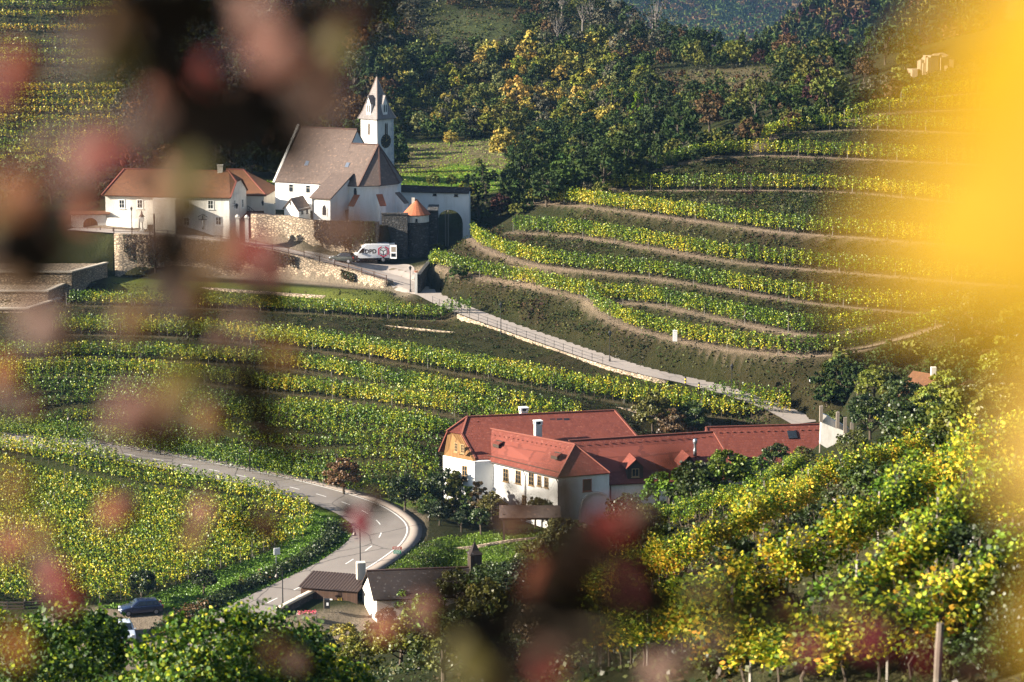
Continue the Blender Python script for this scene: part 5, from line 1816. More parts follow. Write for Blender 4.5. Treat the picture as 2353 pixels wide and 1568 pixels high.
    for pp, s_ in ((S4 + d4 * .3, d4), (T4 - d4 * .3, -d4)):
        m.hull8([pp + lo * .93, pp + bk * .93, pp + Vector((0, 0, -.25))], [pp + lo * .93 + s_ * .3, pp + bk * .93 + s_ * .3, pp + s_ * .3 + Vector((0, 0, -.25))])
    m.build('east_wall', M['white_old'], c)
    s4 = d4.cross(lo).normalized(); s4 = s4 if s4.z > 0 else -s4
    q = S4.lerp(T4, .70) + lo * .25 + s4 * .03
    m = MB(); ul = lo.normalized(); m.sheet([q - d4 * .5 - ul * .55 + s4 * .1, q + d4 * .5 - ul * .55 + s4 * .1, q + d4 * .5 + ul * .55 + s4 * .1, q - d4 * .5 + ul * .55 + s4 * .1], .12); m.build('roof_window', M['glass'], c)
    m = MB()
    for k in range(17):
        q = S4.lerp(T4, (k + .8) / 17.6) + ul * .8 + s4 * .06; m.box(tuple(q), (.16, .16, .1))
    m.build('snow_guards', M['ridge'], rf4)
    # chimneys: white, open arcaded caps
    def chimney(u, v, zbase, w, h, parent):
        q = G(u, v, zbase)
        m = MB(); m.box((q.x, q.y, q.z + h / 2 - .5), (w, w, h + 1.0), .3)
        o = m.build('chimney', M['white_old'], parent)
        m = MB(); m.box((q.x, q.y, q.z + h + .02 + .36), (w * 1.25, w * 1.25, .08), .3)
        for sx_, sy_ in ((-1, -1), (1, -1), (1, 1), (-1, 1)):
            ca, sa = math.cos(.3), math.sin(.3); X, Y = sx_ * w * .45, sy_ * w * .45
            m.box((q.x + X * ca - Y * sa, q.y + X * sa + Y * ca, q.z + h + .17), (.18, .18, .34), .3)
        m.build('chimney_cap', M['white'], o)
        m = MB(); m.box((q.x, q.y, q.z + h + .15), (w * .6, w * .6, .28), .3); m.build('flue_opening', M['iron'], o)
    chimney(1203, 965, 17.5, .78, 1.0, rf)
    chimney(1236, 1003, 16.6, .72, 1.35, rf2)
    # row of roof windows behind, right of the first chimney
    m = MB()
    for k in range(3):
        q = G(1270 + k * 16, 970 - k * .5, 17.45)
        m.sheet([q + nrm * .1 - dr * .3 + down * .3, q + nrm * .1 + dr * .3 + down * .3, q + nrm * .22 + dr * .3 - down * .3, q + nrm * .22 - dr * .3 - down * .3], .1)
    m.build('roof_windows', M['glass'], rf)
farm()


# ============ dark roofed barn by the road
def barn():
    zr, ze = 9.6, 7.7
    R1, R2 = G(842, 1312.5, zr), G(1250, 1298, zr)
    E1 = G(858, 1379, ze); Lk = G(824, 1351, ze)
    d = (R2 - R1).normalized(); n = Vector((d.y, -d.x, 0))
    E2 = E1 + (R2 - R1) + Vector((0, 0, 0)); E2.z = ze
    Lk2 = Lk + (R2 - R1); Lk2.z = ze; Lkb = Lk
    c = empty('barn', Vector((R1.x, R1.y, 5.2)), 0, 'long low barn with a dark tiled roof and white gable beside the road', 'barn')
    m = MB(); m.sheet([E1, E2, R2, R1], .16); m.sheet([Lkb + Vector((0, 1.2, -.4)), Lk2 + Vector((0, 1.2, -.4)), R2, R1], .16)
    rf = m.build('roof', M['tile_dark'], c)
    m = MB(); m.bar(R1 + Vector((0, 0, .05)), R2 + Vector((0, 0, .05)), .2, .12); m.build('ridge_cap', M['ridge_dark'], rf)
    m = MB()
    g0, g1 = Lk + d * .35, E1 + d * .35 - n * .35
    far = (R2 - R1) - d * .6; far.z = 0
    m.prism([xy(g0), xy(g1), xy(g1 + far), xy(g0 + far)], 3.5, ze - .1)
    top = R1 + d * .35 + Vector((0, 0, -.2))
    m.hull8([v3(g0, ze - .15), v3(g1, ze - .15), top], [v3(g0 + d * .3, ze - .15), v3(g1 + d * .3, ze - .15), top + d * .3])
    m.build('wall', M['cream'], c)
    # cupola on the ridge
    q = R1.lerp(R2, (1090 - 842) / (1250 - 842.0))
    m = MB(); m.box((q.x, q.y, q.z + .55), (1.15, 1.15, 1.7), .3); cu = m.build('cupola', M['wood_dark'], c)
    m = MB()
    ca = [Vector((q.x + .95 * math.cos(a), q.y + .95 * math.sin(a), q.z + 1.38)) for a in np.arange(4) * math.pi / 2 + .3 + math.pi / 4]
    md = [Vector((q.x + .5 * math.cos(a), q.y + .5 * math.sin(a), q.z + 1.75)) for a in np.arange(4) * math.pi / 2 + .3 + math.pi / 4]
    tip = Vector((q.x, q.y, q.z + 2.65))
    for i in range(4):
        j = (i + 1) % 4; m.sheet([ca[i], ca[j], md[j], md[i]], .06); m.sheet([md[i], md[j], tip], .06)
    m.build('cupola_roof', M['tile_dark'], cu)
    m = MB(); m.bar(tip - Vector((0, 0, .1)), tip + Vector((0, 0, .45)), .05); m.build('finial', M['iron'], cu)
    # chimney at the gable end
    q = G(829, 1322, 8.7); m = MB(); m.box((q.x, q.y + .3, q.z + .4), (.85, .8, 1.7), .2); m.build('chimney', M['cream'], c)
    # open timber shed
    s = empty('timber_shed', G(740, 1400, 5.4), 0, 'dark brown board shed with a corrugated roof left of the barn gable', 'shed')
    A, B_ = G(694, 1399, 5.3), G(822, 1412, 5.2)
    A0 = Vector((A.x, A.y, 0)); B0 = Vector((B_.x, B_.y, 0)); dd = (B0 - A0).normalized(); nb = Vector((-dd.y, dd.x, 0)); nb = nb if nb.y > 0 else -nb
    m = MB(); m.panel(xy(A0), xy(B0), 4.8, 7.5, 0, .1); m.panel(xy(A0 + nb * 3), xy(A0), 4.8, 7.3, 0, .1)
    m.build('wall', M['planks_brown'], s)
    m = MB()
    N = 40
    a0 = A0 - dd * .3 - nb * .4; b0 = B0 + dd * .2 - nb * .4
    for k in range(N):
        z0 = 7.62 + .05 * math.sin(k * math.pi); za = .045 * (k % 2); zb_ = .045 * ((k + 1) % 2)
        p, q = a0.lerp(b0, k / N), a0.lerp(b0, (k + 1) / N)
        m.face([v3(p, 7.55 + za), v3(q, 7.55 + zb_), v3(q + nb * 4.2, 8.15 + zb_), v3(p + nb * 4.2, 8.15 + za)])
    o = m.build('corrugated_roof', M['rust'], s)
    # notice boards on the shed
    for u, v, w, h in ((758, 1381, .55, .5), (781, 1378, .45, .45)):
        p = onwall(A0, B0, u, v); m = MB(); m.box((p.x, p.y - .14, p.z), (w, .04, h), math.atan2(dd.y, dd.x)); m.build('notice_board', M['frame_white'] if u < 770 else M['gold'], s)
    # roadside wall with pale coping running towards the camera side
    wl = resample([G(*q) for q in [(640, 1400, 6.6), (690, 1374, 6.9), (742, 1347, 7.3)]], .7)
    wall_along('road_wall', wl, wl[:, 2] - 1.8, wl[:, 2], .4, M['dark_stone'], 'dark wall with pale top slabs between the road and the shed yard', cap=.12)
barn()


# ============ shelter, hut, ruin, distant bits
def shelter():
    c = empty('garden_shelter', G(1160, 1250, 8.0), 0, 'open timber shelter with a small red tiled roof in the farm garden', 'shelter')
    A = G(1158, 1248, 7.9)
    x0, y0 = A.x, A.y
    z = 11.0
    m = MB()
    for x in (0, 5.4):
        for y in (0, 2.4):
            m.bar((x0 + x, y0 + y, 7), (x0 + x, y0 + y, z), .2)
    m.bar((x0 - .3, y0, z - .5), (x0 + 5.7, y0, z - .5), .2); m.bar((x0 - .3, y0 + 2.4, z - .5), (x0 + 5.7, y0 + 2.4, z - .5), .2)
    m.build('posts', M['wood_dark'], c)
    m = MB()
    m.sheet([(x0 - .5, y0 - .5, z - .3), (x0 + 5.9, y0 - .5, z - .3), (x0 + 5.9, y0 + 1.2, z + .65), (x0 - .5, y0 + 1.2, z + .65)], .12)
    m.sheet([(x0 - .5, y0 + 2.9, z - .3), (x0 + 5.9, y0 + 2.9, z - .3), (x0 + 5.9, y0 + 1.2, z + .65), (x0 - .5, y0 + 1.2, z + .65)], .12)
    m.build('roof', M['tile_church'], c)
    wl = resample([G(*q) for q in [(962, 1248, 8.0), (985, 1262, 7.7), (1040, 1266, 7.5), (1090, 1262, 7.6), (1160, 1250, 7.9), (1250, 1240, 8.1)]], .8)
    wall_along('garden_wall', wl, wl[:, 2] - .7, wl[:, 2] + .35, .4, M['stone'], 'low curved dry stone wall across the farm garden lawn')
shelter()


def hut():
    Rl, Rr = P(2098, 862, 252), P(2150, 862, 250)
    c = empty('hillside_hut', P(2100, 940, 250), 0, 'small hut with a faded red tiled roof among vines at right', 'hut')
    w = Vector((0, -1, 0))
    El, Er = P(2040, 918, 249.5), P(2165, 925, 247)
    El2, Er2 = El + Vector((2.0, 5.5, 0)), Er + Vector((.5, 5.5, 0))
    Rl.z = Rr.z = El.z + 2.3
    m = MB(); m.sheet([El, Er, Rr, Rl], .12); m.sheet([El, El2, Rl], .12); m.sheet([El2, Er2, Rr, Rl], .12); m.sheet([Er, Er2, Rr], .12)
    rf = m.build('roof', M['tile_old'], c)
    m = MB(); m.prism([(El.x + .4, El.y + .3), (Er.x - .4, Er.y + .3), (Er2.x - .4, Er2.y - .3), (El2.x + .4, El2.y - .3)], El.z - 3.5, El.z + .05); m.build('wall', M['cream'], c)
    m = MB(); m.box((Rr.x - .2, Rr.y + .2, Rr.z + .2), (.5, .5, 1.0)); m.build('chimney', M['cream'], c)
    # ruined white wall with stubs
    c = empty('ruined_wall', P(1915, 985, 232), 0, 'broken white plastered wall with upright stubs behind the farm roof end', 'wall')
    m = MB()
    prof = [(1888, 950), (1905, 958), (1915, 966), (1930, 973), (1950, 984), (1957, 998), (1940, 1010), (1900, 1030), (1884, 1020)]
    pf = [P(u, v, 236) for u, v in prof]
    m.hull8(pf, [p + Vector((0, .6, 0)) for p in pf])
    m.build('wall', M['white_old'], c)
    for u, v in ((1887, 944), (1925, 958), (1942, 970), (1957, 982)):
        p = P(u, v, 235.6); m = MB(); m.box((p.x, p.y, p.z - .3), (.3, .35, 1.5)); m.build('pillar', M['wood_grey'], c)
    # field hut in the meadow
    p = P(1045, 412, 436)
    c = empty('field_shed', Vector((p.x, p.y, p.z - 1)), 0, 'little dark wooden shed on the green meadow behind the church', 'shed')
    m = MB(); m.box((p.x, p.y, p.z - .8), (2.6, 2.2, 3.0), .2); m.build('wall', M['wood_dark'], c)
    m = MB(); m.sheet([(p.x - 1.7, p.y - 1.6, p.z + .75), (p.x + 1.7, p.y - 1.3, p.z + .75), (p.x + 1.6, p.y + 1.6, p.z + 1.1), (p.x - 1.7, p.y + 1.4, p.z + 1.1)], .12); m.build('roof', M['tile_dark'], c)
    # red roofs seen through the arch
    for u, v, dd_, lab in ((1018, 537, 392, 'low red tiled roof seen through the arch, left one'), (1042, 531, 396, 'red roofed shed with blue doors seen through the arch')):
        p = P(u, v, dd_)
        c = empty('distant_shed', Vector((p.x, p.y, p.z - 2)), 0, lab, 'shed')
        m = MB(); m.box((p.x, p.y + 1.4, p.z - 2.0), (2.4, 2.4, 3.4)); m.build('wall', plain('blue_grey_boards', (.10, .13, .22), .8), c)
        m = MB(); m.sheet([(p.x - 1.5, p.y - .2, p.z - .4), (p.x + 1.5, p.y - .2, p.z - .4), (p.x + 1.5, p.y + 2.8, p.z + .9), (p.x - 1.5, p.y + 2.8, p.z + .9)], .12); m.build('roof', M['tile_orange'], c)
    # rocky ruin on the hilltop at right
    p = hit(2150, 165)
    rng = np.random.default_rng(8)
    c = empty('rock_outcrop', p, 0, 'pale rocky outcrop on the hilltop at upper right', 'rock')
    m = MB()
    for k in range(16):
        a = rng.uniform(-4, 4); h = rng.uniform(1.0, 3.6) * (1 - abs(a) / 7)
        s = rng.uniform(.8, 1.6); q = [(p.x + a + s * math.cos(t) * rng.uniform(.7, 1.2), p.y + rng.uniform(-1, 1) * .3 + s * math.sin(t) * rng.uniform(.7, 1.2)) for t in np.arange(6) * math.pi / 3]
        m.prism(q, p.z - 1.5, [p.z + h * rng.uniform(.75, 1.1) for _ in range(6)])
    m.build('rock', plain('pale_rock', (.22, .17, .12), .95, var=.4, sc=1.2), c)
hut()
# ------------------------------------------------------------------ trees
def crown_mesh(seed, Rr, H, base, nclump, nleaf, size, style='round', k=4, neutral=True, up=.3):
    """leaf cloud of a crown: leaf clumps on limbs spread through the crown's volume, gaps between"""
    rng = np.random.default_rng(seed)
    cs = []
    lobes = rng.normal(size=(5, 3)); lobes[:, 2] *= .4
    lobes = lobes / np.linalg.norm(lobes, axis=1)[:, None] * rng.uniform(.25, .6, (5, 1))
    while len(cs) < nclump:
        if style == 'cone':
            t = rng.uniform(0, 1) ** 1.5
            r = (1 - t) * Rr * rng.uniform(.55, 1.05); a = rng.uniform(0, 6.283)
            cs.append((r * math.cos(a), r * math.sin(a), base + t * (H - base)))
            continue
        if style == 'column':
            t = rng.uniform(0, 1); r = Rr * (.35 + .65 * math.sin(math.pi * (t * .8 + .15))) * rng.uniform(.2, 1); a = rng.uniform(0, 6.283)
            cs.append((r * math.cos(a), r * math.sin(a), base + t * (H - base)))
            continue
        p = rng.normal(size=3); p /= np.linalg.norm(p)
        p *= rng.uniform(.45, 1.0) ** .6
        b = 1 + .35 * max(float((lobes @ p).max()), -.3)
        p *= b
        if p[2] < -.55: continue
        cs.append((p[0] * Rr * .85, p[1] * Rr * .85, (base + H) / 2 + p[2] * (H - base) / 2 * .9))
    cs = np.array(cs)
    nn = rng.poisson(nleaf, len(cs)) + 3
    idx = np.repeat(np.arange(len(cs)), nn)
    rad = Rr * (.20 if style != 'cone' else .16) * rng.uniform(.6, 1.4, len(cs))
    off = rand_unit(rng, len(idx)) * (rng.uniform(0, 1, len(idx)) ** .45)[:, None] * rad[idx][:, None]
    off[:, 2] *= .7 if style != 'cone' else .35
    c = cs[idx] + off
    ctr = np.array([0, 0, (base + H) / 2])
    out = c - ctr; out /= np.linalg.norm(out, axis=1)[:, None] + 1e-6
    V, Fq = leaf_polys(c, size * rng.uniform(.6, 1.35, len(c)), rng, k, up=up, out=out * .6)
    tone = (1 + .30 * rng.normal(size=len(cs)))[idx]
    hue = rng.normal(0, .14, len(cs))[idx]
    col = np.stack([tone * (1 + hue), tone, tone * (1 - hue * .5)], 1)
    C = shade(np.clip(col, .35, 1.9) , rng, len(c), .25, k)
    return V, Fq, C, cs


def trunk_mb(seed, H, base, Rr, cs, r0=None, nb=9):
    rng = np.random.default_rng(seed + 99)
    m = MB(); r0 = r0 or H * .022 + .05
    lean = rng.normal(0, .02 * H, 2)
    top = (lean[0], lean[1], base + (H - base) * .6)
    m.tube([(0, 0, -.6), (lean[0] * .2, lean[1] * .2, base * .6), (lean[0] * .6, lean[1] * .6, base + (H - base) * .2), top], [r0 * 1.25, r0, r0 * .75, r0 * .25], 7)
    for i in rng.choice(len(cs), min(nb, len(cs)), replace=False):
        z = base * .7 + rng.uniform(0, .35) * (H - base)
        s = Vector((lean[0] * .4, lean[1] * .4, z)); e = Vector(cs[i])
        mid = s.lerp(e, .5) + Vector((0, 0, -.04 * H))
        m.tube([s, mid, e], [r0 * .45, r0 * .28, r0 * .08], 5)
    return m


PROTO = {}
def proto(kind):
    if kind in PROTO: return PROTO[kind]
    style, seed, Rr, H, base, ncl, nl, size, k, mat = KINDS_[kind]
    V, Fq, C, cs = crown_mesh(seed, Rr, H, base, ncl, nl, size, style, k)
    root = empty('tree', (0, 0, 0))
    if nl > 0: npmesh('crown', V, Fq, M[mat], root, C)
    trunk_mb(seed, H, base, Rr, cs, nb=26 if style == 'bare' else 9).build('trunk', M['bark_pale'] if style == 'bare' else M['bark'], root)
    PROTO[kind] = [root, False]
    return PROTO[kind]


KINDS_ = {
    'round0': ('round', 1, 2.5, 5.2, .3, 44, 28, .24, 4, 'leaf_far'),
    'round1': ('round', 2, 2.8, 6.4, .4, 50, 28, .24, 4, 'leaf_far'),
    'round2': ('round', 3, 2.1, 4.2, .3, 38, 28, .22, 4, 'leaf_far'),
    'round3': ('round', 4, 2.5, 6.8, .5, 48, 28, .24, 4, 'leaf_far'),
    'round4': ('round', 9, 2.9, 5.4, .3, 54, 26, .24, 4, 'leaf_far'),
    'sparse': ('round', 5, 2.6, 7.0, 1.8, 30, 13, .24, 4, 'leaf_far'),
    'bare': ('bare', 6, 2.6, 8.0, 2.0, 40, 3, .16, 4, 'leaf_far'),
    'column': ('column', 7, 1.4, 8.0, .4, 34, 26, .26, 4, 'leaf_far'),
    'cone': ('cone', 8, 2.2, 8.0, .5, 80, 22, .22, 4, 'leaf_far'),
    'bush': ('round', 10, 1.6, 2.4, .05, 26, 24, .20, 4, 'leaf_far'),
    'bush1': ('round', 11, 2.0, 2.2, .0, 30, 24, .20, 4, 'leaf_far'),
    # denser, nearer
    'mid0': ('round', 12, 1.7, 3.8, 1.2, 60, 42, .12, 4, 'leaf'),
    'mid1': ('round', 13, 2.2, 4.6, .6, 80, 45, .13, 4, 'leaf'),
    'midcol': ('column', 14, .9, 3.4, .3, 50, 40, .12, 4, 'leaf'),
    'nbush0': ('round', 15, 1.2, 2.1, .05, 60, 42, .065, 6, 'leaf'),
    'nbush1': ('round', 16, 1.4, 2.6, .3, 70, 42, .07, 6, 'leaf'),
    'nbush2': ('round', 17, 1.0, 1.5, .0, 45, 44, .055, 6, 'leaf'),
}
TINT = {'dark': (.030, .050, .012), 'green': (.055, .085, .015), 'olive': (.115, .12, .022), 'ygreen': (.20, .21, .025), 'yellow': (.40, .32, .06), 'gold': (.38, .27, .06),
        'brown': (.11, .068, .03), 'red': (.18, .05, .03), 'orange': (.15, .08, .028), 'grey': (.10, .095, .06), 'blue': (.035, .06, .03), 'pale': (.20, .21, .07), 'bright': (.16, .25, .02), 'maroon': (.055, .022, .018)}
WORD = {'dark': 'dark green', 'green': 'green', 'olive': 'olive green', 'ygreen': 'yellow green', 'yellow': 'yellow', 'gold': 'golden', 'brown': 'brown', 'red': 'red', 'orange': 'orange', 'grey': 'greyish', 'blue': 'blue green', 'pale': 'pale green', 'bright': 'fresh green', 'maroon': 'maroon'}
trng = np.random.default_rng(77)


def plant(kind, loc, tint, s=1.0, label=None, group=None, cat='tree', name='tree', jit=.22):
    pr = proto(kind)
    c = np.array(TINT[tint]) * (1 + trng.uniform(-jit, jit)) * (1 + trng.uniform(-.08, .08, 3))
    col = (*[float(x) for x in c], 1)
    rz = float(trng.uniform(0, 6.28)); sc = float(s) * np.array([1, 1, trng.uniform(.88, 1.12)])
    if not pr[1]:
        pr[1] = True; o = pr[0]
        o.name = name; o.location = loc; o.rotation_euler = (0, 0, rz); o.scale = [float(x) for x in sc]
        for ch in kids_all(o): ch.color = col
    else:
        o = dup(pr[0], loc, rz, [float(x) for x in sc], color=col)
        o.name = name
        for key in ('group',):
            if key in o: del o[key]
    CHILD.setdefault(o.name, CHILD.get(o.name, []))
    tag(o, label, cat, group)
    return o


def kids_all(o):
    return [c for c in o.children] if o.children else KID0.get(o.name, [])
KID0 = {}
_dup0 = dup
# children of a prototype are remembered by object, names may change
def dup(root, loc=None, rz=None, s=None, label=None, group=None, color=None, parent=None):
    r = root.copy(); COL.objects.link(r)
    if parent is not None: r.parent = parent
    if loc is not None: r.location = loc
    if rz is not None: r.rotation_euler = (0, 0, rz)
    if s is not None: r.scale = s if hasattr(s, '__len__') else (s, s, s)
    if color is not None: r.color = color
    if label: r['label'] = label
    if group: r['group'] = group
    for ch in root.children:
        dup(ch, color=color, parent=r)
    return r


WOODS = []
# ---- the wood on the slopes behind
def wood(region, step, kinds, tints, smin, smax, group, where, prob=1.0, seed=1):
    rng = np.random.default_rng(seed)
    u0, v0, u1, v1 = region[:4]
    inside = region[4] if len(region) > 4 else (lambda u, v: True)
    v = v0; row = 0; n = 0
    while v < v1:
        u = u0 + (row % 2) * step * .5
        while u < u1:
            uu, vv = u + rng.uniform(-.45, .45) * step, v + rng.uniform(-.45, .45) * step * .55
            if inside(uu, vv) and rng.uniform() < prob:
                p = hit(uu, vv)
                if p is not None:
                    kd = kinds[rng.integers(len(kinds))]
                    w = np.array([t[1] for t in tints], float); w /= w.sum()
                    ti = tints[int(rng.choice(len(tints), p=w))][0]
                    typ = {'bare': 'bare branched tree', 'cone': 'conifer', 'column': 'narrow tree', 'sparse': 'thin leafed tree'}.get(kd, 'bush' if 'bush' in kd else 'round crowned tree')
                    WOODS.append((kd, p, ti, rng.uniform(smin, smax), '%s %s %s' % (WORD[ti], typ, where), group))
                    n += 1
            u += step
        v += step * .55; row += 1
    return n


RND = ['round0', 'round1', 'round2', 'round3', 'round4']
n_ = 0
n_ += wood((300, 0, 900, 400, lambda u, v: not (530 < u < 640 and 270 < v < 400) and not (u < 560 and v > 390)), 38, RND + ['sparse'], [('brown', 4), ('dark', 7), ('olive', 2), ('orange', .6), ('maroon', 1), ('grey', 3)], .75, 1.25, 'trees in the wood at upper left', 'in the wood above the white houses', 1, 1)
n_ += wood((900, 130, 1420, 330, lambda u, v: v < 330 - max(0, (1000 - u)) * .3 and not (u < 960 and v > 300)), 30, RND + ['round2', 'bush', 'bush1'], [('yellow', 1.3), ('ygreen', 2.6), ('olive', 5), ('green', 3), ('gold', .9), ('dark', 3.5), ('pale', 2), ('grey', 1.5)], .55, .95, 'trees in the mixed wood behind the church', 'on the slope behind the church tower', 1, 2)
n_ += wood((880, 0, 1250, 130, lambda u, v: not (950 < u < 1180 and 25 < v < 118)), 40, RND + ['bare', 'sparse'], [('brown', 2), ('dark', 4), ('olive', 2), ('grey', 2)], .6, .95, 'trees around the grassy clearing above', 'beside the grassy clearing at the top', 1, 3)
n_ += wood((1230, 0, 1560, 140), 38, RND + ['bare', 'bare', 'sparse'], [('brown', 2), ('dark', 5), ('olive', 2), ('grey', 3)], .7, 1.1, 'trees on the wooded ridge', 'on the dark wooded ridge at the top', 1, 4)
n_ += wood((1420, 140, 1900, 330, lambda u, v: v < 345 - (u - 1420) * .18 and not (1500 < u < 1800 and 165 < v < 235)), 30, RND + ['sparse', 'bush', 'round2'], [('dark', 6), ('green', 2), ('olive', 3), ('maroon', .4), ('brown', 1.5), ('ygreen', .8)], .6, 1.0, 'trees in the dark wood left of the hillside vines', 'in the dark wood left of the upper vine rows', 1, 5)
n_ += wood((1560, 60, 2120, 165, lambda u, v: v > 62 + (u - 1560) * .16 and v < 175), 32, RND + ['column'], [('dark', 8), ('green', 2), ('olive', 1)], .6, .95, 'trees along the skyline ridge', 'along the skyline ridge before the blue hills', 1, 6)
n_ += wood((1180, 330, 1500, 480, lambda u, v: v > 320 + max(0, 1260 - u) * .9 and v < 500 - (u - 1130) * .32), 36, ['round0', 'round1', 'round3', 'round4'], [('dark', 6), ('green', 4), ('olive', 1)], .65, 1.0, 'dark trees between the meadow and the hillside vines', 'in the dark clump between meadow and hillside vines', 1, 7)
n_ += wood((1065, 425, 1230, 545, lambda u, v: v < 545 - (u - 1090) * .35 and u > 1068), 42, ['round0', 'round2', 'bush', 'column'], [('dark', 5), ('green', 2), ('brown', 2), ('maroon', 1)], .5, .8, 'trees by the arch wall', 'crowded to the right of the arch wall', 1, 8)
n_ += wood((1880, 830, 2260, 940, lambda u, v: v > 815 + max(0, 1960 - u) * .6), 52, ['bush', 'bush1', 'round2', 'bush'], [('dark', 6), ('green', 2), ('olive', 2)], .5, .9, 'bushes on the dark bank above the farm', 'on the dark bank between the vines and the hut', 1, 9)
n_ += wood((1480, 180, 1820, 232), 26, ['bush'], [('orange', 2), ('pale', 2), ('brown', 2), ('maroon', 1.5), ('olive', 1)], .35, .6, 'low autumn bushes on the scrubby slope', 'on the reddish scrub slope below the ridge', 1, 10)
n_ += wood((1180, 170, 2080, 500, lambda u, v: abs(v - np.interp(u, [1150, 1240, 1390, 1500, 1620, 1760, 1940, 2070], [520, 450, 418, 375, 342, 300, 255, 205])) < 26), 24, ['bush', 'bush1', 'round2'], [('dark', 5), ('olive', 3), ('brown', 2), ('grey', 1.5), ('green', 2)], .5, .9, 'bushes along the upper left edge of the hillside vines', 'along the upper left edge of the hillside vines', 1, 12)
n_ += wood((960, 35, 1180, 118), 62, ['bush'], [('grey', 2), ('pale', 2), ('olive', 2)], .4, .7, 'bushes on the grassy clearing', 'on the grassy clearing at the top', .6, 11)
n_ += wood((2180, 740, 2400, 960), 44, ['bush', 'bush1', 'mid1'], [('dark', 3), ('olive', 3), ('ygreen', 2), ('brown', 1)], .5, .9, 'bushes on the slope at the right edge above the hut', 'on the slope at the right edge above the hut', .8, 14)
# the largest in view are things, all the rest one mass
WOODS.sort(key=lambda w: -w[3] * KINDS_[w[0]][3] / w[1].y * (.6 if 'bush' in w[0] else 1))
for kd, p, ti, s_, lab, grp in WOODS[:215]:
    b_ = 'bush' if 'bush' in kd else 'tree'
    plant(kd, p, ti, s_, lab, grp, b_, b_)
def wood_mass(items, name, label, sd=5):
    rng = np.random.default_rng(sd); lo = {}
    for kd in set(w[0] for w in items):
        st, seed, Rr, H, base, ncl, nl, size, k, mt = KINDS_[kd]
        lo[kd] = crown_mesh(seed, Rr, H, base, ncl, max(nl * .5, 3), size * 1.3, st, 4)[:3]
    Vs, Cs = [], []
    for kd, p, ti, s_, *_ in items:
        V, Fq, C = lo[kd]; a = rng.uniform(0, 6.28); ca, sa = math.cos(a), math.sin(a)
        W_ = np.stack([V[:, 0] * ca - V[:, 1] * sa, V[:, 0] * sa + V[:, 1] * ca, V[:, 2]], 1) * s_ + np.array(tuple(p))
        Vs.append(W_); Cs.append(C * np.array(TINT[ti]) * rng.uniform(.75, 1.25))
    V = np.vstack(Vs); C = np.vstack(Cs)
    o = npmesh(name, V, np.arange(len(V)).reshape(-1, 4), M['leaf_far'], None, C)
    tag(o, label, 'wood', None, 'stuff')
wood_mass(WOODS[215:], 'distant_wood', 'mixed autumn wood filling the slopes behind the single trees')
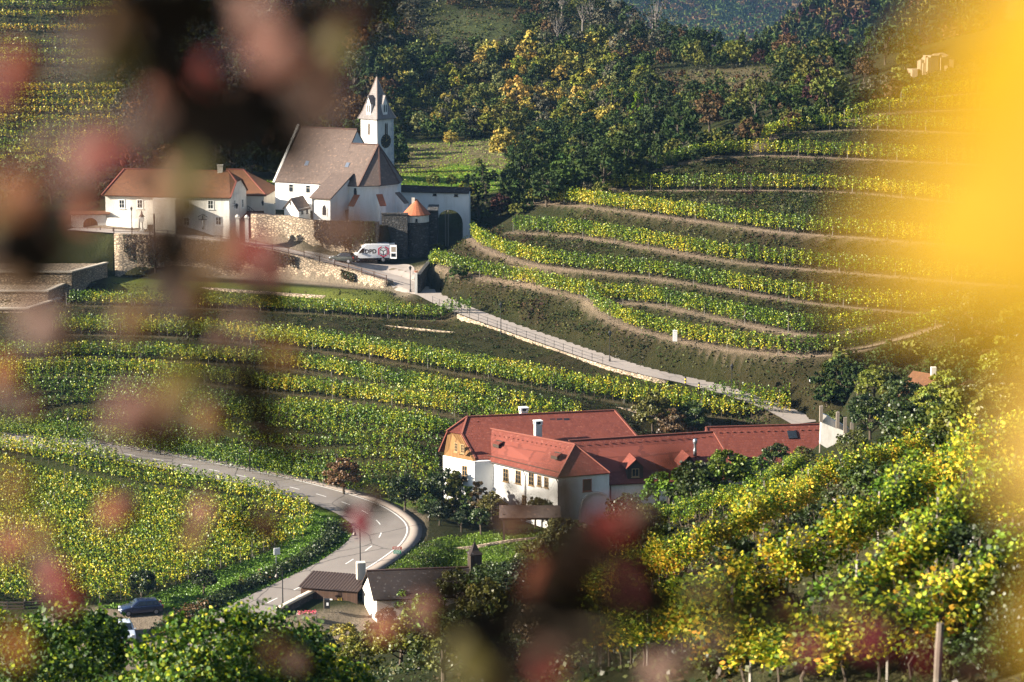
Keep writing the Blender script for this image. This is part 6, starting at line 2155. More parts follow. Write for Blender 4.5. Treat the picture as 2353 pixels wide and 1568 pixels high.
# the ones that stand out
for u, v, kd, ti, s, lab in [
        (1185, 262, 'round1', 'gold', 1.15, 'large golden round tree, tallest of the yellow ones behind the church'),
        (1120, 300, 'round0', 'gold', .9, 'golden tree left of the largest golden one'),
        (1160, 368, 'round4', 'yellow', 1.0, 'yellow spreading fruit tree at the upper edge of the meadow'),
        (1240, 345, 'round0', 'yellow', .8, 'bright yellow tree at the right upper edge of the meadow'),
        (1300, 285, 'round2', 'ygreen', .9, 'pale yellow green tree above the meadow, right of the golden ones'),
        (1352, 290, 'round0', 'gold', .8, 'golden leafed tree before the dark pine wood'),
        (1245, 190, 'round1', 'ygreen', .9, 'yellow green tree high on the slope'),
        (1310, 170, 'round4', 'yellow', .9, 'wide yellow tree high on the slope'),
        (1464, 300, 'column', 'bright', .95, 'bright green narrow tree among dark ones'),
        (1055, 312, 'round0', 'olive', 1.0, 'olive brown tree right of the church tower'),
        (1035, 338, 'round0', 'yellow', .65, 'small yellow orchard tree at the left edge of the meadow'),
        (1100, 384, 'round2', 'olive', .35, 'small fruit tree on the right of the green meadow'),
        (996, 432, 'round2', 'olive', .55, 'small bushy tree on the green field behind the covered wall'),
        (1038, 432, 'round2', 'olive', .5, 'bushy little tree beside the dark field shed'),
        (1072, 462, 'round2', 'ygreen', .7, 'yellow green tree at the right end of the covered wall'),
        (1570, 345, 'round4', 'dark', 1.15, 'very dark pine with spreading crown, left of the upper rows'),
        (1430, 410, 'round1', 'green', 1.15, 'big green tree nearest the sixth vine row'),
        (1385, 440, 'round1', 'dark', 1.15, 'big dark tree behind the start of the sixth row'),
        (1300, 452, 'round4', 'green', 1.1, 'wide green tree behind the start of the fifth row'),
        (1255, 475, 'round1', 'dark', .9, 'dark tree behind the start of the fourth row'),
        (1150, 500, 'round0', 'maroon', .75, 'maroon leafed tree right of the arch'),
        (1100, 520, 'column', 'dark', .6, 'dark pointed shrub right of the arch'),
        (1080, 530, 'column', 'dark', .5, 'smaller dark pointed shrub beside the arch pier'),
        (1110, 548, 'bush', 'ygreen', .7, 'yellow green bush at the start of the third row'),
        (1055, 640, 'bush', 'green', .9, 'dark green bush in front of the second hillside row'),
        (1000, 580, 'bush1', 'olive', .6, 'olive bush behind the corner wall near the van'),
        (1640, 95, 'round3', 'dark', 1.25, 'tall dark tree cluster on the skyline'),
        (1700, 88, 'round1', 'dark', 1.25, 'tallest dark round tree on the skyline'),
        (1905, 250, 'round4', 'olive', 1.2, 'large olive oak at the edge of the upper vines'),
        (1985, 190, 'round0', 'brown', .9, 'brown bush like tree by the rocky hilltop'),
        (1960, 185, 'round1', 'dark', .95, 'dark round tree by the rocky hilltop'),
        (2080, 160, 'round2', 'olive', .8, 'olive tree beside the rocky outcrop'),
        (530, 395, 'cone', 'dark', 1.3, 'dark spruce behind the long white house'),
        (440, 398, 'round1', 'dark', 1.3, 'dark round tree behind the long white house'),
        (390, 400, 'round4', 'orange', 1.1, 'orange brown tree behind the long white house'),
        (300, 400, 'round0', 'red', .9, 'reddish tree at the left end of the long white house roof'),
        (255, 395, 'round0', 'orange', .9, 'bright orange tree left of the long white house'),
        (200, 420, 'round4', 'dark', 1.1, 'dark tree above the courtyard gate'),
        (120, 470, 'round1', 'dark', 1.2, 'dark tree left of the courtyard gate'),
        (60, 500, 'round0', 'brown', 1.2, 'brown tree at the far left of the village'),
        (20, 420, 'round0', 'dark', 1.0, 'dark tree at the left picture edge below the golden rows'),
        (595, 400, 'bush1', 'pale', .8, 'pale shrub between the back house and the church'),
        (608, 450, 'bush1', 'olive', .7, 'olive bush against the church nave corner'),
        (780, 180, 'round4', 'ygreen', .95, 'yellow green tree above the church roof'),
        (730, 200, 'round0', 'yellow', .9, 'yellow leafed tree up the slope left of the steeple'),
        (1945, 925, 'cone', 'dark', .62, 'dark spruce on the bank above the farm'),
        (2010, 935, 'mid1', 'ygreen', 1.0, 'yellow green tree left of the hut'),
        (2060, 965, 'mid1', 'olive', .8, 'olive bushy tree before the hut'),
        (2175, 940, 'mid1', 'ygreen', .9, 'yellow green bushy tree right of the hut'),
        (1900, 930, 'bush1', 'dark', .9, 'dark bush beside the spruce'),
        (2075, 968, 'mid1', 'green', .9, 'green bushy tree covering the left half of the hut front'),
        (2130, 968, 'mid1', 'ygreen', .8, 'yellow green bushy tree covering the right half of the hut front'),
        (1985, 985, 'mid1', 'dark', .8, 'dark bushy tree right of the ruined white wall'),
        (1915, 1025, 'mid1', 'olive', .7, 'olive bushy tree below the ruined white wall')]:
    p = hit(u, v)
    plant(kd, p, ti, s, lab, None, 'tree' if 'ush' not in kd else 'bush', 'tree' if 'ush' not in kd else 'bush')

# round the farm and the lower road
for u, v, z, kd, ti, s, lab in [
        (468, 1368, 6.1, 'mid0', 'dark', .75, 'small round dark tree on the grass inside the bend, right of the blue car'),
        (325, 1388, 5.9, 'mid0', 'dark', .85, 'small dark tree on the grass right behind the blue car'),
        (555, 1358, 6.3, 'midcol', 'ygreen', .4, 'tiny sapling on the grass inside the bend'),
        (790, 1120, 10.2, 'mid1', 'orange', .95, 'orange brown tree on the verge above the main road'),
        (930, 1165, 9.6, 'mid1', 'dark', .9, 'dark tree at the bend beside the farm'),
        (1045, 1190, 8.3, 'midcol', 'olive', 1.2, 'climbing espalier at the left of the farm gable wall'),
        (1075, 1196, 8.3, 'midcol', 'green', 1.15, 'climbing espalier at the middle of the farm gable wall'),
        (1100, 1200, 8.3, 'midcol', 'brown', 1.2, 'brownish climber at the corner of the farm front'),
        (1130, 1205, 8.3, 'mid1', 'olive', .8, 'garden tree before the farm front'),
        (1060, 1225, 8.2, 'mid0', 'dark', .6, 'dark garden bush near the farm corner'),
        (1105, 1232, 8.1, 'mid0', 'green', .75, 'garden apple tree between the farm and shelter'),
        (1010, 1215, 8.3, 'mid1', 'dark', .6, 'dark hedge bush by the road bend'),
        (985, 1200, 8.6, 'mid1', 'green', .6, 'green hedge bush nearest the road bend'),
        (1230, 1212, 8.5, 'mid0', 'olive', .8, 'bushy shrub before the farm corner window'),
        (1265, 1212, 8.5, 'mid0', 'dark', .8, 'dark shrub at the farm corner'),
        (1020, 1175, 8.8, 'mid1', 'dark', .95, 'dark tree against the left end of the farm'),
        (1500, 1000, 14, 'mid1', 'olive', 1.0, 'olive bush behind the farm roofs'),
        (1545, 1005, 14, 'mid1', 'brown', .9, 'brownish bush behind the farm roofs'),
        (1590, 1000, 14, 'mid1', 'green', .9, 'green bush behind the farm roofs')]:
    p = G(u, v, z); p.z = h_at(p.x, p.y)
    plant(kd, p, ti, s, lab, None, 'tree', 'tree')

# near slope: bushes between the foreground vines
brng = np.random.default_rng(31)
NB_ = [(1540, 1205, 'nbush1', 'bright', 1.3), (1600, 1190, 'nbush1', 'green', 1.4), (1660, 1165, 'nbush1', 'bright', 1.5), (1720, 1130, 'nbush1', 'bright', 1.4), (1780, 1095, 'nbush1', 'green', 1.2), (1845, 1090, 'nbush1', 'olive', .9), (1750, 1090, 'nbush1', 'brown', .9), (1440, 1230, 'nbush0', 'dark', 1.2), (1490, 1240, 'nbush0', 'olive', 1.0), (1400, 1280, 'nbush0', 'green', .9), (1340, 1330, 'nbush0', 'dark', 1.2), (1460, 1300, 'nbush2', 'olive', 1.2), (1530, 1290, 'nbush2', 'green', 1.2), (1300, 1300, 'nbush1', 'pale', 1.3), (1240, 1330, 'nbush0', 'olive', 1.3), (1190, 1370, 'nbush0', 'dark', 1.3), (1120, 1370, 'nbush0', 'green', 1.1), (1050, 1390, 'nbush1', 'olive', 1.0), (1000, 1400, 'nbush0', 'green', .9), (930, 1420, 'nbush1', 'bright', 1.1), (890, 1440, 'nbush0', 'brown', .9), (1180, 1440, 'nbush0', 'dark', .9), (1120, 1470, 'nbush1', 'olive', .9), (1060, 1500, 'nbush0', 'green', .9), (980, 1500, 'nbush1', 'bright', 1.0), (920, 1530, 'nbush1', 'ygreen', .9), (860, 1500, 'nbush0', 'olive', .9), (790, 1500, 'nbush1', 'yellow', .8), (830, 1560, 'nbush1', 'ygreen', .8), (740, 1530, 'nbush1', 'green', .9), (690, 1510, 'nbush1', 'yellow', .8), (1300, 1440, 'nbush0', 'dark', .8), (1240, 1500, 'nbush0', 'brown', .8), (1020, 1565, 'nbush1', 'olive', .8), (1130, 1560, 'nbush0', 'dark', .8), (2000, 1010, 'nbush1', 'green', 1.3), (2080, 1040, 'nbush0', 'dark', 1.4), (2150, 1060, 'nbush0', 'green', 1.3), (1960, 1060, 'nbush0', 'olive', 1.1), (2060, 1090, 'nbush0', 'green', 1.0), (2000, 1150, 'nbush2', 'green', 1.0), (1940, 1200, 'nbush2', 'green', .9), (1880, 1245, 'nbush2', 'dark', .9), (2230, 1060, 'nbush1', 'ygreen', 1.0), (2310, 1020, 'nbush1', 'ygreen', 1.1), (1700, 1330, 'nbush2', 'green', .9), (1760, 1420, 'nbush2', 'green', .7), (2260, 1330, 'nbush0', 'dark', .6), (2300, 1440, 'nbush1', 'green', .5), (2200, 1510, 'nbush1', 'green', .5), (1900, 1500, 'nbush2', 'olive', .6), (2100, 1540, 'nbush2', 'dark', .6), (2270, 1560, 'nbush2', 'green', .7), (2340, 1530, 'nbush0', 'dark', .5), (2180, 1565, 'nbush2', 'olive', .6), (2320, 1470, 'nbush1', 'green', .5), (1650, 1560, 'nbush2', 'green', .6), (1400, 1470, 'nbush2', 'olive', .8)]
for i, (u, v, kd, ti, s) in enumerate(NB_):
    p = hit(u, v)
    if p is None: continue
    side = 'at the foot of the near slope' if u < 1300 else ('among the foreground vine rows' if v > 1250 else 'on the crest of the near slope by the farm roofs')
    col_ = ('leftmost', 'left', 'middle', 'right', 'rightmost')[int(np.clip((u - 600) / 350, 0, 4))]
    plant(kd, p, ti, s, '%s %s bush %s' % (WORD[ti], {'nbush0': 'dense', 'nbush1': 'loose upright', 'nbush2': 'low'}[kd], side), 'bushes ' + side, 'bush', 'bush')

# ---- trees at the lower left, close to the camera, their tops in view
def near_tree(u, v, d, Rr, tone, label, seed, nleaf=9000, size=.052, Hc=None):
    rng = np.random.default_rng(seed)
    c0 = P(u, v, d); g = h_at(c0.x, c0.y)
    H = c0.z + Rr * .8 - g; base = H - 1.9 * Rr
    V, Fq, C, cs = crown_mesh(seed, Rr, H, max(.3, base), 110, nleaf / 110, size, 'round', 6, up=.15)
    n = len(Fq)
    t = tone - .16 + .06 * rng.normal(size=n) + np.where(rng.uniform(size=n) < .26, .34, 0)  # random share of pale leaves paints highlights into the dark crown
    col = shade(pal(t), rng, n, .35, 6)
    root = empty('tree', (c0.x, c0.y, g), 0, label, 'tree')
    npmesh('crown', V, Fq, M['leaf_near'], root, col)
    trunk_mb(seed, H, max(.3, base), Rr, cs, r0=.11, nb=16).build('trunk', M['bark'], root)
    # thin outer twigs
    return root
for a in [(150, 1555, 60, 2.3, .20, 'dark leafed tree top in the lower left corner', 41),
          (215, 1475, 66, 1.0, .22, 'narrow leafy tree top left of the silver car', 42),
          (480, 1545, 56, 2.0, .30, 'leafy tree top with pale green leaves right of the silver car', 43),
          (610, 1560, 58, 1.9, .24, 'dark leafy tree top at the bottom, left of the shed yard', 44),
          (330, 1700, 54, 1.8, .25, 'leafy tree top at the bottom edge below the silver car', 45),
          (40, 1500, 75, 1.6, .30, 'yellowish tree top at the left bottom edge', 46),
          (745, 1600, 60, 1.4, .38, 'yellow green tree top at the bottom, right of the dark one', 47)]:
    near_tree(*a)

# ---- foreground vines, one plant each
def vine_proto(seed, tone, spread):
    rng = np.random.default_rng(seed)
    root = empty('grapevine', (0, 0, 0))
    n = 1000
    cl = rng.normal(0, 1, (22, 3)) * [.40, .22, .30] + [0, 0, 1.38]
    idx = rng.integers(22, size=n)
    c = cl[idx] + rng.normal(0, 1, (n, 3)) * [.13, .12, .13]
    c[:, 2] = np.clip(c[:, 2], .55, 2.25)
    V, Fq = leaf_polys(c, .052 * rng.uniform(.6, 1.3, n), rng, 6, up=.25)
    t = tone + spread * (rng.normal(0, .5, 22)[idx]) + .07 * rng.normal(size=n) + .10 * (1.4 - c[:, 2]) - np.where(rng.uniform(size=n) < .38, .34, 0)
    npmesh('foliage', V, Fq, M['leaf_near'], root, shade(pal(t), rng, n, .25, 6))
    m = MB(); a, b = rng.normal(0, .06, 2)
    m.tube([(0, 0, -.25), (a, b, .3), (-a * .6, b, .65), (a * .5, 0, .95)], [.04, .032, .03, .025], 6)
    m.tube([(a * .5, 0, .9), (-.25, .02, 1.05), (-.5, 0, 1.15)], [.02, .016, .01], 5); m.tube([(a * .5, 0, .9), (.25, .02, 1.1), (.5, 0, 1.12)], [.02, .016, .01], 5)
    for k in range(5):
        x = rng.uniform(-.45, .45); m.tube([(x, 0, 1.05), (x + rng.normal(0, .08), rng.normal(0, .08), 1.6), (x + rng.normal(0, .15), rng.normal(0, .12), 2.15)], [.009, .007, .004], 4)
    m.build('trunk', M['bark'], root)
    return root
VP = [vine_proto(900 + i, t, .16) for i, t in enumerate((.40, .52, .62, .68, .72, .48))]
VUSED = [False] * len(VP)
STK = MB(); STK.bar((.18, .05, -.3), (.18, .05, 2.0), .05); stake_o = STK.build('stake', STAKE, None); stake_used = False
RWS = [
    ('crest', [(1540, 1222), (1640, 1190), (1740, 1155), (1830, 1105)], 'green vine on the crest by the farm wall', [0, 5, 0]),
    ('first', [(1300, 1425), (1353, 1400), (1470, 1372), (1581, 1335), (1724, 1258), (1866, 1168), (1980, 1125), (2100, 1085)], 'golden vine in the first row down the near slope', [2, 3, 4, 1]),
    ('second', [(1560, 1480), (1640, 1462), (1735, 1432), (1829, 1388), (1938, 1326), (2061, 1226), (2118, 1184), (2260, 1125), (2370, 1078)], 'yellow green vine in the second row down the near slope', [1, 2, 5, 0, 3]),
    ('third', [(1960, 1500), (2043, 1447), (2130, 1370), (2208, 1300), (2370, 1195)], 'vine with mixed green and yellow leaves in the third row down the near slope', [1, 5, 2, 0]),
    ('lower', [(1380, 1545), (1480, 1530), (1600, 1520), (1680, 1530)], 'golden vine in the loose lower row left of the weathered post', [1, 2, 3, 5]),
    ('fourth', [(1700, 1600), (1860, 1590), (2050, 1570), (2200, 1520), (2380, 1410)], 'bushy vine in the fourth row, nearest the camera', [1, 2, 0, 5]),
    ('upper', [(2140, 1035), (2230, 1000), (2370, 955)], 'yellow vine in the short row below the hut', [3, 2]),
    ('hut', [(2020, 975), (2100, 985), (2180, 985), (2260, 975)], 'leafy vine in the row just before the hut', [0, 5]),
]
vrng = np.random.default_rng(4)
for nm, pts, lab, mix_ in RWS:
    w = [hit(*q) for q in pts]; w = [q for q in w if q is not None]
    line = resample(w, .9)
    for i, q in enumerate(line):
        k = mix_[int(vrng.integers(len(mix_)))]
        loc = (q[0] + vrng.normal(0, .08), q[1] + vrng.normal(0, .08), h_at(q[0], q[1]))
        j = min(i + 1, len(line) - 1); i0 = max(0, i - 1)
        rz = math.atan2(line[j][1] - line[i0][1], line[j][0] - line[i0][0]) + vrng.normal(0, .1)
        sc = [vrng.uniform(.9, 1.15), vrng.uniform(.8, 1.2), vrng.uniform(.76, .95)]
        if not VUSED[k]:
            VUSED[k] = True; o = VP[k]; o.location = loc; o.rotation_euler = (0, 0, rz); o.scale = sc
        else:
            o = dup(VP[k], loc, rz, sc)
            for ch in [c for c in o.children if c.name.startswith('stake')]: bpy.data.objects.remove(ch)
        o.name = 'grapevine'
        tag(o, lab, 'vine', 'vines in the %s row of the near slope' % nm)
        if i % 4 == 0:
            if not stake_used:
                stake_used = True; s_ = stake_o
            else:
                s_ = stake_o.copy(); COL.objects.link(s_)
            s_.parent = o
bpy.context.view_layer.update()


# ------------------------------------------------------------------ ground cover that nobody could count
def cover(name, pts, cols, per, size, spread, h, label, mat='leaf_far', k=4, seed=3):
    rng = np.random.default_rng(seed)
    pts = np.asarray(pts); n = len(pts)
    idx = np.repeat(np.arange(n), per)
    off = rng.normal(0, 1, (len(idx), 3)) * [spread, spread, 0]
    c = pts[idx] + off
    c[:, 2] = hs(c[:, :2]) + np.abs(rng.normal(0, h, len(idx))) + .02
    V, Fq = leaf_polys(c, size * rng.uniform(.6, 1.4, len(idx)), rng, k, up=.6)
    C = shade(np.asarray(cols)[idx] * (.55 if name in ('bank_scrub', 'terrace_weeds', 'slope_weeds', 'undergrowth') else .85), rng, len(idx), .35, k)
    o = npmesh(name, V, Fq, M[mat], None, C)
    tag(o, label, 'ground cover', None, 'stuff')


def sample_px(n, u0, u1, v0, v1, inside, seed):
    rng = np.random.default_rng(seed); out = []
    while len(out) < n:
        u, v = rng.uniform(u0, u1), rng.uniform(v0, v1)
        if inside(u, v):
            p = hit(u, v)
            if p is not None: out.append(tuple(p))
    return np.array(out)


def sample_world(n, poly, seed):
    rng = np.random.default_rng(seed)
    p = np.array([tuple(q)[:2] for q in poly]); lo, hi = p.min(0), p.max(0)
    out = []
    while len(out) < n:
        q = rng.uniform(lo, hi, (4000, 2)); ins = np.zeros(4000, bool)
        for i in range(len(p)):
            a, b = p[i], p[(i + 1) % len(p)]
            ins ^= ((a[1] > q[:, 1]) != (b[1] > q[:, 1])) & (q[:, 0] < (b[0] - a[0]) * (q[:, 1] - a[1]) / (b[1] - a[1] + 1e-12) + a[0])
        out += list(q[ins])
    return np.array(out[:n])


def far_from_rows(q, keys, dist):
    ok = np.ones(len(q), bool)
    for k in keys:
        l = ROW3[k][::2, :2]
        for i in range(0, len(q), 3000):
            d = np.sqrt(((q[i:i + 3000, None, :] - l[None]) ** 2).sum(-1)).min(1)
            ok[i:i + 3000] &= d > dist
    return ok


def far_from_line(q, line, dist):
    l = np.asarray(line)[:, :2]; ok = np.ones(len(q), bool)
    for i in range(0, len(q), 3000):
        ok[i:i + 3000] = np.sqrt(((q[i:i + 3000, None, :] - l[None]) ** 2).sum(-1)).min(1) > dist
    return ok


crng = np.random.default_rng(12)
def patchcol(q, opts, seed, f=.18):
    """colours in patches over the ground"""
    w = (wob(q[:, 0] * 1.0, seed, f * 2) + wob(q[:, 1] * 1.3, seed + 1, f * 2) + crng.normal(0, .5, len(q)))
    t = np.clip((w + 1.8) / 3.6, 0, .999); o = np.array([TINT[x] for x in opts]); return o[(t * len(opts)).astype(int)]

q = sample_world(16000, Z([(945, 640, 22), (1085, 540, 365), (1230, 440, 352), (1500, 380, 360), (1900, 230, 400), (2450, 20, 425), (2500, 700, 300), (2200, 820, 280), (1860, 975, 284), (1250, 786, 320), (1000, 690, 338)]), 21)
q = q[far_from_rows(q, ['r%d' % k for k in range(1, 11)], 1.5) & far_from_line(q, LANE3, 2.3)]
cover('bank_scrub', np.column_stack([q, q[:, 0] * 0]), patchcol(q, ['maroon', 'brown', 'dark', 'olive', 'green', 'dark', 'grey', 'pale'], 5), 9, .13, .35, .22, 'dry and green scrub covering the banks between the right hillside vine rows')
q = sample_world(5000, Z([(-100, 650, 360), (900, 668, 349), (1250, 800, 318), (1860, 990, 283), (1500, 1000, 280), (1300, 1080, 276), (1010, 1100, 276), (930, 1150, 274), (-100, 990, 299)]), 22)
q = q[far_from_rows(q, ['l' + k for k in 'abcde'], .8) & far_from_line(q, LANE3, 2.3) & far_from_line(q, ROAD3, 6)]
cover('terrace_weeds', np.column_stack([q, q[:, 0] * 0]), patchcol(q, ['dark', 'green', 'dark', 'olive', 'brown'], 7), 8, .11, .3, .14, 'weeds and grass on the middle terraces')
q = sample_world(26000, [Vector(t) for t in [(-2, 25, 0), (45, 25, 0), (75, 120, 0), (75, 225, 0), (40, 225, 0), (12, 165, 0), (-8, 110, 0), (-12, 60, 0)]], 23)
cover('slope_weeds', np.column_stack([q, q[:, 0] * 0]), patchcol(q, ['dark', 'green', 'green', 'pale', 'brown', 'olive', 'dark'], 9, .3), 7, .07, .22, .12, 'grass and weeds covering the near slope', 'leaf', 4)
q = sample_world(9000, Z([(230, 1400, 5.6), (330, 1375, 6), (620, 1275, 7), (722, 1200, 8.6), (800, 1200, 9), (808, 1245, 8.4), (700, 1310, 7.4), (545, 1385, 6)]), 24)
q = q[far_from_line(q, ROAD3, 3.2)]
cover('verge_grass', np.column_stack([q, q[:, 0] * 0]), np.tile(np.array([[.13, .24, .018]]), (len(q), 1)), 7, .10, .2, .07, 'bright green grass inside the road bend', 'leaf')
q = sample_world(1500, [Vector(t) for t in side_line(ROAD3, -4.1)[40:120:3]] + [Vector(t) for t in side_line(ROAD3, -5.6)[40:120:3][::-1]], 25)
cover('ditch_growth', np.column_stack([q, q[:, 0] * 0]), patchcol(q, ['dark', 'green', 'dark', 'orange'], 3), 14, .12, .3, .35, 'rough growth along the inner edge of the bend', 'leaf')
q = sample_world(3500, Z([(600, 470, 405), (905, 455, 405), (1130, 445, 405), (1200, 400, 430), (1180, 330, 470), (1120, 318, 500), (905, 315, 500), (620, 380, 440)]), 26)
cover('meadow_grass', np.column_stack([q, q[:, 0] * 0]), patchcol(q, ['pale', 'bright', 'ygreen', 'brown'], 13, .1), 4, .14, .5, .05, 'rough meadow grass and hedges behind the church')
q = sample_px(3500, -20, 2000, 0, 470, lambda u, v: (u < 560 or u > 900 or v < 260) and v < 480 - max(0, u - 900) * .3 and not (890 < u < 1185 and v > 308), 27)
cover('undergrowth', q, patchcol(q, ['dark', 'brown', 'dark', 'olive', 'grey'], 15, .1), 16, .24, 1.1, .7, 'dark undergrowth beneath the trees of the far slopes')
q = sample_world(4200, Z([(960, 1255, 8), (1100, 1225, 8.2), (1280, 1215, 8.4), (1290, 1330, 7), (850, 1330, 7), (868, 1305, 7.4)]), 28)
cover('lawn_grass', np.column_stack([q, q[:, 0] * 0]), patchcol(q, ['bright', 'bright', 'green', 'olive'], 17, .3), 6, .07, .25, .04, 'mown and tufty grass of the farm garden lawn', 'leaf')
# climbers on the walls
def wall_growth(line, zt, zb, n, cols, label, seed, out=-.45, s0=0, s1=1, size=.11, mat='leaf'):
    rng = np.random.default_rng(seed); line = np.asarray(line)
    t = s0 + (s1 - s0) * rng.uniform(0, 1, n); L_ = len(line) - 1
    i = np.clip((t * L_).astype(int), 0, L_ - 1); f = (t * L_ - i)[:, None]
    p = line[i] * (1 - f) + line[i + 1] * f
    tt = np.gradient(line[:, :2], axis=0); tt /= np.linalg.norm(tt, axis=1)[:, None]
    nn = np.stack([-tt[:, 1], tt[:, 0]], 1)[i]
    dens = .5 + .5 * wob(t * 30, seed, .6)
    dep = rng.uniform(0, 1, n) ** 1.3 * np.clip(.35 + .6 * dens + .2 * wob(t * 200, seed + 1, .5), .1, 1)
    z = zt(p) - dep * (zt(p) - zb)
    q = np.column_stack([p[:, :2] + nn * (out - np.abs(rng.normal(0, .12, n)))[:, None], z])
    V, Fq = leaf_polys(q, size * rng.uniform(.6, 1.4, n), rng, 4, up=-.2)
    C = shade(np.array([TINT[x] for x in cols])[rng.integers(len(cols), size=n)], rng, n, .3, 4)
    c = empty('climber', Vector(q.mean(0)), 0, label, 'climber')
    npmesh('foliage', V - q.mean(0), Fq, M[mat], c, C)
wall_growth(WALLTOP, lambda p: p[:, 2] + .2, 21.4, 9000, ['brown', 'maroon', 'dark', 'brown', 'grey'], 'dry brown creeper hanging over the left half of the retaining wall', 61, s0=.03, s1=.62)
wall_growth(WALLTOP, lambda p: p[:, 2] + .1, 21.4, 900, ['dark', 'brown'], 'small dark creeper hanging below the fence near the parked dark car', 62, s0=.80, s1=.86)
wall_growth(KIRCHWALL, lambda p: np.full(len(p), 28.7), 24.5, 6500, ['brown', 'orange', 'brown', 'maroon'], 'rusty brown creeper on the churchyard wall', 63, s0=.52, s1=.82)
wall_growth(KIRCHWALL, lambda p: np.full(len(p), 28.8), 23.6, 3500, ['dark', 'blue', 'dark'], 'dark green ivy at the right end of the churchyard wall', 64, s0=.82, s1=1.0)
q = sample_world(260, [Vector(t) for t in [tuple(P(270, 530, 362)), tuple(P(350, 530, 362)), tuple(P(350, 530, 359)), tuple(P(270, 530, 359))]], 65)
# ------------------------------------------------------------------ far hills
def far_hills():
    xs = np.concatenate([np.arange(-1400, 0, 60.0), np.arange(0, 420, 8.0), np.arange(420, 2400, 40.0)]); ys = np.concatenate([np.arange(620, 1300, 15.0), np.arange(1300, 4300, 30.0)])
    X, Y = np.meshgrid(xs, ys)
    Zf = np.full(X.shape, -58.0)
    up = np.clip((Y - 2300) / 1500, 0, 1)
    Zf += up ** 1.1 * (650 + 80 * np.sin(X / 350.0) + 60 * np.sin(X / 130 + 2)) + up * 40 * np.sin(X / 70.0 + Y / 120.0) + up * 25 * np.sin(Y / 130.0 - X / 170)
    # a nearer shoulder coming down from the right
    sh = np.clip((Y - 760) / 260, 0, 1) * np.clip(1 - (Y - 1020) / 420, 0, 1)
    Zf += sh * (70 * np.clip((X - 55) / 45, 0, 1) + 40 * np.clip((X - 100) / 70, 0, 1) + 100 * np.clip((X - 170) / 300, 0, 1) + 3 * np.sin(X / 9))
    ny, nx = X.shape; i = np.arange(ny * nx).reshape(ny, nx)
    Fq = np.stack([i[:-1, :-1].ravel(), i[:-1, 1:].ravel(), i[1:, 1:].ravel(), i[1:, :-1].ravel()], 1)
    m, nt, bs, _ = new_mat('wooded_hill')
    n = noise(nt, 0.03, 6, .7, coords(nt))
    nt.links.new(ramp(nt, n.outputs['Fac'], [(.3, (.02, .03, .012)), (.5, (.05, .06, .02)), (.65, (.12, .07, .03)), (.8, (.05, .07, .02))]), bs.inputs['Base Color'])
    o = npmesh('hills', np.stack([X.ravel(), Y.ravel(), Zf.ravel()], 1), Fq, m, smooth=True); o['kind'] = 'structure'
    def hf(x, y):
        ix = np.clip(np.searchsorted(xs, x) - 1, 0, nx - 2); iy = np.clip(np.searchsorted(ys, y) - 1, 0, ny - 2)
        tx = np.clip((x - xs[ix]) / (xs[ix + 1] - xs[ix]), 0, 1); ty = np.clip((y - ys[iy]) / (ys[iy + 1] - ys[iy]), 0, 1)
        return (Zf[iy, ix] * (1 - tx) + Zf[iy, ix + 1] * tx) * (1 - ty) + (Zf[iy + 1, ix] * (1 - tx) + Zf[iy + 1, ix + 1] * tx) * ty
    rng = np.random.default_rng(3)
    items = []
    V, Fq_, C, cs = crown_mesh(1, 1.0, 1.9, .1, 14, 9, .30, 'round', 4)
    Vs, Cs = [], []
    opts = [TINT['dark'], TINT['green'], TINT['brown'], TINT['olive'], TINT['dark'], TINT['dark'], TINT['maroon'], TINT['green']]
    N = 9000
    y = rng.uniform(2000, 3000, N); x = y * (rng.uniform(1440, 2130, N) - CX) / F0
    y2 = rng.uniform(790, 1120, 1900); x2 = y2 * (rng.uniform(1640, 2250, 1900) - CX) / F0
    for a, b, s_ in [(x, y, 8.0), (x2, y2, 4.2)]:
        zz = hf(a, b)
        for j in range(len(a)):
            sc = s_ * rng.uniform(.7, 1.3)
            Vs.append(V * [sc, sc, sc * 1.1] + [a[j], b[j], zz[j] - sc * .3]); Cs.append(C * np.array(opts[rng.integers(len(opts))]) * rng.uniform(.7, 1.3) * (1.6 if s_ > 7 else 1))
    VV = np.vstack(Vs)
    o = npmesh('far_forest', VV, np.arange(len(VV)).reshape(-1, 4), M['leaf_far'], None, np.vstack(Cs))
    tag(o, 'hazy blue wooded hillside far beyond the ridge', 'forest', None, 'stuff')
far_hills()

# ------------------------------------------------------------------ vehicles
def car_paint(name, col, rough=.25):
    m, nt, bs, _ = new_mat(name)
    bs.inputs['Base Color'].default_value = (*col, 1); bs.inputs['Roughness'].default_value = rough
    bs.inputs['Coat Weight'].default_value = .5; bs.inputs['Specular IOR Level'].default_value = .5
    n = noise(nt, 3, 3, .6, coords(nt)); nt.links.new(ramp(nt, n.outputs['Fac'], [(.3, (rough,) * 3), (.8, (rough + .15,) * 3)]), bs.inputs['Roughness'])
    return m
M['tyre'] = plain('tyre', (.015, .015, .015), .9); M['rim'] = plain('wheel_rim', (.22, .22, .24), .45, .3)
M['lamp_clear'] = plain('headlight_glass', (.75, .78, .8), .15, var=.05, spec=.6); M['lamp_red'] = plain('tail_light', (.45, .02, .015), .25, var=.05)
M['car_glass'] = plain('car_glass', (.012, .015, .02), .08, var=.1, spec=.8)


def bevel(o, w=.06, seg=3):
    b = o.modifiers.new('bevel', 'BEVEL'); b.width = w; b.segments = seg; b.limit_method = 'ANGLE'; b.angle_limit = R(25)
    for p in o.data.polygons: p.use_smooth = True
    return o


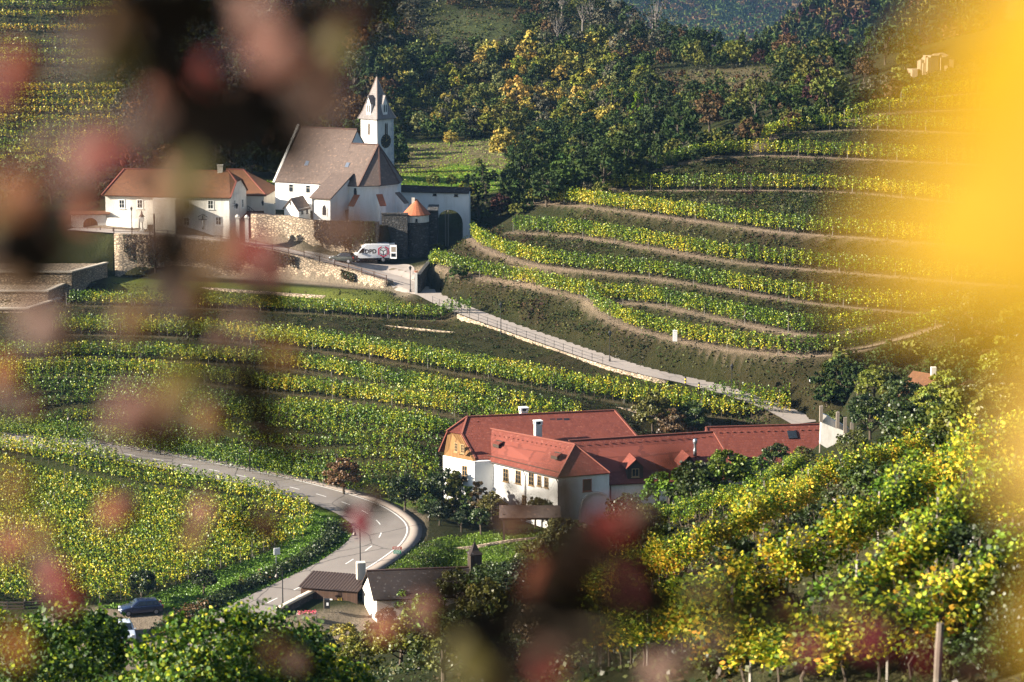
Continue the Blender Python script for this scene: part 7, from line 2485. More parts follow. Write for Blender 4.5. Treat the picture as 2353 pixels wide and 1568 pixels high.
def make_car(loc, rz, paint, label, L_=4.2, W_=1.74, H=1.46, cat='car', name='parked_car'):
    c = empty(name, loc, rz, label, cat)
    c.matrix_basis = Matrix.LocRotScale(Vector(loc), c.rotation_euler, Vector((1, 1, 1)))
    f, r = L_ / 2, -L_ / 2; w = W_ / 2
    def body(mb, prof, w0, w1=None):
        w1 = w1 or w0
        mb.hull8([(x, -(w0 if not t else w1), z) for x, z, t in prof], [(x, (w0 if not t else w1), z) for x, z, t in prof])
    m = MB()
    body(m, [(f - .02, .28, 0), (f, .52, 0), (f - .12, .70, 0), (f - .55, .84, 0), (f - 1.05, .92, 0), (r + .35, .96, 0), (r + .05, .88, 0), (r, .55, 0), (r + .05, .28, 0)], w)
    o = m.build('body', paint, c, local=False); bevel(o, .09)
    m = MB()
    lo = [(f - 1.0, w - .06), (r + .28, w - .06)]; zt = H
    a = [(f - 1.0, -(w - .07), .90), (f - 1.0, (w - .07), .90), (r + .22, (w - .07), .93), (r + .22, -(w - .07), .93)]
    b = [(f - 1.72, -(w - .26), zt), (f - 1.72, (w - .26), zt), (r + .62, (w - .28), zt - .03), (r + .62, -(w - .28), zt - .03)]
    m.hull8(a, b); o = m.build('cabin', paint, c, local=False); bevel(o, .1)
    # glass: panels lying 1 cm proud of the cabin faces
    def quad_on(A_, B_, C_, D_, s0, s1, t0, t1, off=.012):
        A_, B_, C_, D_ = map(Vector, (A_, B_, C_, D_))
        P_ = lambda s, t: (A_.lerp(B_, s)).lerp(D_.lerp(C_, s), t)
        q = [P_(s0, t0), P_(s1, t0), P_(s1, t1), P_(s0, t1)]
        n = (q[1] - q[0]).cross(q[3] - q[0]).normalized()
        if n.dot(q[0] - Vector((-.2, 0, 1.1))) < 0: n = -n
        mm = MB(); mm.hull8([p + n * .002 for p in q], [p + n * off for p in q]); return mm
    quad_on(a[0], a[1], b[1], b[0], .07, .93, .10, .92).build('windscreen', M['car_glass'], c, local=False)
    quad_on(a[3], a[2], b[2], b[3], .10, .90, .25, .90).build('rear_window', M['car_glass'], c, local=False)
    for i, j in ((0, 3), (1, 2)):
        for s0, s1 in ((.16, .47), (.50, .74), (.77, .93)):
            quad_on(a[i], a[j], b[j], b[i], s0, s1, .16, .86).build('side_window', M['car_glass'], c, local=False)
    for sx in (f - .78, r + .72):
        for sy in (-1, 1):
            m = MB(); y0 = sy * (w - .2); y1 = sy * (w + .015)
            n = 18
            m.hull8([(sx + .31 * math.cos(t), y0, .31 + .31 * math.sin(t)) for t in np.arange(n) * 2 * math.pi / n], [(sx + .31 * math.cos(t), y1, .31 + .31 * math.sin(t)) for t in np.arange(n) * 2 * math.pi / n])
            wo_ = m.build('wheel', M['tyre'], c, local=False)
            m = MB(); y2 = sy * (w + .03)
            m.hull8([(sx + .19 * math.cos(t), y1, .31 + .19 * math.sin(t)) for t in np.arange(n) * 2 * math.pi / n], [(sx + .17 * math.cos(t), y2, .31 + .17 * math.sin(t)) for t in np.arange(n) * 2 * math.pi / n])
            m.build('rim', M['rim'], wo_, local=False)
    for sy in (-1, 1):
        m = MB(); m.box((f - .12, sy * (w - .3), .66), (.22, .36, .16)); bevel(m.build('headlight', M['lamp_clear'], c, local=False), .03)
        m = MB(); m.box((r + .06, sy * (w - .16), .78), (.14, .2, .3)); m.build('tail_light', M['lamp_red'], c, local=False)
        m = MB(); m.box((f - 1.25, sy * (w + .06), .98), (.14, .16, .11)); bevel(m.build('mirror', paint, c, local=False), .03)
    m = MB(); m.box((f - .0, 0, .40), (.05, W_ * .6, .16)); m.build('grille', M['iron'], c, local=False)
    m = MB(); m.box((f + .015, 0, .50), (.04, .48, .11)); m.build('number_plate', M['white_paint'], c, local=False)
    return c
p = G(324, 1412, 5.45); p.z = h_at(p.x, p.y)
make_car(p, R(196), car_paint('dark_blue_paint', (.012, .022, .06)), 'dark blue hatchback parked by the grass at the lower left')
p = G(288, 1462, 5.25); p.z = h_at(p.x, p.y)
make_car(p, R(-76), car_paint('silver_paint', (.55, .60, .68)), 'silver blue car facing the camera on the gravel yard', L_=3.9, W_=1.68, H=1.5)
p = G(789, 603, 23.35); p.z = h_at(p.x, p.y) + .1
make_car(p, R(158), car_paint('dark_green_paint', (.02, .03, .03)), 'small dark car parked in front of the white delivery van', L_=3.8, W_=1.65, H=1.42)


def make_van():
    pf, pr = G(826, 600.5, 23.3), G(878, 604.5, 23.0)
    d = Vector((pf.x - pr.x, pf.y - pr.y, 0)); rz = math.atan2(d.y, d.x)
    mid = (pf + pr) / 2; left = Vector((-d.y, d.x, 0)).normalized()
    loc = mid - left * 1.0 ; loc.z = max(h_at(mid.x, mid.y), h_at(pf.x, pf.y), h_at(pr.x, pr.y)) + .06
    c = empty('delivery_van', loc, rz, 'white high roof delivery van with open rear doors', 'van')
    f, r, w = 2.75, -2.75, 1.0; H = 2.62
    prof = [(f, .35), (f + .05, .75), (f - .08, 1.02), (f - .75, 1.28), (f - 1.55, 2.18), (f - 2.15, H - .05), (f - 3.0, H), (r + .02, H - .06), (r, 2.2), (r, .38)]
    wt = lambda z: w - (.10 * max(0, (z - 1.2)) / 1.4)
    m = MB(); m.hull8([(x, -wt(z), z) for x, z in prof], [(x, wt(z), z) for x, z in prof])
    wp = car_paint('white_van_paint', (.82, .82, .84), .3)
    bevel(m.build('body', wp, c, local=False), .1)
    m = MB(); m.hull8([(x, -w - .012, z) for x, z in [(f - .2, .32), (f - .05, .62), (r + .1, .62), (r + .05, .32)]], [(x, w + .012, z) for x, z in [(f - .2, .32), (f - .05, .62), (r + .1, .62), (r + .05, .32)]])
    m.build('lower_trim', M['tyre'], c, local=False)
    for sx in (1.78, -1.78):
        for sy in (-1, 1):
            m = MB(); n = 18; y0, y1 = sy * (w - .25), sy * (w + .03)
            m.hull8([(sx + .36 * math.cos(t), y0, .36 + .36 * math.sin(t)) for t in np.arange(n) * 2 * math.pi / n], [(sx + .36 * math.cos(t), y1, .36 + .36 * math.sin(t)) for t in np.arange(n) * 2 * math.pi / n])
            wo_ = m.build('wheel', M['tyre'], c, local=False)
            m = MB(); m.hull8([(sx + .21 * math.cos(t), y1, .36 + .21 * math.sin(t)) for t in np.arange(n) * 2 * math.pi / n], [(sx + .18 * math.cos(t), y1 + sy * .02, .36 + .18 * math.sin(t)) for t in np.arange(n) * 2 * math.pi / n])
            m.build('rim', M['rim'], wo_, local=False)
    # cab windows and windscreen
    for sy in (-1, 1):
        pts = [(f - 1.05, 1.36), (f - 1.85, 1.36), (f - 1.85, 2.02), (f - 1.55, 2.02)]
        m = MB(); m.hull8([(x, sy * (wt(z) + .003), z) for x, z in pts], [(x, sy * (wt(z) + .02), z) for x, z in pts]); m.build('side_window', M['car_glass'], c, local=False)
        m = MB(); m.box((f - 1.2, sy * (w + .14), 1.5), (.12, .2, .32)); m.build('mirror', M['tyre'], c, local=False)
        m = MB(); m.box((f - .12, sy * .76, .92), (.3, .34, .22)); m.build('headlight', M['lamp_clear'], c, local=False)
        m = MB(); m.box((r + .0, sy * (w - .09), 1.15), (.06, .16, .75)); m.build('tail_light', M['lamp_red'], c, local=False)
    a0, a1 = Vector((f - .80, 0, 1.32)), Vector((f - 1.52, 0, 2.13)); nn = Vector((.75, 0, .66)).normalized() * .03
    m = MB(); q = [a0 + Vector((0, -.86, 0)), a0 + Vector((0, .86, 0)), a1 + Vector((0, .78, 0)), a1 + Vector((0, -.78, 0))]; m.hull8([p + nn * .1 for p in q], [p + nn for p in q]); m.build('windscreen', M['car_glass'], c, local=False)
    # open rear doors
    for sy, ang in ((1, R(20)), (-1, R(35))):
        hx, hy = r - .02, sy * (w - .04)
        dx, dy = -math.cos(ang), sy * math.sin(ang) * .6
        n_ = Vector((-dy, dx, 0)).normalized() * .03
        A_, B_ = Vector((hx, hy, 0)), Vector((hx + dx * .95, hy + dy * .95, 0))
        m = MB(); m.hull8([A_ - n_ + Vector((0, 0, .5)), B_ - n_ + Vector((0, 0, .5)), B_ - n_ + Vector((0, 0, 2.45)), A_ - n_ + Vector((0, 0, 2.45))], [A_ + n_ + Vector((0, 0, .5)), B_ + n_ + Vector((0, 0, .5)), B_ + n_ + Vector((0, 0, 2.45)), A_ + n_ + Vector((0, 0, 2.45))])
        dr = m.build('rear_door', wp, c, local=False)
        for z0, z1, mt in ((.75, 1.25, 'car_glass'), (1.45, 2.2, 'wood_grey')):
            s = .14
            P0, P1 = A_.lerp(B_, s), A_.lerp(B_, 1 - s); e = n_ * 1.35
            m = MB(); m.hull8([P0 - e + Vector((0, 0, z0)), P1 - e + Vector((0, 0, z0)), P1 - e + Vector((0, 0, z1)), P0 - e + Vector((0, 0, z1))], [P0 + e + Vector((0, 0, z0)), P1 + e + Vector((0, 0, z0)), P1 + e + Vector((0, 0, z1)), P0 + e + Vector((0, 0, z1))]); m.build('door_panel', M[mt], dr, local=False)
    m = MB(); m.hull8([(r - .012, -.85, .55), (r - .012, .85, .55), (r - .012, .78, 2.4), (r - .012, -.78, 2.4)], [(r - .004, -.85, .55), (r - .004, .85, .55), (r - .004, .78, 2.4), (r - .004, -.78, 2.4)]); m.build('cargo_opening', M['iron'], c, local=False)
    # lettering on the side facing the road (y = +w): reads from left (front) to right
    yy = w + .015
    def strip(pts, mat, name, parent=c, yo=0):
        m = MB(); m.hull8([(x, wt(z) + .004 + yo, z) for x, z in pts], [(x, wt(z) + .014 + yo, z) for x, z in pts]); return m.build(name, mat, parent, local=False)
    cu = bpy.data.curves.new('lettering', 'FONT'); cu.body = 'DPD'; cu.size = .80; cu.extrude = .006; cu.offset = .035; cu.space_character = 1.04
    t = bpy.data.objects.new('lettering', cu); COL.objects.link(t)
    dg = bpy.context.evaluated_depsgraph_get(); dg.update()
    me = bpy.data.meshes.new_from_object(t.evaluated_get(dg)); bpy.data.objects.remove(t)
    blk = plain('dark_lettering', (.02, .018, .02), .6)
    me.materials.clear(); me.materials.append(blk)
    lt = bpy.data.objects.new('lettering', me); link(lt, c)
    # front of the van is the left end for the viewer, so text runs towards -x
    lt.matrix_basis = Matrix(((-1, 0, 0, .62), (0, 0, 1, wt(1.6) + .022), (0, 1, 0, 1.30), (0, 0, 0, 1))) @ Matrix.Translation((0, 0, 0))
    lt.matrix_basis = Matrix.Translation((.82, wt(1.7) + .02, 1.30)) @ Matrix.Rotation(math.pi, 4, 'Z') @ Matrix.Rotation(math.pi / 2, 4, 'X')
    red = plain('red_emblem', (.55, .015, .05), .5)
    cx_, cz_, R1_ = -1.80, 1.55, .58
    hexp = [(cx_ - R1_ * math.sin(k * math.pi / 3), cz_ + R1_ * math.cos(k * math.pi / 3)) for k in range(6)]
    em = strip(hexp, blk, 'cube_emblem')
    # three light faces of the cube
    wpl = M['white_paint']
    cc_ = (cx_, cz_)
    def inset(poly, k=.74):
        gx_ = sum(p[0] for p in poly) / len(poly); gz_ = sum(p[1] for p in poly) / len(poly)
        return [(gx_ + (p[0] - gx_) * k, gz_ + (p[1] - gz_) * k) for p in poly]
    for poly in ([cc_, hexp[1], hexp[0], hexp[5]], [cc_, hexp[1], hexp[2], hexp[3]], [cc_, hexp[3], hexp[4], hexp[5]]):
        strip(inset(poly), wpl, 'cube_face', em, .012)
    ro, ri = .86, .68
    def ringpt(rr, k): return (cx_ - rr * math.sin(k * math.pi / 3), cz_ + rr * math.cos(k * math.pi / 3))
    def lerp2(a, b, t): return (a[0] + (b[0] - a[0]) * t, a[1] + (b[1] - a[1]) * t)
    for seq in ((.35, 1, 2.15), (3 - .7, 3, 3.7), (3.85, 5, 5.65)):
        def rp(rr, k):
            a = int(math.floor(k)); return lerp2(ringpt(rr, a), ringpt(rr, a + 1), k - a)
        for s0, s1 in ((seq[0], seq[1]), (seq[1], seq[2])):
            if s1 - s0 > 1:
                parts_ = [(s0, math.floor(s0) + 1), (math.floor(s0) + 1, s1)]
            else: parts_ = [(s0, s1)]
            for a, b in parts_: strip([rp(ro, a), rp(ri, a), rp(ri, b - 1e-6), rp(ro, b - 1e-6)], red, 'red_bracket', em, 0)
make_van()

# ------------------------------------------------------------------ lamps, posts, signs
def on_ground(u, v):
    p = hit(u, v); return p


def lantern_lamp(p, H, label, group, first=[None]):
    if first[0] is None:
        c = empty('street_lamp', (0, 0, 0))
        m = MB(); m.tube([(0, 0, -.4), (0, 0, .6), (0, 0, 3.0)], [.075, .06, .04], 8); m.lathe([(.12, 0), (.12, .35), (.07, .5)], (0, 0, 0), 8); m.build('post', M['iron'], c)
        m = MB(); m.lathe([(.09, 3.0), (.17, 3.36), (.17, 3.38)], (0, 0, 0), 6); m.build('lantern', M['glass'], c)
        m = MB(); m.lathe([(.24, 3.38), (.08, 3.56), (.03, 3.6), (.02, 3.75)], (0, 0, 0), 6); m.build('lantern_cap', M['iron'], c)
        first[0] = c; o = c
    else: o = dup(first[0])
    o.location = p; o.scale = (1, 1, H / 3.7)
    tag(o, label, 'street lamp', group); return o
gl = 'lantern street lamps along the lane'
for u, v, h, lab in ((943, 675, 3.7, 'lantern lamp at the edge of the forecourt right of the road fence end'), (1151, 772, 4.2, 'lantern lamp beside the lane at the first vine bank'), (1401, 836, 4.0, 'lantern lamp half way down the lane'), (1681, 918, 4.1, 'lantern lamp near the lower end of the lane'), (303, 531, 3.4, 'lantern lamp before the long white house')):
    lantern_lamp(on_ground(u, v - 3), h, lab, gl)


def arc_lamp(p, H, label, group, rz, arm=True, first=[None]):
    if first[0] is None:
        c = empty('street_lamp', (0, 0, 0))
        m = MB(); m.tube([(0, 0, -.4), (0, 0, 1.0), (0, 0, 3.6)], [.085, .06, .04], 8)
        pts = [(.0, 0, 3.6)] + [(.28 - .28 * math.cos(a), 0, 3.75 + .28 * math.sin(a)) for a in np.linspace(0, math.pi, 8)] + [(.56, 0, 3.45)]
        m.tube(pts, .03, 6); m.build('post', M['iron'], c)
        m = MB(); m.lathe([(.03, 0), (.08, -.06), (.20, -.28), (.21, -.30)], (.56, 0, 3.48), 10); m.lathe([(.13, -.30), (.1, -.42), (.02, -.46)], (.56, 0, 3.48), 8); m.build('lamp_head', M['copper'], c)
        first[0] = c; o = c
    else: o = dup(first[0])
    o.location = p; o.rotation_euler = (0, 0, rz); o.scale = (1, 1, H / 4.0)
    tag(o, label, 'street lamp', group); return o
ga = 'curved neck street lamps along the main road'
for u, v, h, rz, lab in ((828, 1298, 4.0, math.pi, 'curved neck lamp above the barn chimney beside the road'), (650, 1396, 3.9, math.pi, 'curved neck lamp by the road wall at the bottom of the road'), (157, 1016, 3.6, -1.2, 'thin lamp post at the far left of the main road'), (369, 1048, 3.4, -1.2, 'second thin lamp post from the left along the main road'), (574, 1086, 3.3, -1.2, 'third thin lamp post from the left along the main road'), (773, 1124, 4.0, -1.2, 'fourth thin lamp post, beside the orange tree on the verge'), (930, 1161, 3.9, -1.2, 'lamp post where the main road starts to bend')):
    arc_lamp(on_ground(u, v), h, lab, ga, rz)


def pole(u, v, H, r, label, mat='wood_dark', name='wooden_pole', cap=None):
    p = on_ground(u, v)
    c = empty(name, p, 0, label, 'pole')
    m = MB(); m.tube([p + Vector((0, 0, -.5)), p + Vector((0, 0, H))], [r, r * .75], 8); m.build('shaft', M[mat], c)
    if cap:
        m = MB(); m.bar(p + Vector((-.5, 0, H - .25)), p + Vector((.5, 0, H - .25)), .1)
        for x in (-.45, 0, .45): m.lathe([(.05, 0), (.06, .06), (.03, .16)], (p.x + x, p.y, p.z + H - .2), 6)
        m.build('crossarm', M['wood_grey'], c)
    return c
pole(357, 624, 8.2, .14, 'tall dark wooden pole standing before the creeper covered wall')
pole(1884, 1040, 4.2, .09, 'thin weathered pole before the end of the farthest farm roof', 'wood_grey')
for u, lab in ((1024, 'left one of the two pale wooden poles inside the arch'), (1030, 'right one of the two pale wooden poles inside the arch')):
    p = P(u, 545, 372); c = empty('wooden_pole', p, 0, lab, 'pole')
    m = MB(); m.tube([p + Vector((0, 0, -1.5)), p + Vector((0, 0, 3.9))], [.09, .07], 8); m.build('shaft', M['bark_pale'], c)


def fence(line, step, label, name='wooden_fence', h=.95, mat='rust', rail=.07, rails=(.85, .45), pw=.12):
    line = resample(line, step)
    o = Vector(line[0]); c = empty(name, o, 0, label, 'fence')
    pm = None
    for i, p in enumerate(line):
        if pm is None:
            m = MB(); m.bar((0, 0, -.35), (0, 0, h), pw); pm = m.build('post', M[mat], None); link_parent(pm, c); pm.location = Vector(p) - o
        else: q = pm.copy(); link(q, c); q.location = Vector(p) - o
    for z in rails:
        m = MB()
        for a, b in zip(line[:-1], line[1:]): m.bar(Vector(a) + Vector((0, 0, z)), Vector(b) + Vector((0, 0, z)), rail, rail * .8)
        m.build('rail', M[mat], c)
    return c
M['fence_wood'] = plain('fence_wood', (.10, .06, .045), .85, var=.3)
wt_ = WALLTOP.copy(); wt_[:, 2] += .12
fence(wt_[::1], 2.4, 'brown timber fence on top of the retaining wall along the village road', mat='fence_wood')
fl2 = np.array([tuple(G(*q)) for q in [(168, 535, 26.3), (200, 535.5, 26.3), (262, 537, 26.5)]]); fl2[:, 1] -= .8
fence(fl2, 2.2, 'short timber fence in front of the arched courtyard gate', mat='fence_wood')
ln = side_line(LANE3[int(len(LANE3) * .50): int(len(LANE3) * .80)], -1.95)
fence(ln, 2.0, 'thin iron railing along the lower edge of the lane', 'iron_railing', .95, 'iron', .022, (.9, .5), .05)
yl = [G(*q) for q in [(-20, 1403, 5.6), (40, 1405, 5.6), (95, 1402, 5.6)]]
fence(yl, 1.6, 'dark horizontal board fence at the left bottom edge of the vineyard', 'board_fence', 1.0, 'wood_dark', .16, (.85, .55, .25))


def box_thing(name, u, v, size, mat, label, cat, post=None, rz=0, zoff=0, parts=None):
    p = on_ground(u, v)
    c = empty(name, p, rz, label, cat)
    m = MB(); m.box((p.x, p.y, p.z + size[2] / 2 + zoff), size, rz); m.build('body' if not parts else parts, M[mat], c)
    m = MB(); m.box((p.x, p.y, p.z + size[2] + zoff + .03), (size[0] * 1.12, size[1] * 1.12, .06), rz); m.build('lid', M[mat], c)
    if post: m = MB(); m.bar(p + Vector((0, 0, -.3)), p + Vector((0, 0, zoff + .02)), post); m.build('post', M['steel'], c)
    return c
box_thing('marker_stone', 205, 1024, (.35, .3, .85), 'white_paint', 'small white roadside marker on the verge at left', 'marker')
box_thing('meter_box', 1551, 785, (.5, .35, 1.25), 'white_paint', 'white cabinet standing in the lowest hillside vine row', 'cabinet')
box_thing('meter_box', 1863, 878, (.3, .25, .4), 'white_paint', 'tiny white box on the bank right of the lane', 'cabinet')


def bollards():
    yel = plain('yellow_paint', (.7, .5, .04), .5)
    first = None
    for u, v, lab in ((1575, 886, 'left black and yellow striped bollard on the lane edge'), (1606, 900, 'right black and yellow striped bollard on the lane edge')):
        p = on_ground(u, v)
        if first is None:
            c = empty('bollard', (0, 0, 0)); m = MB(); m.tube([(0, 0, -.2), (0, 0, 1.0)], .1, 10); m.build('post', M['iron'], c)
            for z in (.25, .6): m = MB(); m.tube([(0, 0, z), (0, 0, z + .17)], .105, 10); m.build('stripe', yel, c)
            first = c; o = c
        else: o = dup(first)
        o.location = p; tag(o, lab, 'bollard', 'striped bollards on the lane')
bollards()


def sign_posts():
    p = on_ground(913, 1284); c = empty('road_sign', p, 0, 'pair of red and green direction boards on posts at the bend', 'sign')
    m = MB(); m.bar(p + Vector((0, 0, -.3)), p + Vector((0, 0, 1.1)), .07); m.build('post', M['steel'], c)
    green = plain('green_board', (.02, .22, .12), .5); redb = plain('brown_red_board', (.35, .08, .05), .5)
    for z, w, h, mt in ((1.12, .95, .3, redb), (.70, .78, .34, green)):
        m = MB(); m.box((p.x, p.y - .07, p.z + z), (w, .05, h)); b = m.build('board', mt, c)
        m = MB()
        for k in range(4): m.box((p.x - w * .33 + k * w * .2, p.y - .105, p.z + z + .04), (w * .14, .012, h * .16))
        for k in range(3): m.box((p.x - w * .26 + k * w * .24, p.y - .105, p.z + z - .08), (w * .17, .012, h * .13))
        m.build('lettering', M['white_paint'], b)
    p = on_ground(635, 1312); c = empty('traffic_mirror', p, 0, 'square white backed traffic mirror on a pole beside the road', 'mirror')
    m = MB(); m.tube([p + Vector((0, 0, -.3)), p + Vector((0, 0, 2.2))], .05, 8); m.build('post', M['steel'], c)
    m = MB(); m.box((p.x + .1, p.y - .06, p.z + 2.05), (.66, .10, .72), .3); bevel(m.build('mirror_plate', M['white_paint'], c), .04)
    p = G(618, 541, 25.9); c = empty('information_board', p, 0, 'white and orange information board leaning on the churchyard wall', 'sign')
    z0 = p.z
    m = MB(); m.box((p.x, p.y - .25, z0 + 1.15), (1.25, .08, 1.5), -.2); b = m.build('board', M['white_paint'], c)
    m = MB(); m.box((p.x + .28, p.y - .35, z0 + 1.72), (.55, .03, .3), -.2); m.box((p.x - .02, p.y - .30, z0 + .55), (1.2, .03, .22), -.2); m.build('orange_panel', plain('orange_print', (.75, .25, .05), .6), b)
    m = MB(); m.bar((p.x - .55, p.y - .18, z0 - .3), (p.x - .55, p.y - .18, z0 + 1.9), .08); m.bar((p.x + .55, p.y - .38, z0 - .3), (p.x + .55, p.y - .38, z0 + 1.9), .08); m.build('post', M['steel'], c)
    # wayside shrine
    p = G(330, 532, 26.6); p.y -= 1.5
    c = empty('wayside_shrine', p, 0, 'slim white wayside shrine pillar with a pointed cap before the white house', 'shrine')
    m = MB(); m.box((p.x, p.y, p.z + .2), (.6, .6, .5)); m.tube([p + Vector((0, 0, .4)), p + Vector((0, 0, 1.6))], .16, 8); m.build('pillar', M['white_old'], c)
    m = MB(); m.box((p.x, p.y, p.z + 1.95), (.55, .55, .72)); m.build('tabernacle', M['white_old'], c)
    m = MB(); m.lathe([(.46, 2.32), (.2, 2.6), (.02, 3.3)], tuple(p), 4); m.build('cap', M['ridge_dark'], c)
    # wall lamps of the village house
    for (a, b, u, v, n, lab) in ((hB, hC, 533, 474, Vector((1, -.3, 0)).normalized(), 'black bracket lantern on the gable corner of the long white house'), (P(563, 446, 377.5), P(606, 443, 376.0), 605, 466, Vector((0, -1, 0)), 'black bracket lantern on the back house corner')):
        q = onwall(a, b, u, v); c = empty('wall_lantern', q, 0, lab, 'lantern')
        e = q + n * .75; m = MB(); m.bar(q, e + Vector((0, 0, .1)), .06); m.bar(q + Vector((0, 0, .45)), e + Vector((0, 0, .3)), .05); m.build('bracket', M['iron'], c)
        m = MB(); m.lathe([(.08, -.35), (.2, .15), (.24, .18), (.04, .42)], tuple(e), 6); m.build('lantern', M['iron'], c)
    # corner pillar and railing by the van
    p = P(956, 640, 346); g = h_at(p.x, p.y)
    c = empty('stone_gatepost', (p.x, p.y, g), 0, 'dark stone gatepost with a flower bowl right of the van', 'gatepost')
    m = MB(); m.box((p.x, p.y, g + 1.3), (.35, .5, 3.2)); m.build('post', M['tower_plaster'], c)
    m = MB(); m.lathe([(.12, 0), (.3, .2), (.33, .24)], (p.x, p.y, g + 2.9), 10); m.build('bowl', plain('terracotta', (.45, .2, .13), .8), c)
    a, b = P(957, 640, 346), P(985, 600, 356)
    c = empty('side_wall', (a.x, a.y, g), 0, 'dark stone side wall climbing from the gatepost up the bank', 'wall')
    m = MB(); m.prism([(a.x, a.y), (b.x, b.y), (b.x + .5, b.y), (a.x + .5, a.y)], g - 1, [g + 2.6, g + 3.3, g + 3.3, g + 2.6]); m.build('masonry', M['dark_stone'], c)
    # weathered vineyard post at the lower right
    p = P(2150, 1600, 34); g = h_at(p.x, p.y)
    c = empty('vineyard_post', (p.x, p.y, g), 0, 'tall pale weathered end post at the lower right', 'post')
    m = MB(); m.tube([(p.x, p.y, g - .4), tuple(P(2160, 1432, 34))], [.06, .05], 8); m.build('post_shaft', M['wood_grey'], c)
    # white vine guards
    for u, v, d, lab in ((2217, 1290, 60, 'white plastic vine guard leaning in the third near row'), ):
        p = P(u, v, d); c = empty('vine_guard', p, 0, lab, 'vine guard'); m = MB(); m.tube([p, p + Vector((.12, 0, .5))], .05, 8); m.build('tube', M['white_paint'], c)
sign_posts()

# flowers and things in the shed yard
def yard():
    p = on_ground(705, 1428)
    c = empty('flower_table', p, 0, 'table of pink flowers in the yard before the timber shed', 'flower table')
    m = MB(); m.box((p.x, p.y, p.z + .7), (2.0, .9, .08)); 
    for x in (-.9, .9):
        for y in (-.4, .4): m.bar((p.x + x, p.y + y, p.z - .1), (p.x + x, p.y + y, p.z + .7), .08)
    m.build('table', M['wood_grey'], c)
    rng = np.random.default_rng(2); n = 260
    q = np.column_stack([rng.uniform(-.9, .9, n), rng.uniform(-.4, .4, n), rng.uniform(.78, 1.0, n)])
    V, Fq = leaf_polys(q, .07, rng, 4, up=.5)
    npmesh('flowers', V, Fq, M['leaf'], c, shade(np.array([(.8, .06, .16), (.85, .3, .35), (.06, .12, .02)])[rng.integers(3, size=n)], rng, n, .2, 4))
    p = on_ground(752, 1408); c = empty('waste_bin', p, 0, 'dark waste bin on a post with a white notice by the shed', 'bin')
    m = MB(); m.box((p.x, p.y, p.z + .9), (.5, .45, .9)); m.build('bin', M['iron'], c); m = MB(); m.box((p.x + .05, p.y - .24, p.z + .9), (.22, .02, .3)); m.build('notice', M['white_paint'], c)
    m = MB(); m.bar(p + Vector((-.32, 0, -.2)), p + Vector((-.32, 0, 1.5)), .07); m.build('post', M['wood_grey'], c)
yard()
# ------------------------------------------------------------------ out of focus vine shoots close to the lens
def near_leaf_mesh(seed, Lw):
    """lobed, curled vine leaf of width Lw"""
    rng = np.random.default_rng(seed)
    n = 22
    vs = [(0, 0, .05 * Lw)]
    for ring, k in ((.5, 1), (1.0, 2)):
        for j in range(n):
            a = 2 * math.pi * j / n
            r = Lw / 2 * ring * (1 + .16 * math.cos(5 * a) * (ring > .6) + .05 * rng.normal() * (ring > .6))
            x, y = r * math.cos(a), r * math.sin(a)
            vs.append((x, y, -.5 * (x * x) / Lw + .12 * Lw * math.sin(2 * a) * ring ** 2))
    fs = [(0, 1 + j, 1 + (j + 1) % n) for j in range(n)] + [(1 + j, 1 + n + j, 1 + n + (j + 1) % n, 1 + (j + 1) % n) for j in range(n)]
    me = bpy.data.meshes.new('leaf'); me.from_pydata(vs, [], fs)
    me.polygons.foreach_set('use_smooth', [True] * len(fs))
    return me


def near_mat(name, col, trans=.5, sheen=.3):
    m, nt, bs, out = new_mat(name)
    n = noise(nt, 40, 4, .6, coords(nt))
    c = mix(nt, n.outputs['Fac'], tuple(x * .75 for x in col), tuple(min(1, x * 1.2) for x in col))
    nt.links.new(c, bs.inputs['Base Color']); bs.inputs['Roughness'].default_value = .55
    tr = nt.nodes.new('ShaderNodeBsdfTranslucent'); nt.links.new(c, tr.inputs['Color'])
    ms = nt.nodes.new('ShaderNodeMixShader'); ms.inputs[0].default_value = trans
    nt.links.new(bs.outputs[0], ms.inputs[1]); nt.links.new(tr.outputs[0], ms.inputs[2]); nt.links.new(ms.outputs[0], out.inputs['Surface'])
    return m
def NML(n, c, t=.5): return near_mat(n, tuple(x * .55 for x in c), t)
NM = {'pink': NML('pink_autumn_leaf', (0.34, 0.13, 0.085)), 'pale': NML('pale_pink_leaf', (0.38, 0.22, 0.17)), 'salmon': NML('salmon_leaf', (0.4, 0.11, 0.05)), 'red': NML('red_leaf', (0.34, 0.03, 0.025)), 'crim': NML('crimson_leaf', (0.22, 0.012, 0.03)),
      'orange': NML('orange_leaf', (0.36, 0.11, 0.015)), 'ochre': NML('ochre_leaf', (0.22, 0.095, 0.015)), 'olive': NML('olive_leaf', (0.17, 0.14, 0.02)), 'rust': NML('rust_leaf', (0.085, 0.03, 0.012)), 'dark': near_mat('shade_dark_leaf', (.012, .007, .004), .05), 'yellow': near_mat('bright_yellow_leaf', (.40, .235, .001), .5)}  # dark: near-black leaf colour stands in for leaves lying in shade
NLM = {}


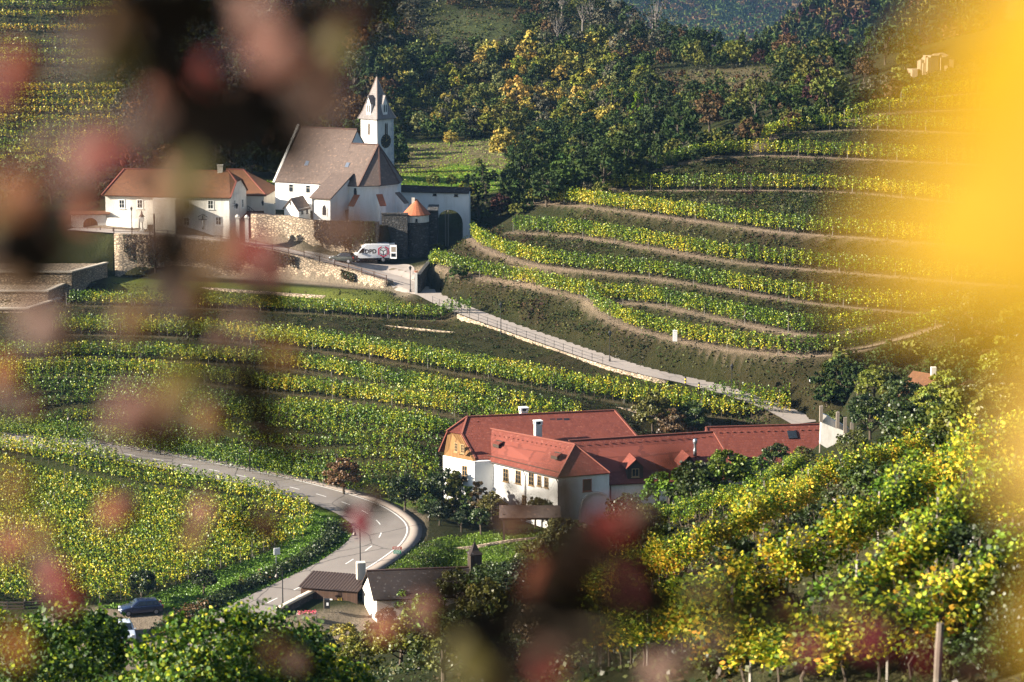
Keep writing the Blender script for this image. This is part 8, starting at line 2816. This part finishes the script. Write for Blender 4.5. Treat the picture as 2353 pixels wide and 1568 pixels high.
def shoot(label, items, stem):
    """cane with its leaves; items: (u, v, half width px, colour, fill)"""
    ps = []
    r0 = np.random.default_rng(int(items[0][0]) + 3)
    more = []
    for it in items:
        if it[3] != 'yellow':
            for _ in range(1):
                r_ = it[2] * r0.uniform(.5, .9); cc = ['rust', 'dark', 'rust', 'dark', it[3]][int(r0.integers(5))]
                more.append((it[0] + r0.normal(0, it[2] * .8), it[1] + r0.normal(0, it[2] * .9), r_, cc, r0.uniform(.6, 1.3)))
    for u, v, r, colr, *rest in list(items) + (more if stem or len(items) > 12 else []):
        r *= 1 if colr == 'yellow' else .86
        Lw = .034 if r < 80 else .048
        if colr == 'yellow': Lw = .12
        s = Lw * F0 / (2.0 * r)
        ps.append((P(u, v, s), Lw, colr, rest))
    o = ps[0][0].copy(); root = empty('vine_shoot', o, 0, label, 'vine shoot', 'blurred vine shoots hanging close before the lens')
    rng = np.random.default_rng(len(items) * 7 + int(items[0][0]))
    for p, Lw, colr, rest in ps:
        key = (round(Lw, 3), int(rng.integers(3)), colr)
        if key not in NLM:
            me = near_leaf_mesh(hash(key[:2]) % 1000 if False else key[1] + int(Lw * 1000), Lw); me.materials.append(NM[colr]); NLM[key] = me
        l = bpy.data.objects.new('leaf', NLM[key]); link(l, root)
        l.location = p - o
        st = rest[0] if rest else 1.0
        # leaf faces the camera and leans towards the sun on the left
        n = Vector((-.62, -.75, .25)) + Vector(rng.normal(0, .18, 3)) if colr != 'dark' else Vector((.35, -.9, -.25)) + Vector(rng.normal(0, .15, 3))
        q = n.to_track_quat('Z', 'Y'); l.rotation_euler = q.to_euler(); l.scale = (1.15, 1.0 * st, 1)
    if stem:
        m = MB(); m.tube([P(u, v, s) for u, v, s in stem], [.0022] * len(stem), 6); m.build('cane', M['bark'], root)
    return root


shoot('blurred shoot with pink and black leaves across the upper left', [(360, 215, 52, 'salmon'), (585, 60, 66, 'pink'), (560, 15, 60, 'pale'), (620, 125, 58, 'pink'), (640, 195, 50, 'rust'), (470, 165, 46, 'red'), (400, 60, 120, 'dark', 1.3), (430, 20, 110, 'dark'), (390, 170, 80, 'dark'), (300, 0, 90, 'dark'), (170, 90, 70, 'rust'), (500, 40, 70, 'dark'), (730, 20, 70, 'dark'), (250, 60, 60, 'ochre'), (330, 30, 70, 'orange'), (235, 135, 70, 'olive'), (690, 60, 55, 'dark'), (720, 170, 60, 'rust'), (870, 15, 60, 'dark'), (760, 110, 50, 'olive'), (640, 250, 75, 'dark'), (540, 230, 60, 'rust'), (800, 60, 50, 'rust')], [(400, -60, 1.7), (440, 120, 1.8), (560, 260, 1.9)])
shoot('blurred shoot with dark and olive leaves before the white house roof', [(490, 290, 110, 'dark'), (560, 330, 80, 'dark'), (330, 310, 70, 'rust'), (650, 260, 80, 'dark'), (440, 240, 80, 'dark'), (440, 350, 55, 'dark'), (430, 400, 60, 'olive'), (385, 440, 55, 'ochre'), (345, 420, 50, 'pink'), (400, 555, 55, 'dark', 1.5), (405, 640, 60, 'dark', 1.5), (440, 480, 45, 'dark'), (590, 260, 60, 'dark'), (740, 240, 70, 'rust'), (700, 300, 60, 'dark'), (400, 700, 50, 'rust')], [(500, 150, 1.9), (430, 420, 2.0), (400, 720, 2.1)])
shoot('blurred shoot with orange pink leaves at the left edge', [(30, 150, 55, 'salmon'), (10, 210, 55, 'red'), (20, 430, 70, 'orange'), (60, 470, 55, 'salmon'), (0, 500, 70, 'olive'), (165, 370, 60, 'pink'), (160, 440, 62, 'pale'), (190, 480, 50, 'salmon'), (235, 350, 55, 'red'), (120, 300, 45, 'rust'), (60, 570, 100, 'dark'), (100, 620, 80, 'dark'), (120, 560, 70, 'rust'), (20, 640, 70, 'ochre'), (230, 300, 55, 'rust')], [(-40, 100, 2.0), (40, 400, 2.0), (160, 560, 2.1)])
shoot('blurred shoot with pale pink and rusty leaves across the middle terraces', [(90, 745, 58, 'pale'), (540, 738, 50, 'pale'), (500, 578, 58, 'ochre'), (575, 575, 55, 'red'), (620, 610, 45, 'rust'), (800, 530, 55, 'rust'), (760, 515, 50, 'rust'), (450, 690, 50, 'ochre'), (380, 655, 60, 'rust'), (600, 680, 50, 'dark'), (300, 735, 50, 'ochre'), (640, 800, 45, 'ochre')], [(760, 480, 2.4), (560, 640, 2.4), (90, 760, 2.4)])
shoot('blurred shoot with a black leaf and an olive leaf left of the middle', [(590, 905, 80, 'dark', 1.2), (560, 850, 60, 'dark'), (600, 975, 45, 'dark'), (410, 870, 55, 'olive'), (380, 910, 50, 'ochre'), (450, 860, 50, 'dark'), (300, 940, 55, 'pink'), (290, 980, 50, 'rust'), (350, 980, 50, 'rust'), (470, 960, 40, 'ochre'), (0, 850, 45, 'orange'), (20, 920, 40, 'rust')], [(640, 780, 2.2), (520, 880, 2.2), (290, 990, 2.3)])
shoot('blurred shoot with small pink and red leaves over the flat vineyard', [(130, 1330, 42, 'red'), (150, 1370, 38, 'red'), (110, 1310, 35, 'salmon'), (20, 1245, 45, 'salmon'), (90, 1225, 40, 'ochre'), (250, 1175, 38, 'salmon'), (275, 1160, 34, 'rust'), (460, 1165, 38, 'pink'), (565, 1205, 34, 'dark'), (440, 1230, 34, 'ochre'), (610, 1200, 34, 'rust'), (20, 1120, 55, 'ochre'), (822, 1190, 26, 'crim'), (833, 1215, 22, 'crim'), (868, 1165, 30, 'dark'), (30, 1480, 50, 'orange'), (640, 1500, 40, 'rust')], None)
shoot('blurred shoot with dark leaves hanging before the farmhouse', [(1300, 1130, 50, 'dark', 1.5), (1310, 1230, 75, 'dark', 1.3), (1290, 1330, 85, 'dark'), (1330, 1430, 95, 'dark'), (1420, 1300, 70, 'dark'), (1350, 1250, 45, 'rust'), (1190, 1150, 38, 'dark'), (1180, 1195, 45, 'rust'), (1400, 1205, 48, 'red'), (1440, 1180, 40, 'rust'), (1460, 1290, 70, 'dark'), (1490, 1210, 50, 'dark'), (1225, 1320, 50, 'salmon'), (1440, 1340, 50, 'crim'), (1540, 1070, 45, 'dark'), (1240, 1420, 60, 'dark')], [(1300, 1040, 1.7), (1310, 1250, 1.7), (1340, 1480, 1.8)])
shoot('blurred shoot with black, crimson and pink leaves along the bottom', [(1160, 1450, 115, 'dark'), (1100, 1430, 80, 'dark'), (1500, 1440, 80, 'dark'), (1720, 1440, 80, 'dark'), (1050, 1490, 48, 'olive'), (1080, 1540, 55, 'olive'), (965, 1400, 38, 'pink'), (880, 1440, 35, 'salmon'), (1250, 1535, 45, 'red'), (1270, 1490, 50, 'rust'), (1510, 1545, 42, 'pale'), (1500, 1350, 60, 'dark'), (1610, 1360, 50, 'rust'), (1700, 1380, 60, 'dark'), (1790, 1400, 55, 'dark'), (1400, 1530, 60, 'dark'), (1640, 1470, 50, 'rust'), (1200, 1560, 60, 'dark'), (1860, 1480, 45, 'crim')], [(1050, 1420, 1.8), (1400, 1480, 1.7), (1800, 1440, 1.8)])
shoot('blurred shoot with dark red leaves at the lower right', [(2050, 1420, 55, 'dark'), (2000, 1460, 50, 'crim'), (2110, 1500, 50, 'crim'), (2120, 1560, 60, 'dark'), (2200, 1430, 50, 'dark'), (1990, 1540, 55, 'dark'), (2230, 1540, 50, 'rust'), (1930, 1390, 40, 'rust')], None)
shoot('blurred bright yellow leaves filling the right edge', [(2650, 230, 560, 'yellow', 1.4), (2640, 420, 390, 'yellow', 1.0), (2710, -80, 540, 'yellow', 1.2), (2740, 880, 420, 'yellow', 1.1), (2880, 1300, 430, 'yellow')], None)

# ------------------------------------------------------------------ air
def haze():
    m = bpy.data.materials.new('air'); m.use_nodes = True
    nt = m.node_tree
    for n in list(nt.nodes): nt.nodes.remove(n)
    out = nt.nodes.new('ShaderNodeOutputMaterial'); pv_ = nt.nodes.new('ShaderNodeVolumePrincipled')
    pv_.inputs['Color'].default_value = (.30, .58, 1.0, 1); pv_.inputs['Density'].default_value = HAZE; pv_.inputs['Anisotropy'].default_value = .2
    nt.links.new(pv_.outputs[0], out.inputs['Volume'])
    b = MB(); b.prism([(-1450, -60), (2450, -60), (2450, 4400), (-1450, 4400)], -62, 800)
    o = b.build('haze', m); o['kind'] = 'stuff'; o['label'] = 'thin blue air between the camera and the far hills'
HAZE = 0.000045
haze()
